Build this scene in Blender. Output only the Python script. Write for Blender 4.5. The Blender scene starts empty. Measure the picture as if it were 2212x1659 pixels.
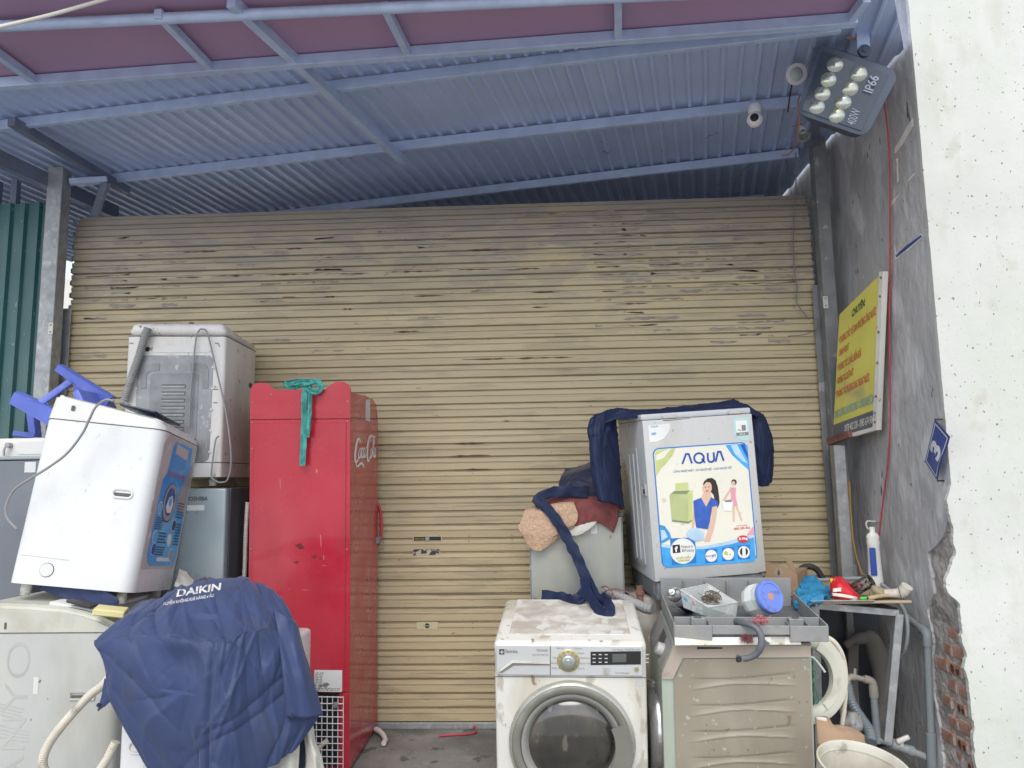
import bpy, bmesh, math, random
from mathutils import Vector, Matrix, Euler, noise
R = math.radians
scene = bpy.context.scene
col = scene.collection

# ---------------------------------------------------------------- camera
EYE = Vector((0, 0, 1.355)); PITCH, ROLL, YAW = R(7.517), R(.843), R(2.557)
FPX, CX, CY = 1662.0, 1106.0, 829.5            # photo measured on a 2212 x 1659 grid
_f = Vector((-math.sin(YAW)*math.cos(PITCH), math.cos(YAW)*math.cos(PITCH), math.sin(PITCH)))
_r0 = Vector((math.cos(YAW), math.sin(YAW), 0)); _u0 = _r0.cross(_f)
_r = math.cos(ROLL)*_r0 - math.sin(ROLL)*_u0
_u = math.cos(ROLL)*_u0 + math.sin(ROLL)*_r0
cd = bpy.data.cameras.new('camera'); cam = bpy.data.objects.new('camera', cd); col.objects.link(cam)
cam.matrix_world = Matrix(((_r.x, _u.x, -_f.x, EYE.x), (_r.y, _u.y, -_f.y, EYE.y), (_r.z, _u.z, -_f.z, EYE.z), (0, 0, 0, 1)))
cd.sensor_width = 36; cd.lens = 36*FPX/2212; cd.clip_start = .05; cd.clip_end = 3000
scene.camera = cam

# ---------------------------------------------------------------- sky, sun, exposure
SUN_EL, SUN_AZ = R(52), R(186)                 # compass-style: sun stands behind the camera, a little to the left
w = bpy.data.worlds.new('World'); scene.world = w; w.use_nodes = True
nt = w.node_tree; bg = nt.nodes['Background']
sky = nt.nodes.new('ShaderNodeTexSky'); sky.sky_type = 'NISHITA'; sky.sun_disc = False
sky.sun_elevation = SUN_EL; sky.sun_rotation = SUN_AZ; sky.air_density = 1.0; sky.dust_density = 1.5; sky.ozone_density = 1.0
hs = nt.nodes.new('ShaderNodeHueSaturation'); hs.inputs['Saturation'].default_value = .42
nt.links.new(sky.outputs[0], hs.inputs['Color']); nt.links.new(hs.outputs[0], bg.inputs['Color'])
bg.inputs['Strength'].default_value = .15
sl = bpy.data.lights.new('sun', 'SUN'); sl.energy = 1.0; sl.angle = R(40); sl.color = (1, .965, .9)
so = bpy.data.objects.new('sun', sl); col.objects.link(so)
sd = Vector((math.sin(SUN_AZ)*math.cos(SUN_EL), math.cos(SUN_AZ)*math.cos(SUN_EL), math.sin(SUN_EL)))
so.rotation_euler = (-sd).to_track_quat('-Z', 'Y').to_euler()
scene.render.engine = 'CYCLES'
vs = scene.view_settings; vs.view_transform = 'Standard'; vs.look = 'None'; vs.gamma = 1; vs.use_curve_mapping = False
vs.exposure = .86

# ---------------------------------------------------------------- helpers
def P(x, y, Y=None, X=None, Z=None):
    """photo pixel -> point on the plane Y=, X= or Z= (the surface the thing touches)"""
    d = _r*((x-CX)/FPX) + _u*((CY-y)/FPX) + _f
    t = (Y-EYE.y)/d.y if Y is not None else (X-EYE.x)/d.x if X is not None else (Z-EYE.z)/d.z
    return EYE + d*t
def floor_z(Y): return 0.0 if Y > 4.35 else -.1*(4.35-Y)
def put(o, parent=None):
    col.objects.link(o)
    if parent is not None: o.parent = parent
    return o
def mesh(name, bm, m, parent=None, smooth=None):
    me = bpy.data.meshes.new(name); bm.normal_update(); bm.to_mesh(me); bm.free()
    me.materials.append(m)
    if smooth is not None:
        for p in me.polygons: p.use_smooth = True
        if smooth < 180: me.set_sharp_from_angle(angle=R(smooth))
    return put(bpy.data.objects.new(name, me), parent)
def multi(name, bm, mats, parent=None, smooth=None):
    o = mesh(name, bm, mats[0], parent, smooth)
    for m in mats[1:]: o.data.materials.append(m)
    return o
def thing(name, label, cat, loc=(0, 0, 0), rot=(0, 0, 0), group=None):
    o = bpy.data.objects.new(name, None); o.empty_display_size = .1; col.objects.link(o)
    o.location = loc; o.rotation_euler = rot
    return tag(o, label, cat, group)
def tag(o, label, cat=None, group=None):
    o['label'] = label
    if cat: o['category'] = cat
    if group: o['group'] = group
    return o
def struct(o, label=None):
    o['kind'] = 'structure'
    if label: o['label'] = label
    return o
def copy_tree(o, parent=None):
    c = o.copy(); col.objects.link(c); c.parent = parent
    for ch in list(o.children): copy_tree(ch, c)
    return c

def B(): return bmesh.new()
def box(bm, x0, x1, y0, y1, z0, z1, bev=0, seg=2, M=None, edges='all'):
    vs_ = [bm.verts.new(v) for v in ((x0,y0,z0),(x1,y0,z0),(x1,y1,z0),(x0,y1,z0),(x0,y0,z1),(x1,y0,z1),(x1,y1,z1),(x0,y1,z1))]
    fs = [bm.faces.new([vs_[i] for i in f]) for f in ((0,3,2,1),(4,5,6,7),(0,1,5,4),(1,2,6,5),(2,3,7,6),(3,0,4,7))]
    geo = list(vs_)
    if bev:
        es = {e for f in fs for e in f.edges}
        if edges == 'vert': es = {e for e in es if abs(e.verts[0].co.z-e.verts[1].co.z) > 1e-6}
        elif edges == 'top': es = {e for e in es if abs(e.verts[0].co.z-e.verts[1].co.z) > 1e-6 or e.verts[0].co.z+e.verts[1].co.z > z0+z1+1e-6}
        r = bmesh.ops.bevel(bm, geom=list(es), offset=bev, segments=seg, profile=.5, affect='EDGES')
        geo = list({v for f in r['faces'] for v in f.verts} | {v for v in vs_ if v.is_valid})
        if M is not None:
            allv = set(geo)
            for f in fs:
                if f.is_valid: allv |= set(f.verts)
            geo = list(allv)
    if M is not None: bmesh.ops.transform(bm, matrix=M, verts=[v for v in geo if v.is_valid])
    return bm
def prism(bm, pts, d, M=None):
    """closed outline pts (x,z) extruded from y=0 to y=d"""
    a = [bm.verts.new((p[0], 0, p[1])) for p in pts]; b = [bm.verts.new((p[0], d, p[1])) for p in pts]
    n = len(pts)
    bm.faces.new(a); bm.faces.new(b[::-1])
    for i in range(n): bm.faces.new((a[i], b[i], b[(i+1) % n], a[(i+1) % n]))
    if M is not None: bmesh.ops.transform(bm, matrix=M, verts=a+b)
    bmesh.ops.recalc_face_normals(bm, faces=list({f for v in a+b for f in v.link_faces}))
    return bm
def crom(p, n):
    """Catmull-Rom through points p, n samples a span"""
    p = [Vector(q) for q in p]
    if len(p) < 3: return [p[0].lerp(p[-1], i/n) for i in range(n+1)]
    q = [2*p[0]-p[1]] + p + [2*p[-1]-p[-2]]; out = []
    for i in range(1, len(q)-2):
        a, b, c, d = q[i-1:i+3]
        for k in range(n):
            t = k/n
            out.append(.5*((2*b)+(c-a)*t+(2*a-5*b+4*c-d)*t*t+(3*b-a-3*c+d)*t**3))
    out.append(p[-1]); return out
def tube(bm, pts, r, seg=8, smooth=0, ring=0, ringd=0, caps=True):
    """tube along pts; r may be a list; ring/ringd: corrugation"""
    pts = crom(pts, smooth) if smooth else [Vector(p) for p in pts]
    if ring:
        L = [0]
        for a, b in zip(pts, pts[1:]): L.append(L[-1]+(b-a).length)
        n = int(L[-1]/ring*4); q = []; j = 0
        for i in range(n+1):
            s = L[-1]*i/n
            while j < len(pts)-2 and L[j+1] < s: j += 1
            q.append(pts[j].lerp(pts[j+1], (s-L[j])/max(1e-9, L[j+1]-L[j])))
        pts = q
    n = len(pts); prev = None; rings = []
    for i, p in enumerate(pts):
        t = (pts[min(i+1, n-1)]-pts[max(i-1, 0)]).normalized()
        if prev is None:
            a = Vector((0, 0, 1)) if abs(t.z) < .9 else Vector((1, 0, 0)); u = t.cross(a).normalized()
        else: u = (prev-t*prev.dot(t)).normalized()
        prev = u; v = t.cross(u)
        rr = (r[min(i*len(r)//n, len(r)-1)] if isinstance(r, (list, tuple)) else r)
        if ring: rr += ringd*(1 if (i % 4) in (1, 2) else -1)
        rings.append([bm.verts.new(p+u*rr*math.cos(2*math.pi*k/seg)+v*rr*math.sin(2*math.pi*k/seg)) for k in range(seg)])
    for a, b in zip(rings, rings[1:]):
        for k in range(seg): bm.faces.new((a[k], a[(k+1) % seg], b[(k+1) % seg], b[k]))
    if caps: bm.faces.new(rings[0][::-1]); bm.faces.new(rings[-1])
    return bm
def lathe(bm, prof, seg=24, M=None, close=True):
    """prof: (radius, z) list"""
    rs = []
    for (r, z) in prof:
        if r < 1e-6: rs.append([bm.verts.new((0, 0, z))])
        else: rs.append([bm.verts.new((r*math.cos(2*math.pi*k/seg), r*math.sin(2*math.pi*k/seg), z)) for k in range(seg)])
    for a, b in zip(rs, rs[1:]):
        for k in range(seg):
            k2 = (k+1) % seg
            if len(a) == 1 and len(b) == 1: continue
            if len(a) == 1: bm.faces.new((a[0], b[k2], b[k]))
            elif len(b) == 1: bm.faces.new((a[k], a[k2], b[0]))
            else: bm.faces.new((a[k], a[k2], b[k2], b[k]))
    vv = [v for r_ in rs for v in r_]
    bmesh.ops.recalc_face_normals(bm, faces=list({f for v in vv for f in v.link_faces}))
    if M is not None: bmesh.ops.transform(bm, matrix=M, verts=vv)
    return bm
def bar(bm, a, b, w_, h_, up=(0, 0, 1), bev=0):
    """rectangular bar from a to b"""
    a = Vector(a); b = Vector(b); t = (b-a); L = t.length; t.normalize(); up = Vector(up)
    s = t.cross(up).normalized(); u = s.cross(t)
    M = Matrix(((t.x, s.x, u.x, a.x), (t.y, s.y, u.y, a.y), (t.z, s.z, u.z, a.z), (0, 0, 0, 1)))
    return box(bm, 0, L, -w_/2, w_/2, -h_/2, h_/2, bev, 1, M)
def frame(o, r, u):
    """matrix whose local x = r, z = u, -y = outward normal, at o"""
    r = Vector(r).normalized(); u = Vector(u); n = r.cross(u).normalized(); u = n.cross(r)
    y = -n
    return Matrix(((r.x, y.x, u.x, o[0]), (r.y, y.y, u.y, o[1]), (r.z, y.z, u.z, o[2]), (0, 0, 0, 1)))
def circ(cx, cy, rx, ry=None, n=20, a0=0, a1=360):
    ry = rx if ry is None else ry
    full = abs(a1-a0) >= 360
    return [(cx+rx*math.cos(R(a0+(a1-a0)*i/(n if full else n-1))), cy+ry*math.sin(R(a0+(a1-a0)*i/(n if full else n-1)))) for i in range(n)]
def rrect(x0, x1, y0, y1, r, n=5):
    return circ(x1-r, y1-r, r, r, n, 0, 90)+circ(x0+r, y1-r, r, r, n, 90, 180)+circ(x0+r, y0+r, r, r, n, 180, 270)+circ(x1-r, y0+r, r, r, n, 270, 360)
def flat(name, pts, m, parent, M, layer=1, t=.0005):
    """flat print / sticker: outline in the plane of frame M"""
    bm = B(); prism(bm, pts, t); bmesh.ops.triangulate(bm, faces=[f for f in bm.faces if len(f.verts) > 4])
    bmesh.ops.transform(bm, matrix=M @ Matrix.Translation((0, -t-.0006*layer, 0)), verts=bm.verts)
    return mesh(name, bm, m, parent)
_font_cache = {}
def text_bm(s, bold=0):
    k = (s, bold)
    if k not in _font_cache:
        c = bpy.data.curves.new('t', 'FONT'); c.body = s; c.offset = bold; c.resolution_u = 3
        o = bpy.data.objects.new('t', c); col.objects.link(o)
        dg = bpy.context.evaluated_depsgraph_get(); me = o.evaluated_get(dg).to_mesh()
        v = [tuple(q.co) for q in me.vertices]; f = [tuple(p.vertices) for p in me.polygons]
        o.to_mesh_clear(); bpy.data.objects.remove(o); bpy.data.curves.remove(c)
        xs = [q[0] for q in v] or [0, 1]
        _font_cache[k] = (v, f, min(xs), max(xs))
    return _font_cache[k]
def text(name, s, x, z, size, m, parent, M, layer=2, width=None, rot=0, align='L', shear=0, bold=0.0, warp=None, label=None):
    """lettering in the plane of frame M: x,z = baseline start (or centre), size = em height, width = forced width"""
    v, f, a, b = text_bm(s, bold); bm = B(); k = size
    kx = k if width is None else width/(b-a)
    wd = (b-a)*kx; ox = {'L': 0, 'C': -wd/2, 'R': -wd}[align]; c, s_ = math.cos(R(rot)), math.sin(R(rot)); vv = []
    for q in v:
        px, pz = (q[0]-a)*kx+ox+shear*q[1]*k, q[1]*k
        px, pz = x+px*c-pz*s_, z+px*s_+pz*c
        if warp: px, pz = warp(px, pz)
        vv.append(bm.verts.new((px, -.0006*layer-.0004, pz)))
    for q in f:
        try: bm.faces.new([vv[i] for i in q])
        except ValueError: pass
    bmesh.ops.transform(bm, matrix=M, verts=bm.verts)
    return mesh(name, bm, m, parent)
import numpy as np
def cloth(name, rows, m, parent=None, nu=10, nv=10, amp=.012, freq=7, seed=0, thick=.004, smooth=True, fold=None, fine=.0, closed=False, dens=1.0, big=1.0, clen=1.0, asd=.75, amean=math.pi*.5, prand=.3):
    """sheet of fabric through a net of world points: soft sag, sharp straight creases; fold(u,v) adds offset along the normal"""
    rows = [crom(r_, nu) for r_ in rows]
    cols = [crom([r_[i] for r_ in rows], nv) for i in range(len(rows[0]))]
    nU, nV = len(cols), len(cols[0]); g = np.array([[tuple(cols[i][j]) for i in range(nU)] for j in range(nV)])
    du = np.gradient(g, axis=1); dv = np.gradient(g, axis=0); n = np.cross(du, dv); n /= (np.linalg.norm(n, axis=2, keepdims=True)+1e-12)
    Lu = float(np.mean(np.sum(np.linalg.norm(np.diff(g, axis=1), axis=2), axis=1))); Lv = float(np.mean(np.sum(np.linalg.norm(np.diff(g, axis=0), axis=2), axis=0)))
    uu, vv_ = np.meshgrid(np.linspace(0, 1, nU), np.linspace(0, 1, nV)); X_, Y_ = uu*Lu, vv_*Lv; rr = np.random.RandomState(seed+5); D = np.zeros_like(X_)
    for k in range(7):                                        # soft undulation
        a = rr.uniform(0, math.pi); f = rr.uniform(.5, 1.5)*freq*1.6; D += amp*big*.22*np.sin(f*(X_*math.cos(a)+Y_*math.sin(a))+rr.uniform(0, 6.3)+.8*np.sin(f*.6*(Y_*math.cos(a)-X_*math.sin(a))))
    for k in range(int(dens*(14+Lu*Lv*freq*freq*5))):         # creases: short straight ridges and valleys
        cx, cy = rr.uniform(-.05, 1.05)*Lu, rr.uniform(-.05, 1.05)*Lv; lng = rr.rand() > prand; a = rr.normal(amean, asd) if lng else rr.uniform(0, math.pi)
        l = rr.uniform(.25, 1.2)/freq*1.2*(clen if lng else .6); w1 = rr.uniform(.02, .09)/freq; t = (X_-cx)*math.cos(a)+(Y_-cy)*math.sin(a); d = -(X_-cx)*math.sin(a)+(Y_-cy)*math.cos(a)+.12*t*t/l*rr.uniform(-1, 1)
        e = np.clip(1-np.abs(t)/l, 0, 1); e = e*e*(3-2*e); sgn = 1 if rr.rand() < .6 else -1; sd_ = np.where(d > 0, d/(w1*rr.uniform(.6, 1.2)), -d/(w1*rr.uniform(1.2, 3.5)))
        D += sgn*amp*rr.uniform(.10, .42)*(1 if lng else .55)*np.exp(-sd_)*e
    if fold: D += np.vectorize(fold)(uu, vv_)
    if fine:
        for j in range(nV):
            for i in range(nU): D[j, i] += fine*noise.noise(Vector(g[j, i])*freq*14)
    g = g+n*D[..., None]
    bm = B(); vg = [[bm.verts.new(g[j, i]) for i in range(nU)] for j in range(nV)]
    for j in range(nV-1):
        for i in range(nU-1): bm.faces.new((vg[j][i], vg[j][i+1], vg[j+1][i+1], vg[j+1][i]))
    ob = mesh(name, bm, m, parent, 180 if smooth else None)
    if thick:
        s = ob.modifiers.new('thickness', 'SOLIDIFY'); s.thickness = thick; s.offset = 0
    return ob

# ---------------------------------------------------------------- materials
def mat(name, c, rough=.5, metal=0, var=.12, vscale=4, layers=(), bump=None, world=False, alpha=None, trans=0, spec=.5, stretch=(1, 1, 1), coat=0, sheen=0, rvar=.15):
    """procedural: base colour with tonal drift, then layers of dirt / rust / scratches, each (colour, lo, hi, scale, stretch, detail, strength)"""
    m = bpy.data.materials.new(name); m.use_nodes = True; t = m.node_tree; N = t.nodes; L = t.links
    b = N['Principled BSDF']; b.inputs['Metallic'].default_value = metal; b.inputs['Specular IOR Level'].default_value = spec
    b.inputs['Coat Weight'].default_value = coat
    if sheen: b.inputs['Sheen Weight'].default_value = sheen
    if world: src = N.new('ShaderNodeNewGeometry').outputs['Position']
    else: src = N.new('ShaderNodeTexCoord').outputs['Object']
    def nz(scale, st=(1, 1, 1), det=4, off=0):
        mp = N.new('ShaderNodeMapping'); mp.inputs['Scale'].default_value = st; mp.inputs['Location'].default_value = (off, off*.7, off*1.3)
        L.new(src, mp.inputs['Vector']); n = N.new('ShaderNodeTexNoise'); n.inputs['Scale'].default_value = scale; n.inputs['Detail'].default_value = det
        L.new(mp.outputs[0], n.inputs['Vector']); return n.outputs['Fac']
    c4 = (*c, 1)
    n0 = nz(vscale, stretch, 5)
    mr = N.new('ShaderNodeMapRange'); mr.inputs['From Min'].default_value = .3; mr.inputs['From Max'].default_value = .7
    mr.inputs['To Min'].default_value = 1-var; mr.inputs['To Max'].default_value = 1+var; L.new(n0, mr.inputs['Value'])
    mu = N.new('ShaderNodeMix'); mu.data_type = 'RGBA'; mu.blend_type = 'MULTIPLY'; mu.inputs['Factor'].default_value = 1
    mu.inputs['A'].default_value = c4; L.new(mr.outputs[0], mu.inputs['B'])
    cur = mu.outputs['Result']; rr = None
    for i, ly in enumerate(layers):
        lc, lo, hi, sc = ly[:4]; st = ly[4] if len(ly) > 4 else (1, 1, 1); det = ly[5] if len(ly) > 5 else 6; stn = ly[6] if len(ly) > 6 else 1
        f = nz(sc, st, det, 3.1*(i+1))
        q = N.new('ShaderNodeMapRange'); q.inputs['From Min'].default_value = lo; q.inputs['From Max'].default_value = hi; q.inputs['To Max'].default_value = stn
        L.new(f, q.inputs['Value']); msk = q.outputs[0]
        if len(ly) > 7:                                       # stain confined to a height band
            sx = N.new('ShaderNodeSeparateXYZ'); L.new(src, sx.inputs[0]); hz = N.new('ShaderNodeMapRange'); hz.inputs['From Min'].default_value, hz.inputs['From Max'].default_value = ly[7]
            L.new(sx.outputs['Z'], hz.inputs['Value']); mm = N.new('ShaderNodeMath'); mm.operation = 'MULTIPLY'; L.new(msk, mm.inputs[0]); L.new(hz.outputs[0], mm.inputs[1]); msk = mm.outputs[0]
        x = N.new('ShaderNodeMix'); x.data_type = 'RGBA'; x.inputs['B'].default_value = (*lc, 1)
        L.new(msk, x.inputs['Factor']); L.new(cur, x.inputs['A']); cur = x.outputs['Result']
    L.new(cur, b.inputs['Base Color'])
    q = N.new('ShaderNodeMapRange'); q.inputs['From Min'].default_value = .3; q.inputs['From Max'].default_value = .7
    q.inputs['To Min'].default_value = max(0, rough-rvar); q.inputs['To Max'].default_value = min(1, rough+rvar)
    L.new(nz(vscale*2.3, stretch, 4, 9), q.inputs['Value']); L.new(q.outputs[0], b.inputs['Roughness'])
    if bump:
        bp = N.new('ShaderNodeBump'); bp.inputs['Strength'].default_value = bump[0]; bp.inputs['Distance'].default_value = bump[2] if len(bump) > 2 else .01
        L.new(nz(bump[1], bump[3] if len(bump) > 3 else (1, 1, 1), 5, 17), bp.inputs['Height']); L.new(bp.outputs[0], b.inputs['Normal'])
    if trans: b.inputs['Transmission Weight'].default_value = trans
    if alpha is not None: b.inputs['Alpha'].default_value = alpha
    return m
RUST = (.13, .045, .02); GRIME = (.2, .17, .13); DUST = (.42, .39, .34)
MAT = {}
def K(n, *a, **k): MAT[n] = mat(n, *a, **k); return MAT[n]
# ================================================================ SETTING
rnd = random.Random(7)
XW, YW, YS = 1.76, 3.5, 4.55        # side wall plane, white wall plane, shutter plane
K('concrete', (.19, .185, .175), .85, var=.18, vscale=1.3, layers=[((.10, .097, .092), .49, .64, 2.6, (1, 1, 1), 9, .7), ((.30, .285, .26), .58, .7, 5, (1, 1, 1), 8, .5), ((.06, .06, .06), .63, .66, 9, (1, 1, 1), 4, .75), ((.36, .33, .28), .69, .70, 60, (1, 1, 1), 2, .8)], bump=(.5, 30, .01), world=True)
K('shutter_paint', (.535, .445, .28), .5, var=.06, vscale=2, stretch=(.3, 1, 3), world=True,
  layers=[((.41, .345, .215), .48, .66, 5, (.15, 1, 5), 6, .45), ((.27, .24, .235), .40, .53, 1.2, (.6, 1, 1.3), 9, .75, (2.4, 3.0)), ((.29, .255, .235), .50, .54, 7, (.6, 1, 2.6), 7, .7, (2.2, 2.9)), ((.35, .295, .20), .57, .62, 6, (.4, 1, 3), 8, .45), ((.15, .08, .055), .64, .67, 7, (.22, 1, 11), 5, .4), ((.10, .045, .03), .72, .735, 30, (.5, 1, 1.6), 3, .6)], bump=(.15, 14, .01, (.3, 1, 4)))
K('galv', (.36, .37, .38), .55, metal=.55, var=.15, vscale=18, layers=[((.5, .5, .5), .6, .64, 26, (1, 1, .8), 3, .6), (GRIME, .6, .8, 4, (1, 1, .3), 6, .6)], world=True)
K('galv_dark', (.24, .245, .25), .6, metal=.3, var=.15, vscale=10, layers=[((.5, .48, .45), .64, .67, 20, (1, 1, .6), 3, .7), (RUST, .66, .76, 5, (1, 1, .5), 6, .5)], world=True)
K('roof_veiled', (.46, .56, .80), .42, metal=.1, var=.06, vscale=2, world=True, layers=[((.39, .48, .70), .5, .8, 3, (1, 1, 1), 6, .5)])  # blue-grey sheet, made lighter and bluer by flare haze put into the colour
K('purlin', (.45, .55, .77), .5, metal=.15, var=.1, vscale=12, world=True)  # frame steel, its colour carries the same bluish flare haze
K('soffit_veiled', (.38, .24, .38), .5, var=.07, vscale=1.2, world=True)  # dull red sheet with the bluish lens veil mixed into its base colour
K('grey_plaster', (.47, .47, .48), .92, var=.14, vscale=3, stretch=(1, 1, .55), world=True,
  layers=[((.64, .64, .65), .50, .57, 3.5, (1, 1.2, .7), 9, .8), ((.25, .245, .24), .53, .66, 2.4, (1, 1, .45), 9, .55), ((.44, .39, .33), .55, .68, 2.2, (1, 1, .5), 6, .4), ((.07, .07, .08), .685, .695, 18, (1, 1, .4), 5, .85), ((.62, .61, .6), .68, .69, 26, (1, 1, .5), 4, .7)], bump=(.6, 22, .015, (1, 1, .6)))
K('white_plaster', (.55, .56, .53), .9, var=.07, vscale=1.4, world=True,
  layers=[((.50, .525, .46), .48, .66, 2.2, (1, 1, .7), 9, .6), ((.60, .61, .58), .50, .66, 5, (1, 1, .6), 9, .35), ((.40, .39, .31), .60, .70, 7, (1, 1, .8), 9, .4), ((.14, .13, .12), .80, .81, 75, (1.3, 1, .7), 0, .8), ((.24, .22, .18), .80, .81, 150, (1, 1, .8), 0, .7), ((.40, .38, .30), .58, .68, 5, (1, 1, .35), 8, .3)], bump=(.25, 20, .01))
K('mortar', (.40, .375, .355), .95, var=.3, vscale=9, world=True, layers=[((.14, .12, .105), .55, .7, 14, (1, 1, 1), 8, .8), ((.36, .26, .2), .6, .7, 5, (1, 1, 1), 6, .5)], bump=(1, 50, .01))
K('brick_red', (.37, .19, .135), .9, var=.3, vscale=9, layers=[((.42, .37, .34), .46, .58, 12, (1, 1, 1), 9, .8)], bump=(.7, 60, .005))
K('brick_hole', (.1, .04, .03), .95)
K('green_sheet', (.035, .12, .125), .38, var=.2, vscale=2, stretch=(1, 1, .4), world=True, layers=[((.3, .36, .36), .7, .72, 30, (1, 1, .5), 2, .6), ((.1, .16, .15), .55, .75, 3, (1, 1, .4), 6, .4)])
K('dark_steel', (.17, .20, .28), .55, metal=.2, var=.2, vscale=6, world=True)
K('room_wall', (.2, .2, .2), .95, world=True)
K('far_wall', (.66, .63, .58), .9, var=.15, vscale=.8, world=True, layers=[((.4, .36, .3), .6, .75, 2)])
K('black', (.015, .015, .016), .5); K('black_rub', (.03, .03, .032), .6)
K('wire_red', (.45, .04, .07), .5); K('wire_grey', (.18, .2, .21), .5); K('wire_yellow', (.55, .34, .05), .5); K('wire_orange', (.5, .2, .1), .6); K('wire_white', (.62, .6, .55), .55)

# ---- ground: yard slab by the shutter, ramp falling to the street, one sheet to the horizon
bm = B(); ys = [-900, -80, -20, 0, 1, 2, 2.5, 3, 3.5, 4, 4.35, 5, 8, 20, 120, 900]; xs = [-900, -100, -20, -6, -3, 0, 3, 6, 20, 100, 900]
g = [[bm.verts.new((x, y, -.235 if y < 2 else floor_z(y))) for x in xs] for y in ys]
for j in range(len(ys)-1):
    for i in range(len(xs)-1): bm.faces.new((g[j][i], g[j][i+1], g[j+1][i+1], g[j+1][i]))
struct(mesh('ground', bm, MAT['concrete']), 'stained grey concrete floor and ramp under the appliances')

K('street', (.42, .41, .39), .85, var=.12, vscale=1, world=True, layers=[((.3, .29, .27), .55, .75, 2)])  # for the unseen sheet added to throw light up under the roof
bm = B(); g = [bm.verts.new(v) for v in ((-60, -60, -.231), (60, -60, -.231), (60, 1.9, -.231), (-60, 1.9, -.231))]; bm.faces.new(g); struct(mesh('bounce_road', bm, MAT['street']), 'unseen pale concrete street in front of the yard, added to bounce light up to the canopy')
# ---- white house wall (front face) with the grey plastered return beside the shutter
wall = thing('side_wall', 'rough plastered house wall, white front and grey inner side with bricks laid bare', 'wall', (XW, YW, 0))
WI = Matrix.Translation((-XW, -YW, 0))
def wmesh(n, bm, m, sm=None):
    bmesh.ops.transform(bm, matrix=WI, verts=bm.verts); return mesh(n, bm, m, wall, sm)
bm = B(); box(bm, XW+.022, 7, YW, 9, -.6, 6.5); wmesh('core', bm, MAT['mortar'])
def jag(pts, a, step, seed):
    """roughen a broken edge"""
    rr = random.Random(seed); out = []
    for p, q in zip(pts, pts[1:]):
        p = Vector(p); q = Vector(q); n = max(1, int((q-p).length/step))
        for k in range(n):
            v = p.lerp(q, k/n)
            out.append(v+Vector((rr.uniform(-a, a), rr.uniform(-a, a))) if (k or out) else v)
    out.append(Vector(pts[-1])); return out
brk = [(2037, 1659), (2036, 1640), (2030, 1570), (2016, 1502), (2013, 1434), (2011, 1365), (2003, 1314), (2016, 1283), (2010, 1239), (2003, 1194), (2016, 1184), (2037, 1160), (2051, 1112), (2049, 1090)]
be = []
for q in brk:
    p = P(*q, X=XW); be.append((p.y, p.z))
be = [(be[0][0]+.01, -.45)]+be+[(YW, be[-1][1]+.05), (YW, 6.4)]
def lerp_at(pl_, z):
    for p, q in zip(pl_, pl_[1:]):
        if min(p[1], q[1]) <= z <= max(p[1], q[1]) and abs(q[1]-p[1]) > 1e-6: return p[0]+(q[0]-p[0])*(z-p[1])/(q[1]-p[1])
    return pl_[-1][0]
def strip(pl_, far, put_, rough, seed):
    """plaster coat as a stack of thin strips whose near end follows the broken edge"""
    bm = B(); rr = random.Random(seed); z = -.45; prev = None
    while z < 6.4:
        e = lerp_at(pl_, z); broken = z < 1.35
        e += (noise.noise(Vector((z*17, seed, 0)))*.012+noise.noise(Vector((z*60, seed, 3)))*.006)*(1 if broken else .28)
        ring = [bm.verts.new(put_(e, z, 0)), bm.verts.new(put_(far, z, 0)), bm.verts.new(put_(e, z, 1))]
        if prev:
            bm.faces.new((prev[0], prev[1], ring[1], ring[0])); bm.faces.new((prev[2], prev[0], ring[0], ring[2]))
        prev = ring; z += .012 if broken else .05
    bmesh.ops.recalc_face_normals(bm, faces=bm.faces); return bm
bez = sorted(be, key=lambda q: q[1])
wmesh('grey_plaster', strip(bez, 8.99, lambda e, z, k: (XW+.0215*k, max(e, YW-.02), z), 1, 3), MAT['grey_plaster'])
wl = [(2045, 1080), (2058, 1140), (2064, 1191), (2058, 1212), (2046, 1246), (2046, 1283), (2074, 1304), (2075, 1331), (2081, 1383), (2088, 1451), (2099, 1536), (2105, 1605), (2108, 1659)]
we = []
for q in wl:
    p = P(*q, Y=YW-.024); we.append((p.x, p.z))
we = sorted([(XW-.002, 6.5), (XW-.001, we[0][1]+.06)]+we+[(we[-1][0]+.01, -.5)], key=lambda q: q[1])
wmesh('white_plaster', strip(we, 7, lambda e, z, k: (e, YW-.024+.0235*k, z), 1, 9), MAT['white_plaster'])
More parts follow.
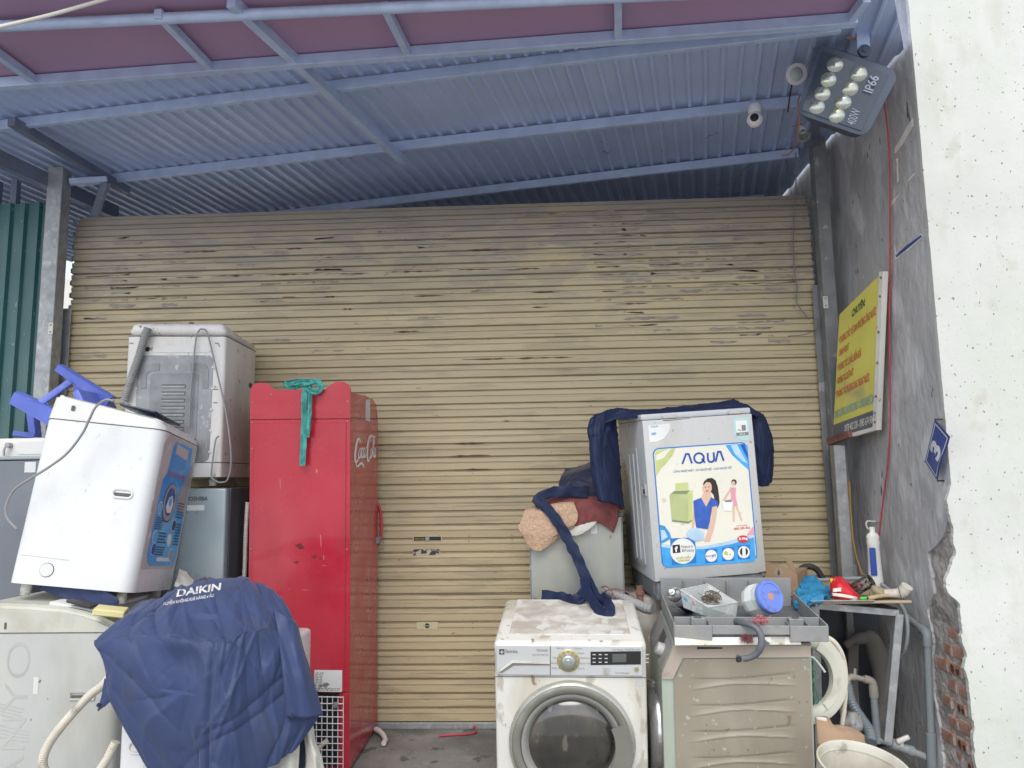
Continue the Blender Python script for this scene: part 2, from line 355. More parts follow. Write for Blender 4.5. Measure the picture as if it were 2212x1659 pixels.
# crumbled mortar behind the broken plaster edge
bm = B(); nz_, ny_ = 110, 26; g = []
for j in range(nz_):
    z = -.4+j*1.62/(nz_-1); row = []
    for i in range(ny_):
        y = YW-.02+i*.36/(ny_-1); v = Vector((y*16, z*16, 1)); d = noise.noise(v)*.6+noise.noise(v*2.7)*.4+noise.noise(v*6)*.25
        row.append(bm.verts.new((XW+.012-.014*d, y, z)))
    g.append(row)
for j in range(nz_-1):
    for i in range(ny_-1): bm.faces.new((g[j][i], g[j+1][i], g[j+1][i+1], g[j][i+1]))
o = wmesh('crumbled_mortar', bm, MAT['mortar']); o['kind'] = 'stuff'
bm0 = B(); box(bm0, 0, .05, 0, .105, 0, .06, .006, 1)
for v in bm0.verts: v.co += noise.noise_vector(v.co*40)*.004
brick0 = None
for c in range(14):
    z = -.36+c*.078
    for k in range(2):
        y = YW-.012+k*.118+(.045 if c % 2 else 0)+rnd.uniform(-.008, .008)
        if y > YW+.19 or (z > .62 and rnd.random() < .5): continue
        if brick0 is None:
            brick0 = bk = mesh('brick', bm0, MAT['brick_red'], wall)
        else:
            bk = brick0.copy(); put(bk, wall)
        bk.location = (rnd.uniform(.002, .014), y-YW, z); bk.rotation_euler = (rnd.uniform(-.05, .05), rnd.uniform(-.05, .05), rnd.uniform(-.06, .06)); bk.scale = (1, rnd.uniform(.75, 1.05), rnd.uniform(.85, 1))
        if c in (2, 6, 7, 9, 11) and k == 0:
            for q in range(2):
                bmh = B(); prism(bmh, circ(0, 0, .016, .02, 8), .003); h = mesh('brick_hole', bmh, MAT['brick_hole'], bk)
                h.location = (-.0025, .03+q*.042, .03); h.rotation_euler = (0, 0, -math.pi/2)
# torn paper strips still stuck to the grey plaster
FW = frame((XW, 0, 0), (0, -1, 0), (0, 0, 1))      # u = -Y, v = z, facing the shutter yard
def wpx(x, y, X=XW-.001):
    p = P(x, y, X=X); return (-p.y, p.z)
K('paper_old', (.80, .78, .73), .9, var=.15, vscale=20); K('paper_blue', (.05, .09, .3), .8)
for nm, pts, mm in (('torn_poster', [(1971, 256), (1973, 272), (1950, 312), (1938, 328), (1932, 332), (1932, 322), (1945, 300), (1958, 275)], 'paper_old'),
                    ('torn_poster', [(1936, 342), (1939, 342), (1941, 392), (1938, 395)], 'paper_old'),
                    ('torn_poster', [(1941, 420), (1940, 424), (1925, 447), (1926, 434)], 'paper_old'),
                    ('torn_poster', [(1974, 374), (1975, 378), (1962, 392), (1961, 390)], 'paper_old')):
    o = flat('paper_scrap', [wpx(*q) for q in pts], MAT[mm], None, FW, 1, .001)
    tag(o, {0: 'long curled scrap of torn white paper high on the grey wall edge', 1: 'thin vertical sliver of white paper on the grey wall', 2: 'small slanted scrap of white paper halfway up the grey wall', 3: 'tiny slanted sliver of paper beside the white wall edge'}[len([1 for q in bpy.data.objects if q.name.startswith('paper_scrap')])-1], 'paper', 'torn paper on the grey wall')
pp = thing('torn_poster', 'torn blue and white hotline sticker strip on the grey wall', 'sticker', P(1960, 535, X=XW))
T = Matrix.Translation(-P(1960, 535, X=XW))
flat('backing', [wpx(*q) for q in [(1990, 505), (1993, 512), (1975, 530), (1962, 540), (1945, 552), (1933, 562), (1932, 530), (1936, 545), (1950, 536), (1968, 523)]], MAT['paper_old'], pp, T @ FW, 1, .001)
flat('blue_band', [wpx(*q) for q in [(1990, 507), (1992, 511), (1972, 528), (1960, 538), (1937, 556), (1935, 551), (1955, 533), (1975, 518)]], MAT['paper_blue'], pp, T @ FW, 3, .0005)
a = wpx(1936, 557); text('lettering', 'Hotline: 0902', a[0], a[1], .036, MAT['paper_old'], pp, T @ FW, 5, rot=26, width=.17)

# ---- roller shutter
sh = thing('roller_shutter', 'wide cream corrugated metal roller shutter, rust-streaked and dusty', 'shutter', (-.67, YS, 0))
SX0, SX1, PIT = -2.94+.67, 1.605+.67, .0785
prof = [(.006, 0), (-.003, .002), (-.0125, .006), (-.0145, .040), (-.0065, .0425), (-.0065, .0460), (-.0135, .0485), (-.0125, .0705), (-.001, .0715), (.006, .0725), (.007, .082)]
bm = B(); A_ = [bm.verts.new((SX0, y, z)) for y, z in prof]; C_ = [bm.verts.new((SX1, y, z)) for y, z in prof]
for i in range(len(prof)-1): bm.faces.new((A_[i], C_[i], C_[i+1], A_[i+1]))
ends = [(SX0, 1), (SX1, -1)]
slat0 = mesh('slat', bm, MAT['shutter_paint'], sh)
NS = 39
for k in range(NS):
    s = slat0 if k == 0 else put(slat0.copy(), sh)
    z = .035+k*PIT
    yy, rx = 0, 0
    if k >= NS-2: q = k-(NS-3); yy, rx = .008*q*q, -.16*q
    s.location = (rnd.uniform(-.004, .004), yy+rnd.uniform(-.0008, .0008), z); s.rotation_euler = (rx, rnd.uniform(-.0009, .0009), 0)
bm = B(); box(bm, SX0+.01, SX1-.01, -.022, .02, 0, .0345, .003, 1); mesh('bottom_bar', bm, MAT['galv'], sh)
bm = B(); tube(bm, [(SX0+.03, .11, 2.96), (SX1-.03, .11, 2.96)], .085, 16); mesh('drum', bm, MAT['galv_dark'], sh, 60)
# end clips along the free left and right edges of the curtain
bmc = B(); box(bmc, -.008, .008, -.012, .006, 0, .03, .003, 1); clip0 = None
for k in range(22, NS):
    for x in (SX0-.002, SX1+.002):
        c = mesh('end_clip', bmc, MAT['galv_dark'], sh) if clip0 is None else put(clip0.copy(), sh)
        clip0 = clip0 or c; c.location = (x, -.004, .04+k*PIT)
FS = frame((0, -.0145, 0), (1, 0, 0), (0, 0, 1))
def spx(x, y):
    p = P(x, y, Y=YS-.0145); return (p.x+.67, p.z)
K('cream_plate', (.55, .49, .3), .5); K('torn_label', (.05, .05, .05), .7, layers=[((.5, .45, .32), .5, .56, 25)])
(ax, az), (bx_, bz) = spx(892, 1170), spx(955, 1157)
flat('lock_plate_rim', [(ax, az), (bx_, az), (bx_, bz), (ax, bz)], MAT['cream_plate'], sh, FS, 2, .001)
flat('lock_plate', [(ax+.006, az+.005), (bx_-.006, az+.005), (bx_-.006, bz-.005), (ax+.006, bz-.005)], MAT['black'], sh, FS, 4, .001)
bm = B(); lathe(bm, [(0, .004), (.012, .004), (.013, .002), (.013, 0)], 16, FS @ Matrix.Translation(((ax+bx_)/2, -.0035, (az+bz)/2)) @ Matrix.Rotation(R(90), 4, 'X')); mesh('lock_cylinder', bm, MAT['galv'], sh, 40)
text('lettering', 'Roller Shutter', ax+.014, (az+bz)/2-.005, .016, MAT['wire_yellow'], sh, FS, 7, width=.055)
(ax, az), (bx_, bz) = spx(892, 1200), spx(952, 1186); flat('torn_label', [(ax, az), (bx_, az+.003), (bx_-.005, bz), (ax+.004, bz)], MAT['torn_label'], sh, FS, 2, .0006)
(ax, az), (bx_, bz) = spx(900, 1360), spx(946, 1343); flat('bottom_lock_plate', [(ax, az), (bx_, az), (bx_, bz), (ax, bz)], MAT['cream_plate'], sh, FS, 2, .0015)
flat('keyhole', circ((ax+bx_)/2, (az+bz)/2, .014, .014, 16), MAT['black'], sh, FS, 5); flat('latch', rrect((ax+bx_)/2-.022, (ax+bx_)/2+.022, (az+bz)/2-.003, (az+bz)/2+.003, .0028), MAT['galv'], sh, FS, 6)
bms = B(); lathe(bms, [(0, .002), (.003, .0018), (.004, 0)], 8, Matrix.Rotation(R(90), 4, 'X')); sc0 = None
for (x, y) in [(1013, 1158), (1013, 1168), (1106, 1156), (1106, 1166), (829, 1162), (829, 1172), (829, 1346), (829, 1356), (1021, 1346), (1021, 1356)]:
    o = mesh('rivet', bms, MAT['galv_dark'], sh) if sc0 is None else put(sc0.copy(), sh); sc0 = sc0 or o
    u, v = spx(x, y); o.location = (u, -.0142, v)

K('rust_streak', (.13, .055, .035), .8, var=.3, vscale=40)
rs_ = random.Random(12)
for (xa, xb, yy) in ((380, 442, 600), (455, 548, 597), (572, 690, 594), (705, 800, 592), (832, 962, 588), (988, 1062, 583), (1118, 1168, 581), (1288, 1342, 577), (1400, 1502, 572), (610, 640, 642), (700, 725, 641), (895, 962, 640), (1148, 1210, 632), (1300, 1335, 630), (740, 762, 668), (1150, 1190, 664), (1330, 1400, 657), (1000, 1240, 777), (980, 1050, 958), (975, 1060, 985), (980, 1062, 1015), (395, 470, 545), (620, 655, 538), (1010, 1090, 540), (330, 352, 640), (850, 905, 717)):
    (ax, az), (bx_, bz) = spx(xa, yy), spx(xb, yy-(xb-xa)*.022); n_ = max(4, int((bx_-ax)/.025)); up_, dn_ = [], []
    for k in range(n_+1):
        t = k/n_; zc = az+(bz-az)*t; h2 = .0065*math.sin(math.pi*min(1, max(.02, t)))**.4*rs_.uniform(.15, 1); up_.append((ax+(bx_-ax)*t, zc+h2)); dn_.append((ax+(bx_-ax)*t, zc-h2*rs_.uniform(.3, 1.2)-.0005))
    flat('rust_streak', up_+dn_[::-1], MAT['rust_streak'], sh, FS, 1)
K('grime', (.29, .26, .235), .8, var=.15, vscale=20, layers=[((.40, .35, .25), .52, .58, 14, (.5, 1, 2), 6, .7)])
for k in range(27, NS-1):
    zb = .035+k*PIT
    for (za, zc) in ((.008, .039), (.050, .070)):
        for x0_, x1_, pr_ in ((.30, 1.48, .85), (-2.85, -2.2, .5), (-1.9, .2, .22)):
            n_ = int((x1_-x0_)/.16)
            for q in range(n_):
                xa = x0_+(x1_-x0_)*q/n_+.67
                edge_ = 1 if k > 30 else .45
                if rs_.random() > pr_*edge_*(1 if noise.noise(Vector((xa*2.2, zb*3, 4))) > -.12 else .15): continue
                L_ = (x1_-x0_)/n_*rs_.uniform(.6, 1.25); m_ = 7; up_ = []; dn_ = []
                lo_, hi_ = zb+za+rs_.uniform(0, .012), zb+zc-rs_.uniform(0, .006)
                for t in range(m_+1): up_.append((xa+L_*t/m_, hi_-rs_.uniform(0, .010)*(1 if 0 < t < m_ else 1.8))); dn_.append((xa+L_*t/m_+rs_.uniform(-.008, .008), lo_+rs_.uniform(0, .010)*(1 if 0 < t < m_ else 1.8)))
                flat('grime_patch', dn_+up_[::-1], MAT['grime'], sh, FS, 0)
# ---- guide channels and posts
def post(name, label, x0, x1, y0, y1, z0, z1, m, cat='post', bev=.003):
    o = thing(name, label, cat, ((x0+x1)/2, (y0+y1)/2, z0)); bm = B(); box(bm, (x0-x1)/2, (x1-x0)/2, (y0-y1)/2, (y1-y0)/2, 0, z1-z0, bev, 1)
    mesh('tube', bm, MAT[m], o); return o
def channel(name, label, x0, x1, y0, y1, z0, z1, m):
    """thin folded guide with a real slot on the shutter side"""
    o = thing(name, label, 'guide rail', ((x0+x1)/2, (y0+y1)/2, z0)); hw, hd = (x1-x0)/2, (y1-y0)/2; bm = B()
    box(bm, -hw, hw, -hd, -hd+.004, 0, z1-z0, .0012, 1); box(bm, -hw, hw, hd-.004, hd, 0, z1-z0, .0012, 1); mesh('flange', bm, MAT[m], o); return o
zl = P(125, 668, Y=YS-.03).z; zr = P(1760, 617, Y=YS-.03).z
channel('guide_rail', 'spotted galvanised shutter guide at the left edge of the shutter', -3.005, -2.91, YS-.045, YS+.045, 0, zl, 'galv')
channel('guide_rail', 'long grey galvanised shutter guide at the right edge of the shutter', 1.58, 1.655, YS-.045, YS+.045, 0, zr, 'galv_dark')
pl = P(105, 345, Y=4.36).x
lp = post('steel_post', 'square grey steel post at the left end of the shutter carrying the roof', pl, pl+.095, 4.36, 4.45, 0, 3.33, 'galv')
px0 = P(1779, 640, Y=4.42).x
rp = post('steel_post', 'dark galvanised square post between the shutter and the grey wall', px0, px0+.075, 4.42, 4.5, 0, 3.38, 'galv_dark')
q0 = P(1803, 1000, Y=4.30)
rp2 = post('steel_post', 'short post with peeling grey paint below the yellow signboard', q0.x, q0.x+.062, 4.30, 4.36, 0, P(1803, 962, Y=4.3).z, 'galv')
def bracket(label, c):
    o = thing('hinge_bracket', label, 'bracket', c); bm = B(); box(bm, -.014, .014, -.004, 0, -.035, .035, .001, 1); mesh('plate', bm, MAT['wire_white'], o)
    for dz in (-.02, .022):
        bm = B(); lathe(bm, [(0, .004), (.004, .003), (.005, 0)], 8, Matrix.Translation((0, -.0045, dz)) @ Matrix.Rotation(R(90), 4, 'X')); mesh('screw', bm, MAT['galv_dark'], o)
bracket('small white hinge plate screwed on the right steel post', P(1783, 653, Y=4.4185)); bracket('small white hinge plate on the left post beside the green sheet', P(110, 710, Y=4.3585))

# ---- canopy roof: level corrugated sheets laid askew on purlins
AZ = R(11.5); RD = Vector((math.sin(AZ), math.cos(AZ), 0)); RE = Vector((math.cos(AZ), -math.sin(AZ), 0)); RZ = 3.40
roof = thing('canopy_roof', 'corrugated blue-grey metal canopy roof over the shop front, flare haze put into its colour', 'roof', (0, 4, RZ)); RO = Vector((0, 4, RZ))
rm = Matrix.Rotation(-AZ, 4, 'Z')
def sheet(x0, x1, y0, y1, name='roof_sheet', dz=0, m='roof_veiled', par=None, mm=None):
    bm = B(); pit = .085; n = int(round((x1-x0)/pit)); pr = [(0, 0), (.30, 0), (.42, .017), (.58, .017), (.70, 0)]; A_ = []; C_ = []
    for k in range(n+1):
        for (f, h) in (pr if k < n else pr[:1]):
            A_.append(bm.verts.new((x0+(k+f)*pit, y0, -h+dz))); C_.append(bm.verts.new((x0+(k+f)*pit, y1, -h+dz)))
    for i in range(len(A_)-1): bm.faces.new((A_[i], A_[i+1], C_[i+1], C_[i]))
    bmesh.ops.transform(bm, matrix=rm, verts=bm.verts); bmesh.ops.bisect_plane(bm, geom=bm.verts[:]+bm.edges[:]+bm.faces[:], plane_co=(XW-.015, 0, 0), plane_no=(1, 0, 0), clear_outer=True); ce = P(1930, -8, Z=RZ)-RO; cw = Vector((XW-.015, YW+.03-RO.y, 0)); cn = Vector((-(cw.y-ce.y), cw.x-ce.x, 0)); cn = cn if cn.x > 0 else -cn; bmesh.ops.bisect_plane(bm, geom=bm.verts[:]+bm.edges[:]+bm.faces[:], plane_co=ce, plane_no=cn, clear_outer=True)
    return mesh(name, bm, MAT[m], par or roof) if bm.faces else None
W_ = .085*11
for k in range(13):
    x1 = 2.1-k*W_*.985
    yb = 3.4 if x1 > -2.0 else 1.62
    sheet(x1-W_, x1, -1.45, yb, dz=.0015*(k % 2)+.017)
def roofbar(name, a, b, w_, h_, m='purlin', par=roof, up=(0, 0, 1)):
    bm = B(); bar(bm, Vector(a)-RO, Vector(b)-RO, w_, h_, up, .002); return mesh(name, bm, MAT[m], par)
PZ = 3.37
pu1 = (P(-60, 279, Z=PZ), P(1815, 58, Z=PZ)); pu2 = (P(100, 402, Z=PZ), P(1740, 217, Z=PZ)); pu3 = (P(480, 478, Z=PZ), P(1725, 331, Z=PZ))
for a, b in (pu1, pu2, pu3): roofbar('purlin', a, b, .03, .055)
roofbar('purlin', P(480, 478, Z=PZ)+Vector((0, .75, 0)), P(1725, 331, Z=PZ)+Vector((0, .75, 0)), .03, .055)
roofbar('rafter', P(498, 2, Z=3.31), P(868, 345, Z=3.32), .04, .05); roofbar('rafter', P(24, 262, Z=3.335), P(275, 412, Z=3.335), .045, .05, 'dark_steel')
roofbar('rafter', P(1768, 110, Z=3.345), P(1760, 345, Z=3.345), .045, .045, 'dark_steel')
roofbar('brace', P(230, 392, Y=4.5), P(203, 470, Y=4.62), .045, .04, 'dark_steel', up=(1, 0, 0)); roofbar('brace', P(150, 393, Y=4.42), P(232, 388, Y=4.5), .04, .035, 'purlin')
# boarded front bay: red soffit panels, veiled to mauve in their colour, between light frames
SZ = 3.335
sof = thing('soffit', 'red panels turned mauve by a flare veil in their colour, in a pale metal frame along the front of the canopy', 'soffit', (0, 3, SZ)); SO = Vector((0, 3, SZ))
rear = (P(-70, 187, Z=3.305), P(1850, 43, Z=3.305)); front = (P(-70, 60, Z=3.295), P(1900, -33, Z=3.295))
cuts = [(-20, 105, 78, 176), (340, 28, 462, 154), (830, 12, 886, 124), (1335, -5, 1335, 88)]
def ln(L_, t): return L_[0].lerp(L_[1], t)
tt = [0]+[((P(c[2], c[3], Z=3.305)-rear[0]).dot((rear[1]-rear[0]).normalized()))/(rear[1]-rear[0]).length for c in cuts]+[1]
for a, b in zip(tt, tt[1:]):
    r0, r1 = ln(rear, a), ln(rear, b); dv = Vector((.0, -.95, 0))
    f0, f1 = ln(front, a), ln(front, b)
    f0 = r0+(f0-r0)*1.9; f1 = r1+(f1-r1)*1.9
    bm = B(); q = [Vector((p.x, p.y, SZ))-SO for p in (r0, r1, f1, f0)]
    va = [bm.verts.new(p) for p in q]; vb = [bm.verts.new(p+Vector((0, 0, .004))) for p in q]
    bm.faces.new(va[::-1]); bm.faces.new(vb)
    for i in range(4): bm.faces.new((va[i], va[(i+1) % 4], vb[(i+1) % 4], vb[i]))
    mesh('panel', bm, MAT['soffit_veiled'], sof)
def sbar(n, a, b, w_, h_):
    bm = B(); bar(bm, Vector(a)-SO, Vector(b)-SO, w_, h_, (0, 0, 1), .002); mesh(n, bm, MAT['purlin'], sof)
sbar('frame_bar', rear[0], rear[1], .04, .05)
bm = B(); tube(bm, [front[0]-SO, front[1]-SO], .023, 12); mesh('front_pipe', bm, MAT['purlin'], sof, 60)
for c in cuts+[(1872, -5, 1838, 40)]: sbar('frame_bar', P(c[0], c[1], Z=3.30), P(c[2], c[3], Z=3.305), .032, .04)
# ---- room behind the shutter, neighbouring yard on the left
bm = B(); box(bm, -2.2, XW, 7.35, 7.5, 0, 3.44); o = mesh('back_room_wall', bm, MAT['room_wall']); tag(o, 'dark wall of the room behind the shutter', 'wall')
bm = B(); box(bm, -9, -1.2, 10.5, 10.7, 0, 4.4); o = mesh('neighbour_wall', bm, MAT['far_wall']); tag(o, 'pale stained wall of the neighbouring yard behind the left post', 'wall')
gw = thing('green_sheet_wall', 'dark green corrugated sheet wall at the left edge', 'wall', (-3.6, 4.46, 0))
gtop = P(60, 440, Y=4.46).z
for k in range(2):
    bm = B(); pit = .092; x1 = P(126, 600, Y=4.45).x+3.6-k*.72; A_ = []; C_ = []
    for q in range(9):
        for f, h in ((0, 0), (.45, 0), (.55, .022), (.9, .022)):
            if q == 8 and f: break
            A_.append(bm.verts.new((x1-(q+f)*pit, -h+k*.002, 0))); C_.append(bm.verts.new((x1-(q+f)*pit, -h+k*.002, gtop)))
    for i in range(len(A_)-1): bm.faces.new((A_[i], A_[i+1], C_[i+1], C_[i]))
    mesh('panel', bm, MAT['green_sheet'], gw)
for (xa, xb) in ((-6, 7), (33, 46)):
    a = P(xa, 400, Y=4.55).x; b = P(xb, 400, Y=4.55).x; bm = B(); box(bm, a+3.6, b+3.6, .05, .09, 0, 3.32); mesh('stud', bm, MAT['dark_steel'], gw)
bm = B(); bar(bm, P(-12, 338, Z=3.25)-Vector((-3.6, 4.46, 0)), P(250, 460, Z=3.25)-Vector((-3.6, 4.46, 0)), .05, .09); mesh('eave_beam', bm, MAT['dark_steel'], gw)

# ---- signs on the grey wall
def quadframe(c):
    """map (u,v) in 0..1 onto four world corners bl, br, tr, tl"""
    bl, br, tr, tl = c
    n = ((br-bl).cross(tl-bl)).normalized()
    return lambda u, v, o=0: (bl*(1-u)+br*u)*(1-v)+(tl*(1-u)+tr*u)*v+n*o
def qprint(name, pts, m, par, qf, org, o):
    bm = B(); bm.faces.new([bm.verts.new(qf(u, v, o)-org) for u, v in pts]); bmesh.ops.triangulate(bm, faces=bm.faces); return mesh(name, bm, m, par)
def qtext(name, s, u0, u1, v, hv, m, par, qf, org, o, bold=.02, rot=None):
    v_, f, a, b = text_bm(s, bold); bm = B(); vv = []
    for q in v_:
        x, y = (q[0]-a)/(b-a), q[1]
        if rot is None: uu, ww = u0+x*(u1-u0), v+y*hv
        else: uu, ww = rot(x, y)
        vv.append(bm.verts.new(qf(uu, ww, o)-org))
    for q in f:
        try: bm.faces.new([vv[i] for i in q])
        except ValueError: pass
    return mesh(name, bm, m, par)
K('sign_yellow', (.66, .60, .13), .45, var=.08, vscale=6, layers=[((.4, .36, .2), .58, .8, 5)]); K('sign_red', (.55, .06, .06), .5); K('sign_grey', (.13, .13, .15), .5); K('sign_blue', (.12, .35, .42), .5); K('sign_dkgreen', (.03, .1, .06), .5)
K('frame_white', (.68, .67, .62), .5, layers=[(RUST, .68, .75, 18)])
c = [P(1799, 948, X=1.60), P(1889, 922, X=1.69), P(1903, 591, X=1.70), P(1813, 680, X=1.61)]
org = c[0].lerp(c[2], .5); sg = thing('signboard', 'yellow plumbing service signboard leaning out from the grey wall', 'signboard', org); qf = quadframe(c)
bm = B(); va = [bm.verts.new(qf(u, v, 0)-org) for u, v in ((0, 0), (1, 0), (1, 1), (0, 1))]; vb = [bm.verts.new(qf(u, v, -.025)-org) for u, v in ((0, 0), (1, 0), (1, 1), (0, 1))]
bm.faces.new(va); bm.faces.new(vb[::-1])
for i in range(4): bm.faces.new((va[i], vb[i], vb[(i+1) % 4], va[(i+1) % 4]))
mesh('panel', bm, MAT['sign_yellow'], sg)
bm = B(); bar(bm, qf(1.012, -.02, -.012)-org, qf(1.012, 1.01, -.012)-org, .03, .03, qf(0, 0, 1)-qf(0, 0, 0)); mesh('frame_rail', bm, MAT['frame_white'], sg)
bm = B(); bar(bm, qf(.0, -.012, -.012)-org, qf(1.0, -.012, -.012)-org, .02, .03, qf(0, 0, 1)-qf(0, 0, 0)); mesh('frame_rail', bm, MAT['frame_white'], sg)
K('rust_red', (.2, .09, .07), .8, var=.3, vscale=20)
bm = B(); bar(bm, qf(-.03, -.02, .012)-org, qf(.5, -.005, .012)-org, .035, .035, qf(0, 0, 1)-qf(0, 0, 0)); mesh('support_strip', bm, MAT['rust_red'], sg)
for v in (.03, .2, .42, .62, .85, .97):
    bm = B(); lathe(bm, [(0, .005), (.006, .004), (.007, 0)], 8); M_ = Matrix.Translation(qf(1.02, v, .004)-org) @ Vector((-.3, -1, 0)).to_track_quat('Z', 'Y').to_matrix().to_4x4()
    bmesh.ops.transform(bm, matrix=M_, verts=bm.verts); mesh('screw', bm, MAT['rust_red'], sg)
qprint('grey_band', [(0, 0), (1, 0), (1, .115), (0, .115)], MAT['sign_grey'], sg, qf, org, .001)
qtext('lettering', 'CHUYÊN:', .34, .66, .885, .075, MAT['sign_dkgreen'], sg, qf, org, .0015, .03)
for s, u0, u1, v in (('* THÔNG TẮC VỆ SINH ĐƯỜNG ỐNG NƯỚC', .03, .93, .755), ('SINH HOẠT', .06, .3, .655), ('* THÔNG TẮC CHẬU, BỒN RỬA', .02, .62, .54), ('* THÔNG TẮC BỂ PHỐT', .02, .45, .435), ('* THÔNG TẮC ĐƯỜNG ỐNG THOÁT NƯỚC', .02, .84, .33)):
    qtext('lettering', s, u0, u1, v, .075, MAT['sign_red'], sg, qf, org, .0015, .015)
qtext('lettering', 'CHÁT LƯỢNG CHUYÊN DỤNG - CÔNG NGHỆ CAO', .02, .98, .165, .085, MAT['sign_blue'], sg, qf, org, .0015, .015)
qtext('lettering', '0978 402 238 - 0985 674 904', .3, .97, .03, .075, MAT['frame_white'], sg, qf, org, .002, .015)
# house number plate, hanging crooked
K('plate_blue', (.045, .085, .30), .4, var=.1, vscale=8); K('plate_white', (.66, .68, .7), .5)
def z3(x, y): return (3600+x*.18083)/1.8517, (1640+y*.18083)/1.8517
XP = XW-.03
c = [P(*z3(548, 1140), X=XP), P(*z3(825, 1565), X=XP), P(*z3(1070, 595), X=XP-.01), P(*z3(770, 210), X=XP-.01)]
org = c[0].lerp(c[2], .5); np_ = thing('house_number_plate', 'crooked blue enamel plate with a white number 3 by the wall corner', 'number plate', org); qf = quadframe(c)
bm = B(); nn = 6; gr = [[[bm.verts.new(qf(i/nn, j/nn, o+.006*math.sin(j/nn*5)*(i/nn))-org) for i in range(nn+1)] for j in range(nn+1)] for o in (0, -.002)]
for s in range(2):
    for j in range(nn):
        for i in range(nn): f = (gr[s][j][i], gr[s][j][i+1], gr[s][j+1][i+1], gr[s][j+1][i]); bm.faces.new(f if s == 0 else f[::-1])
bmesh.ops.recalc_face_normals(bm, faces=bm.faces); mesh('plate', bm, MAT['plate_blue'], np_)
def q7(u, v, o=0): return qf(u, v, o+.006*math.sin(v*5)*u)
for r_ in ([(.07, .05), (.93, .05), (.93, .075), (.07, .075)], [(.07, .925), (.93, .925), (.93, .95), (.07, .95)], [(.07, .075), (.11, .075), (.11, .925), (.07, .925)], [(.89, .075), (.93, .075), (.93, .925), (.89, .925)]):
    rr_ = []
    for p, q in zip(r_, r_[1:]+r_[:1]): rr_ += [(p[0]+(q[0]-p[0])*t/4, p[1]+(q[1]-p[1])*t/4) for t in range(4)]
    qprint('border', rr_, MAT['plate_white'], np_, q7, org, .0012)
qtext('lettering', '3', 0, 1, 0, 0, MAT['plate_white'], np_, q7, org, .0015, .045, rot=lambda x, y: (.22+.60*(.68-y)/.68, .37+.26*x) if False else (.2+.62*(1-y/.68), .36+.28*x))
for p in ((0, 0), (1, 0), (0, 1)):
    bm = B(); a = qf(*p)-org; bar(bm, a, a+Vector((XW-XP+.002, .0, 0)), .008, .008, (0, 0, 1)); mesh('tie', bm, MAT['black'], np_)

# ---- lamps and camera under the canopy
K('lamp_body', (.055, .075, .115), .45, var=.1); K('lamp_glass', (.045, .06, .085), .15, var=.05); K('lens', (.42, .44, .40), .2, metal=.7, var=.1, vscale=30, layers=[((.5, .48, .25), .58, .7, 25)]); K('lamp_white', (.84, .83, .85), .5); K('diffuser', (.55, .6, .63), .4); K('letter_grey', (.33, .39, .47), .5)
K('clear_glass', (.9, .92, .93), .06, trans=.9, var=0)
def zf(x, y): return (3080+x*.37383)/1.8517, y*.37383/1.8517
LY = 3.42
c = [P(*zf(330, 1190), Y=LY), P(*zf(930, 1400), Y=LY-.03), P(*zf(1230, 800), Y=LY-.06), P(*zf(560, 560), Y=LY-.04)]
org = c[0].lerp(c[2], .5); fl = thing('floodlight', 'black 400W floodlight with eight round lenses hanging by the wall', 'floodlight', org); qf = quadframe(c)
def slab(name, out, o0, o1, m, chamf=None):
    bm = B(); A_ = [bm.verts.new(qf(u, v, o1)-org) for u, v in out]; C_ = [bm.verts.new(qf(u, v, o0)-org) for u, v in (chamf or out)]
    bm.faces.new(A_); bm.faces.new(C_[::-1])
    for i in range(len(out)): bm.faces.new((A_[i], C_[i], C_[(i+1) % len(out)], A_[(i+1) % len(out)]))
    return mesh(name, bm, m, fl, 35)
oct_ = rrect(-.07, 1.18, -.07, 1.10, .16, 4); octb = rrect(.06, 1.16, .10, 1.42, .2, 4)
slab('housing', oct_, -.16, .012, MAT['lamp_body'], octb); slab('front_glass', rrect(0, 1.06, 0, 1, .03, 3), .0125, .016, MAT['lamp_glass'])
for i, (x, y) in enumerate([(690, 697), (622, 857), (558, 1007), (498, 1146), (947, 793), (852, 950), (780, 1098), (712, 1237)]):
    p = P(*zf(x, y), Y=LY-.045); d = p-org; u_ = (c[1]-c[0]).normalized(); v_ = (c[3]-c[0]).normalized(); nn_ = u_.cross(v_).normalized()
    dirr = (p-EYE).normalized(); k_ = (org+nn_*.017-EYE).dot(nn_)/dirr.dot(nn_); p = EYE+dirr*k_ - org
    M_ = Matrix.Translation(p) @ nn_.to_track_quat('Z', 'Y').to_matrix().to_4x4()
    bm = B(); lathe(bm, [(0, .014), (.021, .012), (.034, .007), (.039, 0)], 24, M_); mesh('lens', bm, MAT['lens'], fl, 180)
for s, (x0, y0), (x1, y1), hgt in (('IP66', (1090, 1000), (1170, 825), 66), ('400W', (905, 1345), (972, 1180), 66)):
    a = P(*zf(x0, y0), Y=LY-.045)-org; b = P(*zf(x1, y1), Y=LY-.045)-org; u_ = (c[1]-c[0]).normalized(); v_ = (c[3]-c[0]).normalized(); nn_ = u_.cross(v_).normalized()
    def onp(x, y):
        dirr = (P(*zf(x, y), Y=LY)-EYE).normalized(); return EYE+dirr*((org+nn_*.026-EYE).dot(nn_)/dirr.dot(nn_))-org
    a, b = onp(x0, y0), onp(x1, y1); t = (b-a); up = nn_.cross(t).normalized()
    v3, f3, xa, xb = text_bm(s, .01); bm = B(); vv = [bm.verts.new(a+t*((q[0]-xa)/(xb-xa))+up*(q[1]/.7*.040)) for q in v3]
    for q in f3:
        try: bm.faces.new([vv[i] for i in q])
        except ValueError: pass
    mesh('lettering', bm, MAT['letter_grey'], fl)
a = P(*zf(1000, 560), Y=LY-.02); b = P(*zf(985, 80), Y=LY-.02)
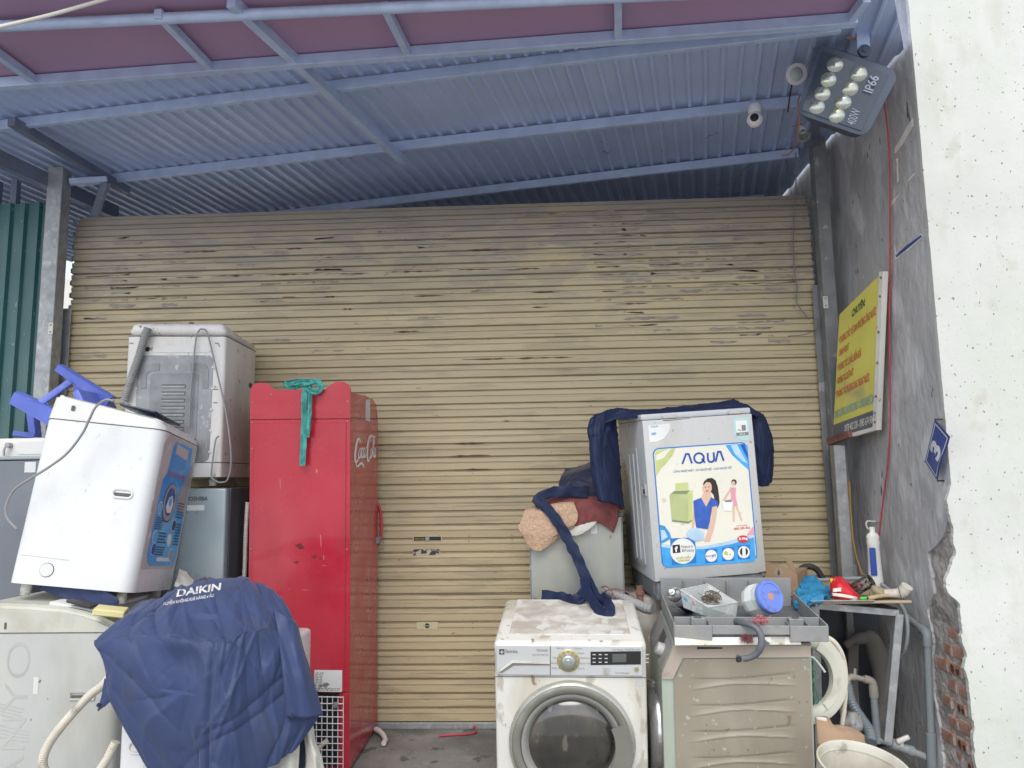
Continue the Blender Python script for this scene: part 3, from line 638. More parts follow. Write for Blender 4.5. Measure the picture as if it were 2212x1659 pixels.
bm = B(); bar(bm, a-org, b-org, .006, .058, (1, 0, .05)); mesh('bracket_arm', bm, MAT['purlin'], fl)
bm = B(); lathe(bm, [(0, .02), (.012, .02), (.013, .015), (.03, .012), (.03, 0)], 14, Matrix.Translation(a-org+Vector((0, -.005, 0))) @ Matrix.Rotation(R(90), 4, 'X')); mesh('pivot_bolt', bm, MAT['lamp_body'], fl, 40)
# round downlight
p = P(1721, 160, Y=3.6); dl = thing('downlight', 'round white downlight disc beside the floodlight', 'lamp', p, (R(112), 0, R(4)))
bm = B(); lathe(bm, [(.032, -.004), (.034, .004), (.050, .003), (.052, -.004), (.03, -.03), (0, -.03)], 28); mesh('rim', bm, MAT['lamp_white'], dl, 40)
bm = B(); lathe(bm, [(0, .003), (.03, .002), (.0335, -.003)], 24); mesh('diffuser', bm, MAT['diffuser'], dl, 180)
bm = B(); tube(bm, [(0, 0, -.03), (0, -.06, -.06), (.0, -.17, -.08)], .004, 6, 4); mesh('cable', bm, MAT['black'], dl)
# dome camera under the purlin
p = P(1631, 246, Y=3.98); cc = thing('security_camera', 'white ball security camera hanging under the purlin', 'camera', p)
bm = B(); lathe(bm, [(0, .05), (.030, .05), (.034, .04), (.035, .012), (.03, 0), (0, 0)], 24); mesh('base', bm, MAT['lamp_white'], cc, 40)
bm = B(); bmesh.ops.create_uvsphere(bm, u_segments=24, v_segments=16, radius=.042, matrix=Matrix.Translation((-.004, -.004, -.034))); mesh('ball', bm, MAT['lamp_white'], cc, 180)
bm = B(); lathe(bm, [(0, .0435), (.012, .041), (.022, .0362), (.0222, .033)], 20, Matrix.Translation((-.004, -.004, -.034)) @ Vector((-.35, -1, -.12)).to_track_quat('Z', 'Y').to_matrix().to_4x4()); mesh('eye', bm, MAT['black'], cc, 180)
bm = B(); tube(bm, [(0, 0, .05), (.0, .02, .12)], .012, 8); mesh('stem', bm, MAT['lamp_white'], cc)
# small hanging bulb
p = P(1735, 287, Y=4.0); lb = thing('reflector_bulb', 'small clear reflector bulb hanging from a wire by the post', 'bulb', p, (R(-32), R(6), 0))
bm = B(); lathe(bm, [(.012, .02), (.016, .0), (.024, -.018), (.034, -.034), (.033, -.036), (.02, -.014), (.01, .015)], 20); mesh('reflector', bm, MAT['galv'], lb, 180)
bm = B(); lathe(bm, [(0, .05), (.014, .05), (.016, .045), (.016, .018), (0, .018)], 16); mesh('socket', bm, MAT['lamp_white'], lb, 40)
bm = B(); lathe(bm, [(0, -.040), (.018, -.039), (.0325, -.0335)], 20); mesh('lens', bm, MAT['clear_glass'], lb, 180)
bm = B(); tube(bm, [(0, 0, .05), (.01, .02, .12), (.005, .12, .25)], .0035, 6, 4); mesh('wire', bm, MAT['wire_orange'], lb)

# ---- loose cables
def cable(name, label, pts, r, m, cat='cable', smooth=6, ring=0, ringd=0, seg=8):
    bm = B(); tube(bm, pts, r, seg, smooth, ring, ringd); o = mesh(name, bm, MAT[m], None, 60); return tag(o, label, cat)
cable('cable', 'white overhead cable crossing the top left corner', [P(-60, 72, Y=2.6), P(0, 58, Y=2.62), P(110, 32, Y=2.66), P(235, -4, Y=2.7), P(300, -25, Y=2.72)], .0075, 'wire_white')
cable('cable', 'red cable hanging down the grey wall past the signboard', [P(1908, 200, X=1.745), P(1921, 330, X=1.745), P(1923, 560, X=1.745), P(1921, 700, X=1.745), P(1923, 900, X=1.745), P(1918, 1000, X=1.745), P(1908, 1080, X=1.74), P(1902, 1130, X=1.73), P(1896, 1190, X=1.72)], .0042, 'wire_red')
cable('cable', 'thin grey wire dangling over the right side of the shutter', [P(1719, 330, Y=4.5), P(1719, 420, Y=4.52), P(1714, 500, Y=4.515), P(1716, 580, Y=4.51), P(1722, 620, Y=4.51), P(1722, 655, Y=4.505), P(1748, 690, Y=4.48)], .0035, 'wire_grey')
cable('cable', 'short wire end poking left from the shutter guide', [P(1772, 690, Y=4.47), P(1765, 708, Y=4.47), P(1740, 722, Y=4.47), P(1702, 726, Y=4.47)], .003, 'wire_grey')
cable('cable', 'thin yellow cable running down between post and grey wall', [P(1835, 1040, Y=4.42), P(1838, 1110, Y=4.42), P(1845, 1180, Y=4.42), P(1860, 1235, Y=4.4), P(1867, 1242, Y=4.38)], .0045, 'wire_yellow')
cable('cable', 'orange wires tangled down the post under the floodlight', [P(1728, 205, Y=3.75), P(1724, 225, Y=3.76), P(1727, 260, Y=3.8), P(1722, 300, Y=3.9), P(1708, 330, Y=4.1), P(1690, 336, Y=4.2)], .0035, 'wire_orange')
cable('cable', 'orange wire loop between the canopy frame and the floodlight', [P(1790, 68, Y=3.35), P(1800, 58, Y=3.36), P(1830, 60, Y=3.38), P(1838, 75, Y=3.4), P(1830, 82, Y=3.4), P(1848, 84, Y=3.42)], .003, 'wire_orange')
cable('cable', 'loose dark wires sagging in the gap above the shutter', [P(1520, 418, Y=4.75), P(1580, 385, Y=4.8), P(1640, 345, Y=4.8), P(1690, 338, Y=4.75), P(1702, 370, Y=4.7), P(1705, 400, Y=4.66)], .003, 'wire_grey')
# ================================================================ LEFT GROUP
K('white_enamel', (.63, .64, .65), .32, var=.03, layers=[((.50, .48, .44), .54, .70, 4, (1, 1, .5), 9, .5), ((.40, .36, .3), .70, .72, 40, (1, 1, .7), 3, .5)], coat=.2)
K('white_dirty', (.66, .65, .63), .42, var=.06, layers=[((.45, .41, .36), .49, .66, 4, (1, 1, .4), 9, .6), ((.2, .15, .1), .655, .68, 24, (1, 1, .8), 4, .8)])
K('cap_white', (.61, .61, .60), .35, var=.04, layers=[((.48, .45, .4), .58, .8, 6, (1, 1, 1), 8, .5)])
K('seam', (.10, .095, .09), .8); K('grey_zinc', (.27, .28, .29), .5, metal=.35, var=.16, vscale=9, layers=[((.45, .45, .44), .62, .66, 40, (1, 1, .6), 3, .6), ((.12, .12, .12), .55, .8, 3, (1, 1, .5), 6, .5)])
K('zinc_press', (.22, .225, .235), .5, metal=.35, var=.16, vscale=9); K('hose_grey', (.25, .25, .25), .6, layers=[(DUST, .55, .7, 9)]); K('cord_grey', (.24, .24, .24), .55)
K('lid_navy', (.02, .03, .07), .25); K('foot_white', (.55, .54, .5), .6, layers=[(GRIME, .5, .7, 20)])
K('ad_blue', (.05, .29, .70), .35, var=.12, vscale=5, layers=[((.14, .48, .78), .48, .68, 4, (1, 1, .6), 3, .8)]); K('ad_deep', (.02, .05, .3), .35); K('ad_cyan', (.1, .4, .72), .35, var=.1); K('ad_grey', (.34, .32, .33), .45); K('ad_pink', (.6, .12, .22), .5); K('ad_white', (.7, .72, .72), .45, var=.05); K('ad_ink', (.03, .05, .13), .5); K('ad_dark', (.06, .06, .07), .4); K('peel_grey', (.48, .46, .45), .6, layers=[((.6, .6, .58), .6, .66, 20)])
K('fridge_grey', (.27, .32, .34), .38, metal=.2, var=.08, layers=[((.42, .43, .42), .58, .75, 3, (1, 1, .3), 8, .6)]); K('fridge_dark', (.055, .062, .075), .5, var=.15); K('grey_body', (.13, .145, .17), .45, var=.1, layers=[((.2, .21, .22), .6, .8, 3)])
K('coke_red', (.44, .022, .042), .30, var=.06, vscale=2.5, coat=.5, layers=[((.50, .08, .10), .48, .68, 2.2, (1, 1, .5), 9, .4), ((.28, .015, .025), .54, .72, 3, (1, 1, .4), 9, .45), ((.55, .3, .28), .735, .745, 16, (1, 1, .4), 3, .8)], bump=(.10, 3, .02))
K('scuff', (.12, .02, .02), .7); K('scratch', (.55, .3, .28), .6); K('logo_white', (.78, .76, .74), .5, var=.06); K('wire_grille', (.66, .66, .68), .45); K('teal', (.06, .30, .27), .85, var=.25, vscale=30, bump=(.6, 120, .004))
K('beige_box', (.5, .47, .36), .6); K('spec_paper', (.6, .61, .61), .6, layers=[((.12, .1, .09), .62, .66, 14, (1, 1, 1.4), 4, .9)])
K('navy_mid', (.010, .018, .055), .65, var=.15, vscale=5, spec=.3, bump=(.25, 90, .003)); K('navy_cloth', (.021, .038, .112), .68, var=.10, vscale=5, sheen=.12, layers=[((.05, .055, .065), .58, .8, 4, (1, 1, 1), 8, .6)], bump=(.25, 90, .003))
K('navy_dark', (.008, .013, .04), .55, var=.12, vscale=5, sheen=.2, bump=(.25, 90, .003)); K('white_cloth', (.52, .51, .46), .9, var=.1, layers=[((.33, .28, .2), .55, .7, 9, (1, 1, 1), 8, .6)], bump=(.4, 60, .004))
K('sanyo', (.43, .44, .42), .45, var=.06, vscale=3, layers=[((.52, .50, .41), .50, .66, 3, (1, 1, .5), 8, .5), ((.33, .31, .27), .55, .68, 6, (1, 1, .3), 9, .5), (RUST, .745, .755, 25, (1, 1, .6), 2, .8)]); K('sanyo_cap', (.48, .48, .42), .42, var=.07, layers=[((.36, .33, .26), .56, .72, 6, (1, 1, 1), 8, .6)]); K('emboss', (.39, .40, .38), .5)
K('hose_beige', (.56, .52, .43), .55, var=.1, vscale=12, layers=[(GRIME, .6, .75, 14)]); K('yellow_card', (.6, .55, .27), .7); K('chair_blue', (.12, .17, .58), .42, var=.08, vscale=8, layers=[((.25, .28, .55), .62, .75, 12)])

def F_front(d): return frame((0, -d/2, 0), (1, 0, 0), (0, 0, 1))
def F_right(w_): return frame((w_/2, 0, 0), (0, 1, 0), (0, 0, 1))
def F_left(w_): return frame((-w_/2, 0, 0), (0, -1, 0), (0, 0, 1))
def recess(par, M, x0, x1, z0, z1, rim='cap_white', hole='seam', r=.012, rimw=.007):
    """moulded pull handle: raised rim with a hollow"""
    bm = B(); o = rrect(x0, x1, z0, z1, r); i = rrect(x0+rimw, x1-rimw, z0+rimw, z1-rimw, max(.002, r-rimw*.6)); n = len(o)
    a = [bm.verts.new((x, .001, z)) for x, z in o]; a2 = [bm.verts.new((x*.98+.02*(x0+x1)/2, -.006, z)) for x, z in o]; b = [bm.verts.new((x, -.005, z)) for x, z in i]; c = [bm.verts.new((x, .022, z)) for x, z in i]
    for A_, C_ in ((a, a2), (a2, b), (b, c)):
        for k in range(n): bm.faces.new((A_[k], A_[(k+1) % n], C_[(k+1) % n], C_[k]))
    bm.faces.new(c); bmesh.ops.recalc_face_normals(bm, faces=bm.faces); bmesh.ops.transform(bm, matrix=M, verts=bm.verts)
    h = mesh('handle', bm, MAT[rim], par, 40)
    bm = B(); bm.faces.new([bm.verts.new((x, -.002, z)) for x, z in rrect(x0+rimw*1.4, x1-rimw*1.4, z0+rimw*1.2, (z0*.45+z1*.55), .003)]); bmesh.ops.transform(bm, matrix=M, verts=bm.verts); mesh('hollow', bm, MAT[hole], h)
    return h
def feet(par, w_, d, h, m='foot_white', inset=.06, which=((-1, -1), (1, -1), (1, 1), (-1, 1))):
    for sx, sy in which:
        bm = B(); lathe(bm, [(0, 0), (.02, 0), (.022, -h*.5), (.018, -h), (0, -h)], 12, Matrix.Translation((sx*(w_/2-inset), sy*(d/2-inset), 0))); mesh('foot', bm, MAT[m], par, 40)
def seamline(par, w_, d, z, r, m='seam', n='seam', t=.0022):
    """dark joint running round a body"""
    o = rrect(-w_/2-.0012, w_/2+.0012, -d/2-.0012, d/2+.0012, r, 5); bm = B(); a = [bm.verts.new((x, y, z-t)) for x, y in o]; b = [bm.verts.new((x, y, z+t)) for x, y in o]
    for k in range(len(o)): bm.faces.new((a[k], a[(k+1) % len(o)], b[(k+1) % len(o)], b[k]))
    mesh(n, bm, MAT[m], par)
def lines(par, M, x0, x1, z0, z1, n, m, layer=3, seed=1, h=.5, name='small_print'):
    rr = random.Random(seed); bm = B()
    for k in range(n):
        z = z1-(z1-z0)*(k+.5)/n; hh = (z1-z0)/n*h; x = x0
        while x < x1-.01:
            l = rr.uniform(.006, .022)
            if x+l > x1: break
            bm.faces.new([bm.verts.new((a, -.0006*layer-.0004, b)) for a, b in ((x, z-hh/2), (x+l, z-hh/2), (x+l, z+hh/2), (x, z+hh/2))]); x += l+.005
    bmesh.ops.transform(bm, matrix=M, verts=bm.verts); mesh(name, bm, MAT[m], par)

# ---- white washing machine tilted on top of the grey-white one
w_, d_, h_ = .522, .547, .817
A = thing('washing_machine', 'clean white top loader tilted sideways, blue label peeling off its right side', 'washing machine', (-2.095, 3.554, .923), (R(-5.56), R(6.43), R(7.38)))
hj = h_*.875
bm = B(); box(bm, -w_/2, w_/2, -d_/2, d_/2, 0, hj, .055, 5, edges='vert'); mesh('body', bm, MAT['white_enamel'], A, 40)
bm = B(); box(bm, -w_/2-.001, w_/2+.001, -d_/2-.001, d_/2+.001, hj+.003, h_+.012, .054, 5, edges='vert')
for v in bm.verts:
    if v.co.z > h_-.02: v.co.z -= .045*max(0, (v.co.x+.10)/(w_/2))**1.6; v.co.x *= .965; v.co.y *= .975
bmesh.ops.bevel(bm, geom=[e for e in bm.edges if len(e.link_faces) == 2 and abs(e.link_faces[0].normal.z-e.link_faces[1].normal.z) > .6 and min(e.verts[0].co.z, e.verts[1].co.z) > hj+.02], offset=.012, segments=2, affect='EDGES')
mesh('cap', bm, MAT['cap_white'], A, 40)
bm = B(); box(bm, .0, .17, -.17, .2, -.004, .007, .006, 2); bmesh.ops.transform(bm, matrix=Matrix.Translation((0, 0, h_+.010)) @ Matrix.Rotation(R(6.5), 4, 'Y'), verts=bm.verts); mesh('lid', bm, MAT['lid_navy'], A, 40)
seamline(A, w_, d_, hj+.0005, .055); feet(A, w_, d_, .05)
M = F_front(d_)
recess(A, M, .095, .187, .395, .437, r=.019); flat('cap_clip', rrect(-.155, -.14, hj+.045, hj+.068, .002), MAT['seam'], A, M, 3)
flat('filter_cap', circ(-.105, .065, .03, .03, 28), MAT['seam'], A, M, 1); flat('filter_disc', circ(-.105, .065, .0275, .0275, 28), MAT['cap_white'], A, M, 3, .003)
flat('plate_edge', [(-.23, .118), (-.02, .112), (-.02, .1135), (-.23, .1195)], MAT['emboss'], A, M, 1)
M = F_right(w_)
flat('peeled_backing', [(-.235, .10), (.225, .10), (.225, .705), (-.19, .71), (-.235, .66)], MAT['peel_grey'], A, M, 1)
bl = flat('advert_sheet', rrect(-.15, .215, .115, .50, .035)[5:15]+[(-.15, .12), (.18, .115), (.215, .15), (.215, .60), (.13, .60), (.12, .69), (-.09, .69), (-.12, .655), (-.125, .535), (-.155, .50)], MAT['ad_blue'], A, M, 3) if False else flat('advert_sheet', [(-.185, .17), (-.165, .13), (-.13, .115), (.16, .115), (.19, .13), (.205, .17), (.205, .60), (.16, .615), (.15, .69), (-.09, .69), (-.115, .66), (-.13, .54), (-.17, .50)], MAT['ad_blue'], A, M, 3)
flat('price_box', [(-.075, .635), (.10, .622), (.10, .672), (-.075, .68)], MAT['peel_grey'], bl, M, 5)
flat('grey_panel', [(.205, .36), (.205, .60), (.16, .575), (.10, .50), (.07, .43), (.09, .38)], MAT['ad_grey'], bl, M, 5)
text('headline', 'TIẾT KIỆM', -.09, .575, .05, MAT['ad_cyan'], bl, M, 6, width=.2); text('headline', 'THỜI GIAN, ĐIỆN, NƯỚC', -.115, .525, .034, MAT['ad_pink'], bl, M, 6, width=.235)
flat('drum_ring', circ(-.03, .405, .088, .092, 32), MAT['ad_dark'], bl, M, 6); flat('drum_rim', circ(-.03, .407, .082, .086, 32), MAT['ad_grey'], bl, M, 7); flat('drum_view', circ(-.03, .41, .062, .066, 28), MAT['ad_deep'], bl, M, 8); flat('drum_laundry', [(-.075, .385), (-.05, .43), (-.01, .44), (.015, .40), (0, .36), (-.05, .358)], MAT['ad_white'], bl, M, 9); flat('drum_star', circ(-.03, .41, .022, .022, 6), MAT['ad_cyan'], bl, M, 10)
for cx, cz, mm in ((.085, .305, 'ad_ink'), (.06, .235, 'ad_white'), (.12, .165, 'ad_grey'), (-.135, .375, 'ad_cyan'), (-.135, .245, 'ad_cyan'), (-.125, .19, 'ad_deep')):
    flat('icon_ring', circ(cx, cz, .028, .03, 18), MAT['ad_white'], bl, M, 5); flat('icon', circ(cx, cz, .024, .026, 18), MAT[mm], bl, M, 7)
lines(bl, M, -.16, -.055, .275, .335, 6, 'ad_ink', 6, 2); lines(bl, M, -.095, .02, .215, .27, 4, 'ad_ink', 6, 3); lines(bl, M, -.09, .02, .16, .205, 4, 'ad_ink', 6, 4); lines(bl, M, .09, .195, .34, .42, 6, 'ad_ink', 6, 5); lines(bl, M, .12, .2, .21, .32, 8, 'ad_ink', 6, 6); flat('white_strip', rrect(-.06, .12, .135, .153, .002), MAT['ad_white'], bl, M, 6)
cp = [(246, 866), (228, 864), (207, 879), (193, 906), (177, 938), (145, 979), (107, 1008), (64, 1035), (30, 1059), (13, 1094), (16, 1120), (36, 1143)]
cable('power_cord', 'grey power cord looping down the front of the tilted white washing machine', [P(x, y, Y=3.22+.004*max(0, 6-i)) for i, (x, y) in enumerate(cp)], .0055, 'cord_grey', 'cord')

# ---- second white top loader, its zinc back turned to us, on the grey fridge
w_, d_, h_ = .514, .517, .806
Bk = thing('washing_machine', 'grimy white top loader with its ventilated zinc back turned to the viewer', 'washing machine', (-1.962, 4.165, 1.426), (R(.63), R(.57), R(3.94)))
hj = h_*.915
bm = B(); box(bm, -w_/2, w_/2, -d_/2, d_/2, .0, hj, .018, 3, edges='vert'); mesh('body', bm, MAT['white_dirty'], Bk, 40)
bm = B(); box(bm, -w_/2, w_/2, -d_/2, d_/2, hj+.003, h_, .03, 3)
for v in bm.verts:
    if v.co.z > h_-.035: v.co.x *= .96; v.co.z += .012*(1-(v.co.x/(w_/2))**2)-.03*max(0, v.co.y/(d_/2))**2
mesh('cap', bm, MAT['white_dirty'], Bk, 40); seamline(Bk, w_, d_, hj, .02); seamline(Bk, w_, d_, .075, .02); feet(Bk, w_, d_, .045)
bm = B(); lathe(bm, [(.014, 0), (.014, .02), (.01, .025), (0, .025)], 12, Matrix.Translation((.01, -.1, h_+.012))); mesh('inlet', bm, MAT['seam'], Bk, 40)
M = F_front(d_)
zp = flat('back_panel', rrect(-.195, .195, .08, .635, .03), MAT['grey_zinc'], Bk, M, 1, .003)
flat('panel_press', rrect(-.125, .125, .10, .54, .02), MAT['zinc_press'], zp, M, 6, .002)
for sx in (-1, 1):
    flat('pressed_rib', [(sx*x, z) for x, z in ((.175, .46), (.175, .56), (.155, .59), (.08, .592), (.08, .555), (.13, .55), (.145, .535), (.145, .46))], MAT['zinc_press'], zp, M, 6, .003)
for k in range(9):
    z = .475-k*.037
    flat('vent_slot', rrect(-.065, .06, z-.006, z+.006, .005), MAT['seam'], zp, M, 10, .001); flat('vent_louvre', rrect(-.063, .058, z-.011, z-.001, .004), MAT['grey_zinc'], zp, M, 12, .004)
for x, z in ((-.235, .70), (.21, .70), (-.235, .44), (.215, .455), (-.235, .375), (.215, .385)): flat('slot', rrect(x-.011, x+.011, z-.002, z+.002, .001), MAT['seam'], Bk, M, 2)
flat('knockout', circ(-.15, .668, .013, .013, 16), MAT['black'], Bk, M, 2); flat('stamped_frame', rrect(-.12, .18, .65, .685, .015), MAT['cap_white'], Bk, M, 1, .002)
for q in range(5):
    for sx in (-1, 1): flat('screw', circ(sx*.197, .13+q*.11, .006, .006, 8), MAT['cap_white'], zp, M, 8, .003)
M = F_right(w_); flat('grip_hollow', rrect(.14, .20, .51, .54, .01), MAT['seam'], Bk, M, 1)
hp = [P(x, y, Y=3.86) for x, y in ((320, 708), (312, 730), (300, 770), (288, 805), (276, 840), (268, 868))]
cable('drain_hose', 'grey corrugated drain hose leaning on the back of the zinc-backed machine', hp, .0195, 'hose_grey', 'hose', 4, .011, .0022, 12)
cable('power_cord', 'dark cord looped over the zinc-backed machine, both ends hanging', [P(x, y, Y=3.885) for x, y in ((408, 922), (412, 850), (418, 780), (424, 730), (431, 713), (437, 711), (446, 716), (456, 750), (470, 810), (486, 880), (496, 945), (499, 1000), (492, 1035), (480, 1042), (468, 1040), (457, 1030), (460, 990), (466, 950), (473, 942))], .0045, 'cord_grey', 'cord')
# ---- grey fridge under it
fx = P(486, 1150, Y=3.87).x; ftop = P(450, 1053, Y=3.87).z
Fg = thing('refrigerator', 'grey-green refrigerator with dark side squeezed behind the red cooler', 'refrigerator', (fx-.27, 4.15, 0))
bm = B(); box(bm, -.27, .27, -.22, .28, .03, ftop-.004, .008, 2); mesh('cabinet', bm, MAT['fridge_dark'], Fg, 40); bm = B(); box(bm, -.27, .268, -.28, -.225, .03, ftop-.004, .012, 3); dr = mesh('door', bm, MAT['fridge_grey'], Fg, 40); bm = B(); box(bm, -.25, .25, -.23, .26, 0, .03); mesh('base', bm, MAT['black'], Fg)
M = frame((0, -.28, 0), (1, 0, 0), (0, 0, 1)); text('lettering', 'TOSHIBA', .06, ftop-.065, .028, MAT['seam'], dr, M, 2, bold=.03); flat('sticker', rrect(.07, .16, ftop-.115, ftop-.088, .002), MAT['spec_paper'], dr, M, 1)
# ---- grey cabinet and white pan at the far left
gx = P(76, 1150, Y=3.95).x; gt = P(40, 986, Y=3.95).z
G = thing('refrigerator', 'dark grey fridge cabinet at the left edge behind the tilted machine', 'refrigerator', (gx-.29, 4.2, 0))
bm = B(); box(bm, -.29, .29, -.25, .13, 0, gt-.02, .01, 2); mesh('cabinet', bm, MAT['grey_body'], G, 40); bm = B(); box(bm, -.295, .295, -.255, .135, gt-.018, gt, .006, 2); mesh('top', bm, MAT['fridge_grey'], G, 40)
M = frame((0, -.25, 0), (1, 0, 0), (0, 0, 1)); flat('sticker', rrect(.21, .27, gt-.085, gt-.03, .003), MAT['spec_paper'], G, M, 1)
Wp = thing('white_panel', 'white enamel appliance panel with a tap knob lying on the grey cabinet', 'panel', (gx-.26, 4.03, gt)); ph = P(40, 946, Y=3.98).z-gt
bm = B(); box(bm, -.3, .33, -.03, .0, .001, ph, .006, 2); mesh('sheet', bm, MAT['white_dirty'], Wp, 40)
M = frame((0, -.03, 0), (1, 0, 0), (0, 0, 1)); flat('pressed_field', rrect(.10, .32, .014, ph-.02, .012), MAT['cap_white'], Wp, M, 1, .003)
bm = B(); tube(bm, [(.06, -.03, ph*.62), (.06, -.06, ph*.62)], .014, 12); mesh('tap_knob', bm, MAT['galv'], Wp, 50); bm = B(); tube(bm, [(.055, -.055, ph*.6), (.045, -.058, ph*.4), (.045, -.055, .005)], .006, 8, 3); mesh('spout', bm, MAT['galv'], Wp, 50)
# ---- blue plastic stool on its side on that panel
so_ = P(120, 900, Y=4.02); St = thing('plastic_stool', 'blue plastic stool lying on its side behind the tilted white machine', 'stool', so_)
def sbar3(name, a, b, w0, w1, dep, m='chair_blue'):
    """channel shaped plastic leg: front web and one flange"""
    a = Vector(a)-so_; b = Vector(b)-so_; t = (b-a).normalized(); s = t.cross(Vector((0, 1, 0))).normalized(); y = Vector((0, 1, 0)); bm = B()
    def sec(p, w): return [bm.verts.new(p+s*q[0]*w+y*q[1]*dep) for q in ((-.5, 0), (.35, -.15), (.5, .1), (.5, 1), (.4, 1), (.38, .15), (.3, .0), (-.45, .14), (-.5, .14))]
    n = 7; rings = [sec(a.lerp(b, k/(n-1)), w0+(w1-w0)*k/(n-1)) for k in range(n)]
    for p, q in zip(rings, rings[1:]):
        for k in range(9): bm.faces.new((p[k], p[(k+1) % 9], q[(k+1) % 9], q[k]))
    bm.faces.new(rings[0]); bm.faces.new(rings[-1][::-1]); bmesh.ops.recalc_face_normals(bm, faces=bm.faces); return mesh(name, bm, MAT[m], St, 40)
sbar3('leg', P(123, 793, Y=4.10), P(235, 868, Y=4.12), .045, .07, .05); sbar3('leg', P(27, 858, Y=3.96), P(130, 912, Y=3.98), .075, .09, .06)
sbar3('stretcher', P(150, 824, Y=4.09), P(82, 873, Y=3.98), .036, .036, .015); sbar3('leg', P(66, 892, Y=4.16), P(72, 945, Y=4.18), .05, .045, .04); sbar3('stretcher', P(74, 942, Y=4.17), P(28, 936, Y=4.12), .035, .03, .03); sbar3('leg', P(166, 832, Y=4.24), P(170, 880, Y=4.24), .045, .05, .03)
bm = B(); box(bm, -.02, .02, -.16, .16, -.16, .16, .012, 2); bmesh.ops.transform(bm, matrix=Matrix.Translation(P(225, 905, Y=4.1)-so_) @ Matrix.Rotation(R(-28), 4, 'Y'), verts=bm.verts); mesh('seat', bm, MAT['chair_blue'], St, 40)
for q in range(6):
    pass

# ---- grey-white top loader at the bottom left with embossed lettering
SY = 3.2; sx1 = P(249, 1500, Y=SY).x; sw = .56; fz = floor_z(3.3)-.012
jz = P(125, 1367, Y=SY).z
S = thing('washing_machine', 'yellowed grey-white top loader in the bottom left corner carrying the tilted one', 'washing machine', (sx1-sw/2, SY+.275, fz)); w_, d_ = sw, .55; hj = jz-fz
bm = B(); box(bm, -w_/2, w_/2, -d_/2, d_/2, .03, hj-.002, .035, 4, edges='vert'); mesh('body', bm, MAT['sanyo'], S, 40)
bm = B(); box(bm, -w_/2+.02, w_/2-.02, -d_/2+.02, d_/2-.02, 0, .03); mesh('plinth', bm, MAT['fridge_dark'], S)
ol = [(-w_/2, hj+.002), (w_/2, hj+.002)]; tp = [(249, 1352), (239, 1345), (215, 1334), (180, 1322), (137, 1313), (80, 1308), (0, 1304), (-40, 1305)]
ol += [(min(w_/2, P(x, y, Y=SY).x-(sx1-sw/2)), P(x, y, Y=SY).z-fz) for x, y in tp]; ol[2] = (w_/2, ol[2][1]-.01); ol += [(-w_/2, ol[-1][1]-.03)]
bm = B(); prism(bm, ol, d_, Matrix.Translation((0, -d_/2, 0)))
bmesh.ops.bevel(bm, geom=[e for e in bm.edges if abs(e.verts[0].co.y-e.verts[1].co.y) < 1e-5 and min(e.verts[0].co.z, e.verts[1].co.z) > hj+.01], offset=.02, segments=3, affect='EDGES')
mesh('cap', bm, MAT['sanyo_cap'], S, 35); seamline(S, w_, d_, hj, .035)
M = F_front(d_)
def sn(x, y): p = P(x, y, Y=SY); return (p.x-(sx1-sw/2), p.z-fz)
a, b = sn(149, 1512), sn(207, 1493); recess(S, M, a[0], b[0], a[1], b[1], rim='sanyo', r=.006)
a = sn(12, 1352); flat('slot', rrect(a[0]-.005, a[0]+.005, a[1]-.014, a[1]+.014, .004), MAT['seam'], S, M, 2)
a = sn(52, 1640); text('embossed_lettering', 'SANYO', a[0], a[1]-.20, .15, MAT['emboss'], S, M, 1, rot=90, width=.66, bold=-.018)
for k in range(4):
    a, b = sn(-10, 1520+k*7), sn(52-k*4, 1533+k*7); flat('embossed_line', [(a[0], a[1]), (b[0], b[1]), (b[0], b[1]+.004), (a[0], a[1]+.004)], MAT['emboss'], S, M, 1); a, b = sn(-10, 1565+k*9), sn(62, 1582+k*7); flat('embossed_line', [(a[0], a[1]), (b[0], b[1]), (b[0], b[1]+.004), (a[0], a[1]+.004)], MAT['emboss'], S, M, 1)
a, b = sn(71, 1500), sn(84, 1463); flat('tape_strip', [(a[0], a[1]), (b[0], a[1]), (b[0], b[1]), (a[0], b[1])], MAT['cap_white'], S, M, 1)
ct = ol[5][1]
bm = B(); box(bm, -.10, .10, -.24, .2, 0, .02, .006, 2); bmesh.ops.transform(bm, matrix=Matrix.Translation((.05, 0, ct+.002)) @ Matrix.Rotation(R(10), 4, 'Y'), verts=bm.verts); mesh('lid', bm, MAT['cap_white'], S, 40)
bm = B(); box(bm, -.055, .055, -.03, .03, 0, .012, .004, 2); bmesh.ops.transform(bm, matrix=Matrix.Translation(P(177, 1306, Y=SY+.03)-Vector((sx1-sw/2, SY+.275, fz))) @ Matrix.Rotation(R(14), 4, 'Y'), verts=bm.verts); mesh('control_window', bm, MAT['black_rub'], S, 40)
cable('drain_hose', 'beige drain hose bending in front of the bottom left machine', [P(x, y, Y=Y) for x, y, Y in ((236, 1462, 3.06), (222, 1480, 3.05), (196, 1500, 3.04), (165, 1532, 3.03), (132, 1570, 3.02), (106, 1606, 3.02), (93, 1640, 3.02), (98, 1668, 3.03), (130, 1705, 3.06), (190, 1690, 3.1), (225, 1650, 3.1), (250, 1602, 3.11))], .0165, 'hose_beige', 'hose', 5, .008, .0008, 12)
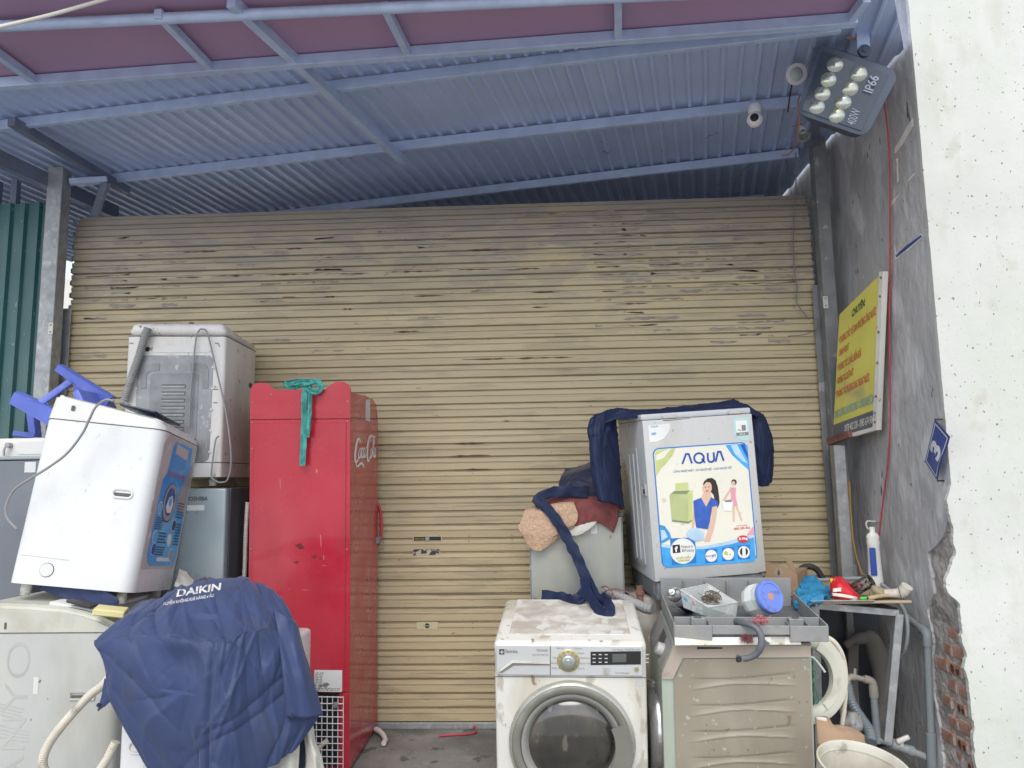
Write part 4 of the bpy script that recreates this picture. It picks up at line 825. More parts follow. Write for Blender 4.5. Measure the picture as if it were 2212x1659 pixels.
# bits wedged on top of it
o = cloth('work_cap', [[P(x, y, Y=3.32) for x, y in r_] for r_ in ([(100, 1262), (140, 1262), (165, 1255), (190, 1252), (205, 1258), (235, 1282)], [(88, 1268), (135, 1274), (168, 1270), (196, 1268), (215, 1275), (250, 1290)], [(95, 1275), (135, 1288), (165, 1296), (200, 1302), (225, 1304), (256, 1300)], [(130, 1288), (150, 1294), (175, 1300), (205, 1308), (230, 1312), (250, 1310)])], MAT['navy_cloth'], None, 7, 7, .012, 14, 3); tag(o, 'crumpled navy cloth wedged under the tilted white machine', 'cloth')
cd_ = thing('foam_block', 'pale yellow foam block under the tilted machine', 'foam', P(238, 1322, Y=3.2)); bm = B(); box(bm, -.06, .06, -.04, .06, -.012, .014, .004, 1); bmesh.ops.transform(bm, matrix=Matrix.Rotation(R(10), 4, 'Y') @ Matrix.Rotation(R(20), 4, 'Z'), verts=bm.verts); mesh('block', bm, MAT['yellow_card'], cd_)
o = cloth('rag', [[P(x, y, Y=Y) for x, y in r_] for r_, Y in (([(388, 1228), (402, 1232), (415, 1244), (428, 1255)], 3.75), ([(384, 1244), (396, 1250), (408, 1256), (424, 1264)], 3.68), ([(376, 1268), (390, 1272), (405, 1272), (420, 1272)], 3.62))], MAT['white_cloth'], None, 8, 8, .012, 12, 5); tag(o, 'small off-white rag beside the foot of the tilted machine', 'cloth')
o = cloth('rag', [[P(x, y, Y=Y) for x, y in r_] for r_, Y in (([(422, 1252), (436, 1245), (452, 1243), (470, 1250)], 3.55), ([(418, 1258), (436, 1254), (455, 1252), (474, 1258)], 3.48), ([(415, 1266), (436, 1266), (458, 1266), (478, 1268)], 3.44))], MAT['navy_dark'], None, 8, 8, .015, 14, 8); tag(o, 'dark blue knot of cloth behind the draped navy coat', 'cloth')

# ---- red cooler, back towards us
w_, d_, h_ = .519, .57, 1.937
C = thing('drinks_cooler', 'tall red drinks cooler with white script logo, its back turned to the viewer', 'drinks cooler', (-1.256, 4.235, -.022), (R(4.06), R(.62), R(-1.39)))
pr = [(-d_/2+.014, .03), (d_/2, .03), (d_/2, h_-.20), (d_/2-.012, h_-.145), (d_/2-.045, h_-.10), (d_/2-.12, h_-.07), (d_/2-.3, h_-.058), (-d_/2+.014, h_-.055)]
bm = B(); a = [bm.verts.new((-w_/2, y, z)) for y, z in pr]; b = [bm.verts.new((w_/2, y, z)) for y, z in pr]
bm.faces.new(a); bm.faces.new(b[::-1])
for i in range(len(pr)): bm.faces.new((a[i], b[i], b[(i+1) % len(pr)], a[(i+1) % len(pr)]))
bmesh.ops.recalc_face_normals(bm, faces=bm.faces); mesh('cabinet', bm, MAT['coke_red'], C, 30)
bm = B(); box(bm, -w_/2+.03, w_/2-.03, -d_/2+.04, d_/2-.04, -.008, .03); mesh('plinth', bm, MAT['black'], C)
zs = h_*(1678-908)/(1678-827)
ct_ = [(-w_/2, zs), (w_/2, zs)]+circ(w_/2-.045, h_-.045, .045, .045, 6, 0, 90)+[(w_/2-.075, h_), (w_/2-.10, h_-.012), (w_/2-.13, h_-.038), (-w_/2+.13, h_-.038), (-w_/2+.10, h_-.012), (-w_/2+.075, h_)]+circ(-w_/2+.045, h_-.045, .045, .045, 6, 90, 180)
bm = B(); prism(bm, ct_, .013, Matrix.Translation((0, -d_/2, 0))); mesh('crown_panel', bm, MAT['coke_red'], C)
bm = B(); box(bm, -w_/2, w_/2, -d_/2+.004, -d_/2+.0135, .40, zs-.004, .002, 1); bp_ = mesh('back_sheet', bm, MAT['coke_red'], C)
bm = B(); box(bm, -w_/2+.022, w_/2-.022, -d_/2-.001, -d_/2+.0035, .405, zs-.022, .0015, 1); mesh('inner_sheet', bm, MAT['coke_red'], bp_)
for x0, x1 in ((-w_/2, -w_/2+.03), (w_/2-.05, w_/2)):
    bm = B(); box(bm, x0, x1, -d_/2+.003, -d_/2+.0135, .03, .398, .001, 1); mesh('corner_strip', bm, MAT['coke_red'], C)
M = F_front(d_)
bmr = B(); lathe(bmr, [(0, .002), (.003, .0015), (.004, 0)], 8, Matrix.Rotation(R(90), 4, 'X')); r0 = None
for x, z in ((-.245, h_-.10), (.245, h_-.10), (-.245, h_-.2), (.245, h_-.2), (-.15, h_-.06), (.12, h_-.06), (-.245, zs-.15), (.245, 1.1), (-.245, 1.1), (-.245, .75)):
    o = mesh('rivet', bmr, MAT['galv'], C) if r0 is None else put(r0.copy(), C); r0 = r0 or o; o.location = (x, -d_/2-.001, z)
for pts in ([(-.02, 1.12), (.005, 1.10), (.03, 1.105), (.01, 1.13)], [(.06, 1.06), (.09, 1.075), (.085, 1.055)], [(-.03, 1.035), (.0, 1.045), (-.005, 1.03)], [(.10, 1.055), (.125, 1.06), (.115, 1.05)]): flat('scuff', pts, MAT['scuff'], C, M, 3)
for x, z, dx, dz in ((.11, 1.17, .004, -.06), (.12, 1.02, .03, -.004), (-.04, .62, .06, .002), (.15, .50, .012, .0), (-.1, 1.45, .002, -.05), (.02, .9, .05, -.006)): flat('scratch', [(x, z), (x+dx, z+dz), (x+dx+.002, z+dz), (x+.002, z+.001)], MAT['scratch'], C, M, 3)
flat('machine_room', rrect(-.215, .205, .04, .395, .004), MAT['black'], C, M, -16, .001); flat('spec_plate', rrect(.085, .225, .405, .51, .002), MAT['spec_paper'], C, M, 8); lines(C, M, .09, .14, .43, .50, 9, 'seam', 10, 6, .35); lines(C, M, .09, .22, .41, .425, 2, 'seam', 10, 7, .35)
bm = B(); box(bm, .02, .165, -d_/2+.016, -d_/2+.03, .30, .385, .006, 1); mesh('wiring_box', bm, MAT['beige_box'], C)
bm = B(); bmesh.ops.create_uvsphere(bm, u_segments=16, v_segments=10, radius=.075, matrix=Matrix.Translation((.08, -d_/2+.03, .11)) @ Matrix.Diagonal((1, .2, 1, 1))); mesh('compressor', bm, MAT['black_rub'], C, 180)
bm = B(); tube(bm, [(.04, -d_/2-.002, .10), (.10, -d_/2-.002, .13), (.15, -d_/2-.002, .17)], .012, 8, 4); mesh('copper_pipe', bm, MAT['hose_beige'], C, 60)
gr_ = bpy.data.objects.new('wire_grille', None); put(gr_, C); gr_.location = (0, -d_/2-.008, .03)
bmv = B(); tube(bmv, [(0, 0, 0), (0, 0, .355)], .0024, 6); bmh = B(); tube(bmh, [(-.20, 0, 0), (.232, 0, 0)], .0024, 6); v0 = h0 = None
for k in range(17):
    o = mesh('grille_wire', bmv, MAT['wire_grille'], gr_) if v0 is None else put(v0.copy(), gr_); v0 = v0 or o; o.location = (-.198+k*.0269, 0, 0)
for k in range(12):
    o = mesh('grille_wire', bmh, MAT['wire_grille'], gr_) if h0 is None else put(h0.copy(), gr_); h0 = h0 or o; o.location = (0, -.0046, .003+k*.0318)
bm = B(); lathe(bm, [(0, .012), (.012, .012), (.015, .006), (.015, 0)], 10, Matrix.Translation((.195, -d_/2-.012, .345)) @ Matrix.Rotation(R(90), 4, 'X')); mesh('clamp', bm, MAT['galv_dark'], C, 40)
M = F_right(w_)
flat('seam', [(-d_/2, zs+.002), (d_/2-.01, zs-.0), (d_/2-.01, zs+.003), (-d_/2, zs+.005)], MAT['seam'], C, M, 1); flat('seam', [(d_/2-.04, zs), (d_/2-.037, zs), (d_/2-.037, h_-.14), (d_/2-.04, h_-.13)], MAT['seam'], C, M, 1)
flat('torn_sticker', [(.01, h_-.19), (.10, h_-.20), (.105, h_-.075), (.08, h_-.07), (.07, h_-.08), (.01, h_-.075)], MAT['spec_paper'], C, M, 1)
def stroke(pts, wd):
    """one pen stroke of the script lettering: thin at the ends, full in the middle"""
    q = crom([(x, 0, z) for x, z in pts], 8); n_ = len(q); L1, L2 = [], []
    for i, p in enumerate(q):
        t = (q[min(i+1, n_-1)]-q[max(i-1, 0)]).normalized(); k = wd*(.35+.65*math.sin(math.pi*i/(n_-1)))*(.55+.75*abs(t.z)); L1.append(p+Vector((-t.z, 0, t.x))*k/2); L2.append(p-Vector((-t.z, 0, t.x))*k/2)
    return L1, L2
lgm = B()
for pts, wd in (([(-.10, 1.70), (-.115, 1.735), (-.145, 1.73), (-.175, 1.68), (-.195, 1.60), (-.195, 1.54), (-.175, 1.515), (-.145, 1.535), (-.13, 1.56)], .03), ([(-.195, 1.52), (-.16, 1.475), (-.12, 1.485), (-.08, 1.50), (-.05, 1.485), (-.03, 1.455), (-.035, 1.49)], .022),
                ([(-.10, 1.645), (-.125, 1.62), (-.13, 1.57), (-.11, 1.555), (-.09, 1.58), (-.085, 1.63), (-.10, 1.645), (-.07, 1.63)], .02), ([(-.045, 1.63), (-.06, 1.645), (-.075, 1.61), (-.075, 1.565), (-.06, 1.553), (-.04, 1.575)], .02), ([(-.005, 1.63), (-.025, 1.645), (-.04, 1.60), (-.037, 1.56), (-.022, 1.555), (-.005, 1.60), (.003, 1.64), (-.003, 1.58), (.003, 1.553), (.02, 1.575)], .019), ([(.022, 1.645), (.04, 1.65)], .02),
                ([(.115, 1.70), (.11, 1.745), (.085, 1.745), (.06, 1.69), (.045, 1.60), (.048, 1.535), (.07, 1.51), (.095, 1.535), (.11, 1.57)], .03), ([(.06, 1.72), (.10, 1.765), (.15, 1.76), (.19, 1.735), (.225, 1.76)], .017), ([(.135, 1.63), (.115, 1.615), (.108, 1.56), (.125, 1.54), (.145, 1.57), (.15, 1.62), (.135, 1.63), (.16, 1.62)], .02), ([(.165, 1.60), (.185, 1.67), (.195, 1.74), (.185, 1.75), (.173, 1.68), (.168, 1.58), (.178, 1.545), (.195, 1.57)], .019), ([(.222, 1.62), (.207, 1.63), (.195, 1.59), (.198, 1.55), (.21, 1.54), (.222, 1.58), (.23, 1.63), (.225, 1.57), (.232, 1.54), (.245, 1.56)], .019)):
    a, b = stroke([(x, 1.578+(z-1.61)*.54) for x, z in pts], wd*.85); va = [lgm.verts.new((p.x, -.0012, p.z)) for p in a]; vb = [lgm.verts.new((p.x, -.0012, p.z)) for p in b]
    for i in range(len(va)-1): lgm.faces.new((va[i], va[i+1], vb[i+1], vb[i]))
bmesh.ops.transform(lgm, matrix=M, verts=lgm.verts); mesh('script_logo', lgm, MAT['logo_white'], C)
bm = B(); tube(bm, [(w_/2-.01, d_/2+.005, 1.28), (w_/2+.012, d_/2+.018, 1.22), (w_/2+.014, d_/2+.018, 1.08), (w_/2-.01, d_/2+.005, 1.02)], .009, 8, 5); mesh('door_handle', bm, MAT['coke_red'], C, 60)
bm = B(); box(bm, w_/2-.01, w_/2+.018, d_/2-.04, d_/2+.01, 1.045, 1.085, .006, 1); mesh('door_lock', bm, MAT['galv_dark'], C)
cable('water_hose', 'ribbed white hose squeezed along the left side of the red cooler', [P(x, y, Y=4.06) for x, y in ((535, 1085), (532, 1130), (530, 1180), (529, 1220), (527, 1255))], .011, 'wire_white', 'hose', 6, .008, .0015, 10)
cable('drain_pipe', 'short white drain pipe poking out on the floor behind the red cooler', [P(812, 1575, Z=.03), P(824, 1583, Z=.026), P(832, 1597, Z=.016), P(829, 1606, Z=.012)], .014, 'wire_white', 'pipe', 5)
cable('cable', 'red wire snippet with a plug lying on the concrete floor', [P(1018, 1563, Z=.02), P(1028, 1576, Z=.008), P(1026, 1583, Z=.007), P(1005, 1586, Z=.007), P(975, 1588, Z=.007), P(948, 1590, Z=.007)], .005, 'wire_red')
# teal cloth strap knotted over the cooler's crown
ts = thing('cloth_strap', 'teal cloth strap knotted over the top of the red cooler', 'strap', P(655, 840, Y=3.86))
def ribbon(name, pts, wd, m, par, org, tw=.4, th=.004, seed=0):
    pts = crom([Vector(p) for p in pts], 8); bm = B(); rr_ = random.Random(seed); rows_ = []
    for i, p in enumerate(pts):
        t = (pts[min(i+1, len(pts)-1)]-pts[max(i-1, 0)]).normalized(); s = t.cross(Vector((0, 1, 0)))
        s = s.normalized() if s.length > .1 else Vector((1, 0, 0)); n = s.cross(t)
        ww = wd*(1+.25*noise.noise(Vector((i*.35, seed, 0)))); a = tw*noise.noise(Vector((i*.22, seed+9, 0)))*2; s2 = s*math.cos(a)+n*math.sin(a); n2 = n*math.cos(a)-s*math.sin(a)
        k1 = [noise.noise(Vector((i*.16, seed*3.1, q*2.3)))*2.4 for q in range(6)]
        up_ = [(-.5, 0)]+[(-.36+.18*q, .5+k1[q]) for q in range(5)]+[(.5, .2)]; rows_.append([bm.verts.new(p-org+s2*ww*u+n2*th*v) for u, v in up_+[(u, v-.9) for u, v in up_[-2:0:-1]]])
    for a, b in zip(rows_, rows_[1:]):
        for k in range(len(a)): bm.faces.new((a[k], a[(k+1) % len(a)], b[(k+1) % len(a)], b[k]))
    bm.faces.new(rows_[0][::-1]); bm.faces.new(rows_[-1]); return mesh(name, bm, MAT[m], par, 60)
og = ts.location
ribbon('tail', [P(x, y, Y=Y) for x, y, Y in ((668, 832, 3.9), (664, 836, 3.82), (658, 850, 3.785), (657, 890, 3.788), (656, 940, 3.795), (654, 985, 3.80), (653, 1006, 3.80))], .03, 'teal', ts, og, .25, .006, 1)
ribbon('tail', [P(x, y, Y=Y) for x, y, Y in ((672, 832, 3.9), (670, 845, 3.79), (669, 880, 3.785), (667, 915, 3.787), (664, 945, 3.79))], .02, 'teal', ts, og, .3, .006, 2)
ribbon('loop', [P(x, y, Y=Y) for x, y, Y in ((614, 828, 3.9), (630, 836, 3.85), (650, 832, 3.82), (665, 828, 3.8), (680, 824, 3.8), (692, 830, 3.8), (690, 842, 3.785), (676, 848, 3.78), (664, 838, 3.775))], .03, 'teal', ts, og, .4, .007, 3)
ribbon('loop', [P(x, y, Y=Y) for x, y, Y in ((612, 830, 4.0), (640, 824, 3.98), (670, 824, 3.97), (694, 829, 4.0))], .028, 'teal', ts, og, .4, .007, 4)

# ---- white machine under the navy coat
cy = 2.93; x0 = P(250, 1560, Y=cy).x; fz = floor_z(3.2)-.02
U = thing('washing_machine', 'white machine standing under the draped navy coat', 'washing machine', (x0+.29, cy+.30, fz)); top = P(480, 1415, Y=cy).z-fz
bm = B(); box(bm, -.29, .27, -.27, .27, .03, top, .02, 3); mesh('body', bm, MAT['white_enamel'], U, 40); bm = B(); box(bm, -.26, .24, -.24, .24, 0, .03); mesh('plinth', bm, MAT['black'], U)
M = frame((0, -.27, 0), (1, 0, 0), (0, 0, 1))
for yy in (1549, 1620):
    p = P(271, yy, Y=cy); u, v = p.x-(x0+.29), p.z-fz; recess(U, M, u-.005, u+.10, v-.023, v+.023, rim='cap_white', hole='cap_white', r=.02, rimw=.006)
# ---- navy coat
rows = [[(300, 1304, 3.30), (352, 1296, 3.32), (400, 1276, 3.35), (455, 1262, 3.36), (525, 1258, 3.36), (575, 1276, 3.34), (612, 1316, 3.3)],
        [(300, 1297, 3.2), (355, 1286, 3.22), (392, 1266, 3.24), (450, 1254, 3.25), (524, 1253, 3.25), (576, 1270, 3.22), (617, 1312, 3.18)],
        [(256, 1335, 3.02), (322, 1322, 3.02), (392, 1306, 3.05), (462, 1294, 3.06), (535, 1290, 3.08), (592, 1312, 3.1), (634, 1350, 3.1)],
        [(212, 1374, 2.94), (300, 1366, 2.905), (386, 1364, 2.89), (480, 1368, 2.88), (547, 1350, 2.95), (602, 1360, 3.02), (645, 1390, 3.05)],
        [(203, 1390, 2.90), (300, 1384, 2.86), (386, 1386, 2.84), (481, 1390, 2.835), (548, 1368, 2.92), (604, 1376, 3.0), (650, 1404, 3.04)],
        [(220, 1428, 2.88), (306, 1446, 2.82), (392, 1456, 2.81), (474, 1460, 2.80), (548, 1448, 2.88), (610, 1450, 2.96), (668, 1456, 3.02)],
        [(236, 1500, 2.87), (318, 1512, 2.82), (396, 1526, 2.80), (470, 1535, 2.785), (548, 1526, 2.87), (612, 1520, 2.95), (684, 1506, 3.01)],
        [(272, 1572, 2.87), (330, 1582, 2.82), (400, 1592, 2.80), (467, 1600, 2.78), (548, 1596, 2.86), (622, 1580, 2.94), (690, 1545, 3.0)],
        [(334, 1672, 2.87), (372, 1678, 2.83), (420, 1684, 2.81), (466, 1690, 2.78), (545, 1676, 2.86), (605, 1644, 2.93), (640, 1618, 2.97)]]
coat = thing('draped_coat', 'navy blue work coat draped over the white machine, white lettering on its back', 'coat', P(440, 1300, Y=3.1)); co = coat.location.copy()
o = cloth('back', [[P(x, y, Y=Y)-co for x, y, Y in r_] for r_ in rows], MAT['navy_cloth'], coat, 28, 26, .026, 5, 11, .004, dens=1.5, big=.2, clen=2.4, asd=.4, prand=.45, fold=lambda u, v: .022*math.exp(-((u-.50+.06*v)/.02)**2)*min(1, max(0, (v-.38)*6))-.03*math.exp(-((u-.33)/.08)**2-((v-.50)/.05)**2)+.02*math.exp(-((u-.4+.3*(v-.4))/.05)**2)*(.3 < v < .7))
ribs = [[(592, 1312, 3.06), (634, 1345, 3.06), (640, 1352, 3.1)], [(604, 1400, 2.98), (640, 1402, 2.97), (656, 1410, 3.02)], [(612, 1475, 2.94), (652, 1475, 2.93), (682, 1475, 3.0)], [(618, 1548, 2.93), (660, 1551, 2.92), (697, 1545, 2.99)]]
cloth('sleeve', [[P(x, y, Y=Y)-co for x, y, Y in r_] for r_ in ribs], MAT['navy_cloth'], coat, 14, 14, .008, 9, 21, .006, clen=2, asd=.3)
cloth('cuff_flap', [[P(x, y, Y=Y)-co for x, y, Y in r_] for r_ in ([(226, 1465, 2.90), (236, 1490, 2.89), (246, 1512, 2.89)], [(220, 1500, 2.89), (230, 1507, 2.88), (240, 1514, 2.88)], [(211, 1536, 2.89), (216, 1532, 2.88), (224, 1528, 2.88)])], MAT['navy_cloth'], coat, 8, 8, .006, 12, 5, .005)
for x, y, Y in ((213, 1523, 2.875), (631, 1546, 2.905)):
    bm = B(); lathe(bm, [(0, .005), (.006, .005), (.008, 0)], 12, Matrix.Translation(P(x, y, Y=Y)-co) @ Matrix.Rotation(R(90), 4, 'X')); mesh('snap_button', bm, MAT['navy_dark'], coat, 40)
# lettering printed on the coat near the collar: letters laid on the cloth surface
bvh = None
from mathutils.bvhtree import BVHTree
dg = bpy.context.evaluated_depsgraph_get(); bvh = BVHTree.FromObject(o, dg)
def cloth_text(s, x0, y0, x1, y1, hpx, m, bold=.02, shear=.2):
    v_, f, a, b = text_bm(s, bold); bm = B(); vv = []
    for q in v_:
        t = (q[0]-a)/(b-a); px = x0+(x1-x0)*t+shear*q[1]*hpx; py = y0+(y1-y0)*t-q[1]*hpx/.7
        dirr = (P(px, py, Y=3)-EYE).normalized(); h = bvh.ray_cast(EYE-co, dirr)
        vv.append(bm.verts.new((h[0] if h[0] is not None else P(px, py, Y=3.05)-co)-dirr*.007))
    for q in f:
        try: bm.faces.new([vv[i] for i in q])
        except ValueError: pass
    mesh('lettering', bm, m, coat)
K('print_white', (.6, .6, .6), .7, layers=[((.05, .06, .13), .6, .66, 40)])
cloth_text('DAIKIN', 381, 1289, 476, 1274, 15, MAT['print_white'], .03); cloth_text('HUYỀN KHÔNG KHÍ HÀNG ĐẦU', 353, 1308, 462, 1289, 6.5, MAT['print_white'], .02, 0)
# white rags hanging between the coat and the cooler
o = cloth('rag', [[P(x, y, Y=Y) for x, y, Y in r_] for r_ in ([(634, 1553, 3.02), (640, 1553, 3.01), (645, 1553, 3.02)], [(631, 1600, 3.02), (638, 1600, 3.0), (646, 1600, 3.02)], [(606, 1640, 3.0), (626, 1636, 2.99), (646, 1632, 3.02)], [(612, 1690, 3.0), (630, 1690, 2.98), (644, 1690, 3.02)])], MAT['white_cloth'], None, 8, 8, .008, 12, 31, .004); tag(o, 'narrow off-white rag hanging below the coat sleeve, the left one', 'cloth', 'white rags under the coat')
o = cloth('rag', [[P(x, y, Y=Y) for x, y, Y in r_] for r_ in ([(656, 1553, 3.05), (664, 1553, 3.03), (671, 1553, 3.05)], [(657, 1590, 3.05), (668, 1590, 3.02), (678, 1590, 3.05)], [(660, 1630, 3.05), (678, 1630, 3.01), (694, 1628, 3.05)], [(660, 1690, 3.05), (680, 1690, 3.0), (704, 1662, 3.05)])], MAT['white_cloth'], None, 8, 8, .010, 12, 37, .004); tag(o, 'wide stained off-white rag hanging in front of the cooler grille', 'cloth', 'white rags under the coat')
o = cloth('hanging_cloth', [[P(x, y, Y=3.07) for x, y in r_] for r_ in ([(640, 1540), (652, 1540), (664, 1540)], [(640, 1620), (652, 1620), (664, 1620)], [(640, 1700), (652, 1700), (668, 1700)])], MAT['navy_dark'], None, 6, 6, .006, 12, 41, .004); tag(o, 'dark navy strip of cloth hanging between the two white rags', 'cloth')
# ================================================================ RIGHT GROUP
K('elux_white', (.64, .63, .58), .38, var=.05, layers=[((.45, .40, .31), .50, .66, 5, (1, 1, .35), 9, .6), ((.22, .13, .07), .655, .68, 26, (1, 1, .6), 4, .8), ((.3, .26, .2), .60, .64, 12, (1, 1, .4), 6, .6)], coat=.15)
K('elux_top', (.60, .58, .53), .6, var=.12, vscale=7, layers=[((.36, .32, .265), .36, .60, 11, (1, 1, 1), 12, .8), ((.66, .65, .61), .57, .6, 13, (1, .6, 1), 5, .7)])
K('fascia', (.52, .53, .53), .4, metal=.15, var=.04, layers=[((.3, .25, .19), .64, .74, 14, (1, 1, 1), 6, .6)]); K('dial_gold', (.42, .36, .17), .35, metal=.5, var=.1); K('knob', (.42, .44, .42), .25, metal=.7); K('lcd', (.09, .10, .09), .3); K('dial_ink', (.22, .22, .22), .6)
K('door_ring', (.21, .205, .175), .4, metal=.25, var=.12, vscale=6, layers=[((.34, .36, .30), .56, .7, 9, (1, 1, 1), 6, .6), ((.16, .11, .06), .68, .74, 12, (1, 1, 1), 5, .7)]); K('door_rim', (.40, .40, .36), .3, metal=.4, var=.1, layers=[((.2, .15, .09), .62, .72, 12)]); K('drum_glass', (.035, .032, .028), .07, var=.25, vscale=8, spec=.8, coat=.6, layers=[((.13, .11, .085), .50, .68, 7, (1, 1, .5), 8, .55), ((.2, .18, .15), .62, .68, 16, (1, 1, .6), 6, .5)]); K('drum_glare', (.16, .155, .14), .15)
K('glass_rim', (.26, .26, .24), .2, var=.12, coat=.4, layers=[((.3, .29, .25), .58, .72, 9)]); K('steel_cab', (.27, .29, .28), .40, metal=.35, var=.12, vscale=3, layers=[((.44, .41, .33), .46, .62, 2.5, (1, 1, .5), 9, .65), ((.12, .10, .08), .7, .73, 18, (1, 1, .5), 4, .7)])
K('aqua_front', (.48, .48, .47), .35, var=.03, layers=[((.38, .36, .32), .52, .70, 5, (1, 1, .4), 9, .5), ((.2, .16, .12), .67, .69, 30, (1, 1, .8), 3, .7)], coat=.2); K('aqua_side', (.46, .48, .50), .4, var=.04, layers=[((.33, .33, .33), .58, .8, 5, (1, 1, .4), 8, .5)]); K('aqua_base', (.16, .18, .19), .6, var=.15, layers=[((.35, .34, .32), .6, .7, 14)]); K('chip', (.10, .04, .03), .8)
K('art_blue', (.015, .17, .52), .4, var=.05); K('art_cream', (.72, .70, .60), .4, var=.03, layers=[((.5, .46, .36), .72, .74, 25, (1, 1, 1), 2, .6)]); K('art_lime', (.50, .55, .22), .45, var=.1, vscale=12); K('art_mid', (.05, .33, .70), .4, var=.25, vscale=9); K('art_pale', (.42, .58, .72), .45, var=.12, vscale=14); K('art_logo', (.01, .07, .36), .4); K('art_skin', (.66, .43, .32), .5, var=.05); K('art_hair', (.025, .015, .012), .5); K('art_dress', (.03, .10, .42), .5, var=.25, vscale=25); K('art_green', (.42, .47, .22), .45, var=.1, vscale=10); K('art_olive', (.20, .26, .12), .5); K('art_pink', (.70, .30, .38), .5); K('art_red', (.55, .02, .03), .4); K('art_white', (.74, .74, .72), .45); K('art_yel', (.45, .48, .03), .5); K('art_grey', (.2, .2, .2), .5); K('art_mint', (.42, .60, .60), .5, var=.08)
K('beige_panel', (.285, .25, .195), .5, var=.05, vscale=4, layers=[((.38, .345, .28), .52, .68, 4, (1, 1, .5), 9, .5), ((.22, .19, .15), .56, .68, 6, (1, 1, .4), 9, .4), ((.16, .12, .08), .69, .71, 30, (1, 1, .6), 4, .6), ((.5, .48, .44), .69, .70, 44, (1, 1, .8), 3, .6)]); K('beige_trim', (.44, .37, .31), .5, var=.05, layers=[((.26, .2, .15), .62, .74, 9)]); K('mint_frame', (.40, .45, .38), .5, var=.05); K('ctrl_grey', (.30, .29, .29), .45, var=.08, layers=[((.45, .43, .4), .58, .66, 12)]); K('chrome', (.5, .5, .5), .2, metal=.9)
K('tray', (.255, .26, .26), .55, var=.08, vscale=8, layers=[((.36, .34, .30), .50, .66, 7, (1, 1, 1), 9, .5), ((.13, .12, .1), .58, .70, 9, (1, 1, 1), 8, .6)]); K('tray_dark', (.10, .105, .11), .6, var=.1); K('hook_grey', (.10, .11, .125), .4, var=.08, layers=[((.3, .3, .3), .64, .7, 14)])
K('clear_plastic', (.90, .92, .91), .3, trans=.6, var=.02, spec=.4); K('cloudy', (.70, .73, .66), .3, trans=.35, var=.08, layers=[((.4, .38, .25), .56, .72, 9, (1, 1, 1), 6, .6)]); K('sponge', (.04, .28, .06), .9, var=.2, vscale=40, bump=(.6, 120, .004)); K('wool', (.20, .17, .12), .7, metal=.3, var=.3, vscale=30); K('foamy', (.6, .58, .58), .9); K('lid_blue', (.13, .21, .62), .45, var=.06, layers=[((.12, .09, .08), .58, .66, 14, (1, 1, 1), 8, .7)]); K('lid_disc', (.45, .22, .14), .6); K('can_navy', (.02, .03, .12), .35); K('can_white', (.62, .60, .66), .4); K('pink_net', (.50, .20, .22), .85, var=.3, vscale=60, bump=(.8, 160, .006)); K('maroon_net', (.22, .06, .07), .85, var=.3, vscale=60)
K('cardboard', (.33, .22, .14), .85, var=.07, vscale=6); K('cardboard_lt', (.62, .60, .56), .85); K('blue_net', (.02, .20, .38), .75, var=.25, vscale=22, bump=(.5, 130, .004)); K('bag_red', (.52, .015, .025), .3, var=.15, vscale=8); K('bag_white', (.62, .58, .5), .5, var=.1, layers=[((.4, .12, .08), .66, .7, 15)]); K('bag_yellow', (.62, .42, .05), .4); K('perf', (.27, .25, .22), .32, metal=.8, var=.2, vscale=16, layers=[(RUST, .6, .72, 12), ((.02, .02, .02), .60, .62, 90, (1, 1, 1), 0, .9)]); K('pvc_old', (.52, .49, .42), .5, var=.12, vscale=9, layers=[((.3, .24, .16), .6, .72, 14)]); K('bamboo', (.40, .30, .17), .6, var=.2, vscale=20); K('leafy', (.28, .24, .15), .9, var=.3, vscale=20); K('bottle_white', (.66, .66, .63), .4, var=.03, layers=[((.45, .42, .36), .6, .75, 9)]); K('bottle_blue', (.02, .06, .30), .35); K('green_lid', (.05, .5, .04), .5)
K('pvc_grey', (.25, .28, .30), .5, var=.06, vscale=6, layers=[((.38, .36, .33), .6, .72, 10)]); K('pvc_dark', (.12, .145, .16), .55, var=.1); K('tap_beige', (.33, .31, .27), .5, var=.12, vscale=20); K('bucket', (.62, .60, .52), .5, var=.05, layers=[((.34, .26, .16), .5, .68, 5, (1, 1, .6), 9, .7), ((.14, .1, .06), .64, .74, 14, (1, 1, 1), 6, .6)]); K('ring_cream', (.50, .50, .42), .5, var=.06, layers=[((.32, .29, .22), .6, .75, 7)]); K('wood_grey', (.15, .14, .125), .85, var=.2, vscale=6, stretch=(1, 1, .3)); K('ply', (.34, .27, .19), .8, var=.15, vscale=8)
K('terry', (.46, .31, .21), .95, var=.18, vscale=90, bump=(.7, 190, .004)); K('maroon', (.20, .055, .055), .92, var=.25, vscale=25, bump=(.7, 150, .005)); K('green_wire', (.02, .22, .10), .5)

def fpx(root, M):
    """photo pixel -> (u, v) on the face whose frame is M on thing root"""
    W = Matrix.LocRotScale(Vector(root.location), root.rotation_euler, None) @ M; Wi = W.inverted()
    def g(x, y):
        a = Wi @ EYE; d = (Wi.to_3x3() @ (P(x, y, Y=3)-EYE)); t = -a.y/d.y; q = a+d*t; return (q.x, q.z)
    return g

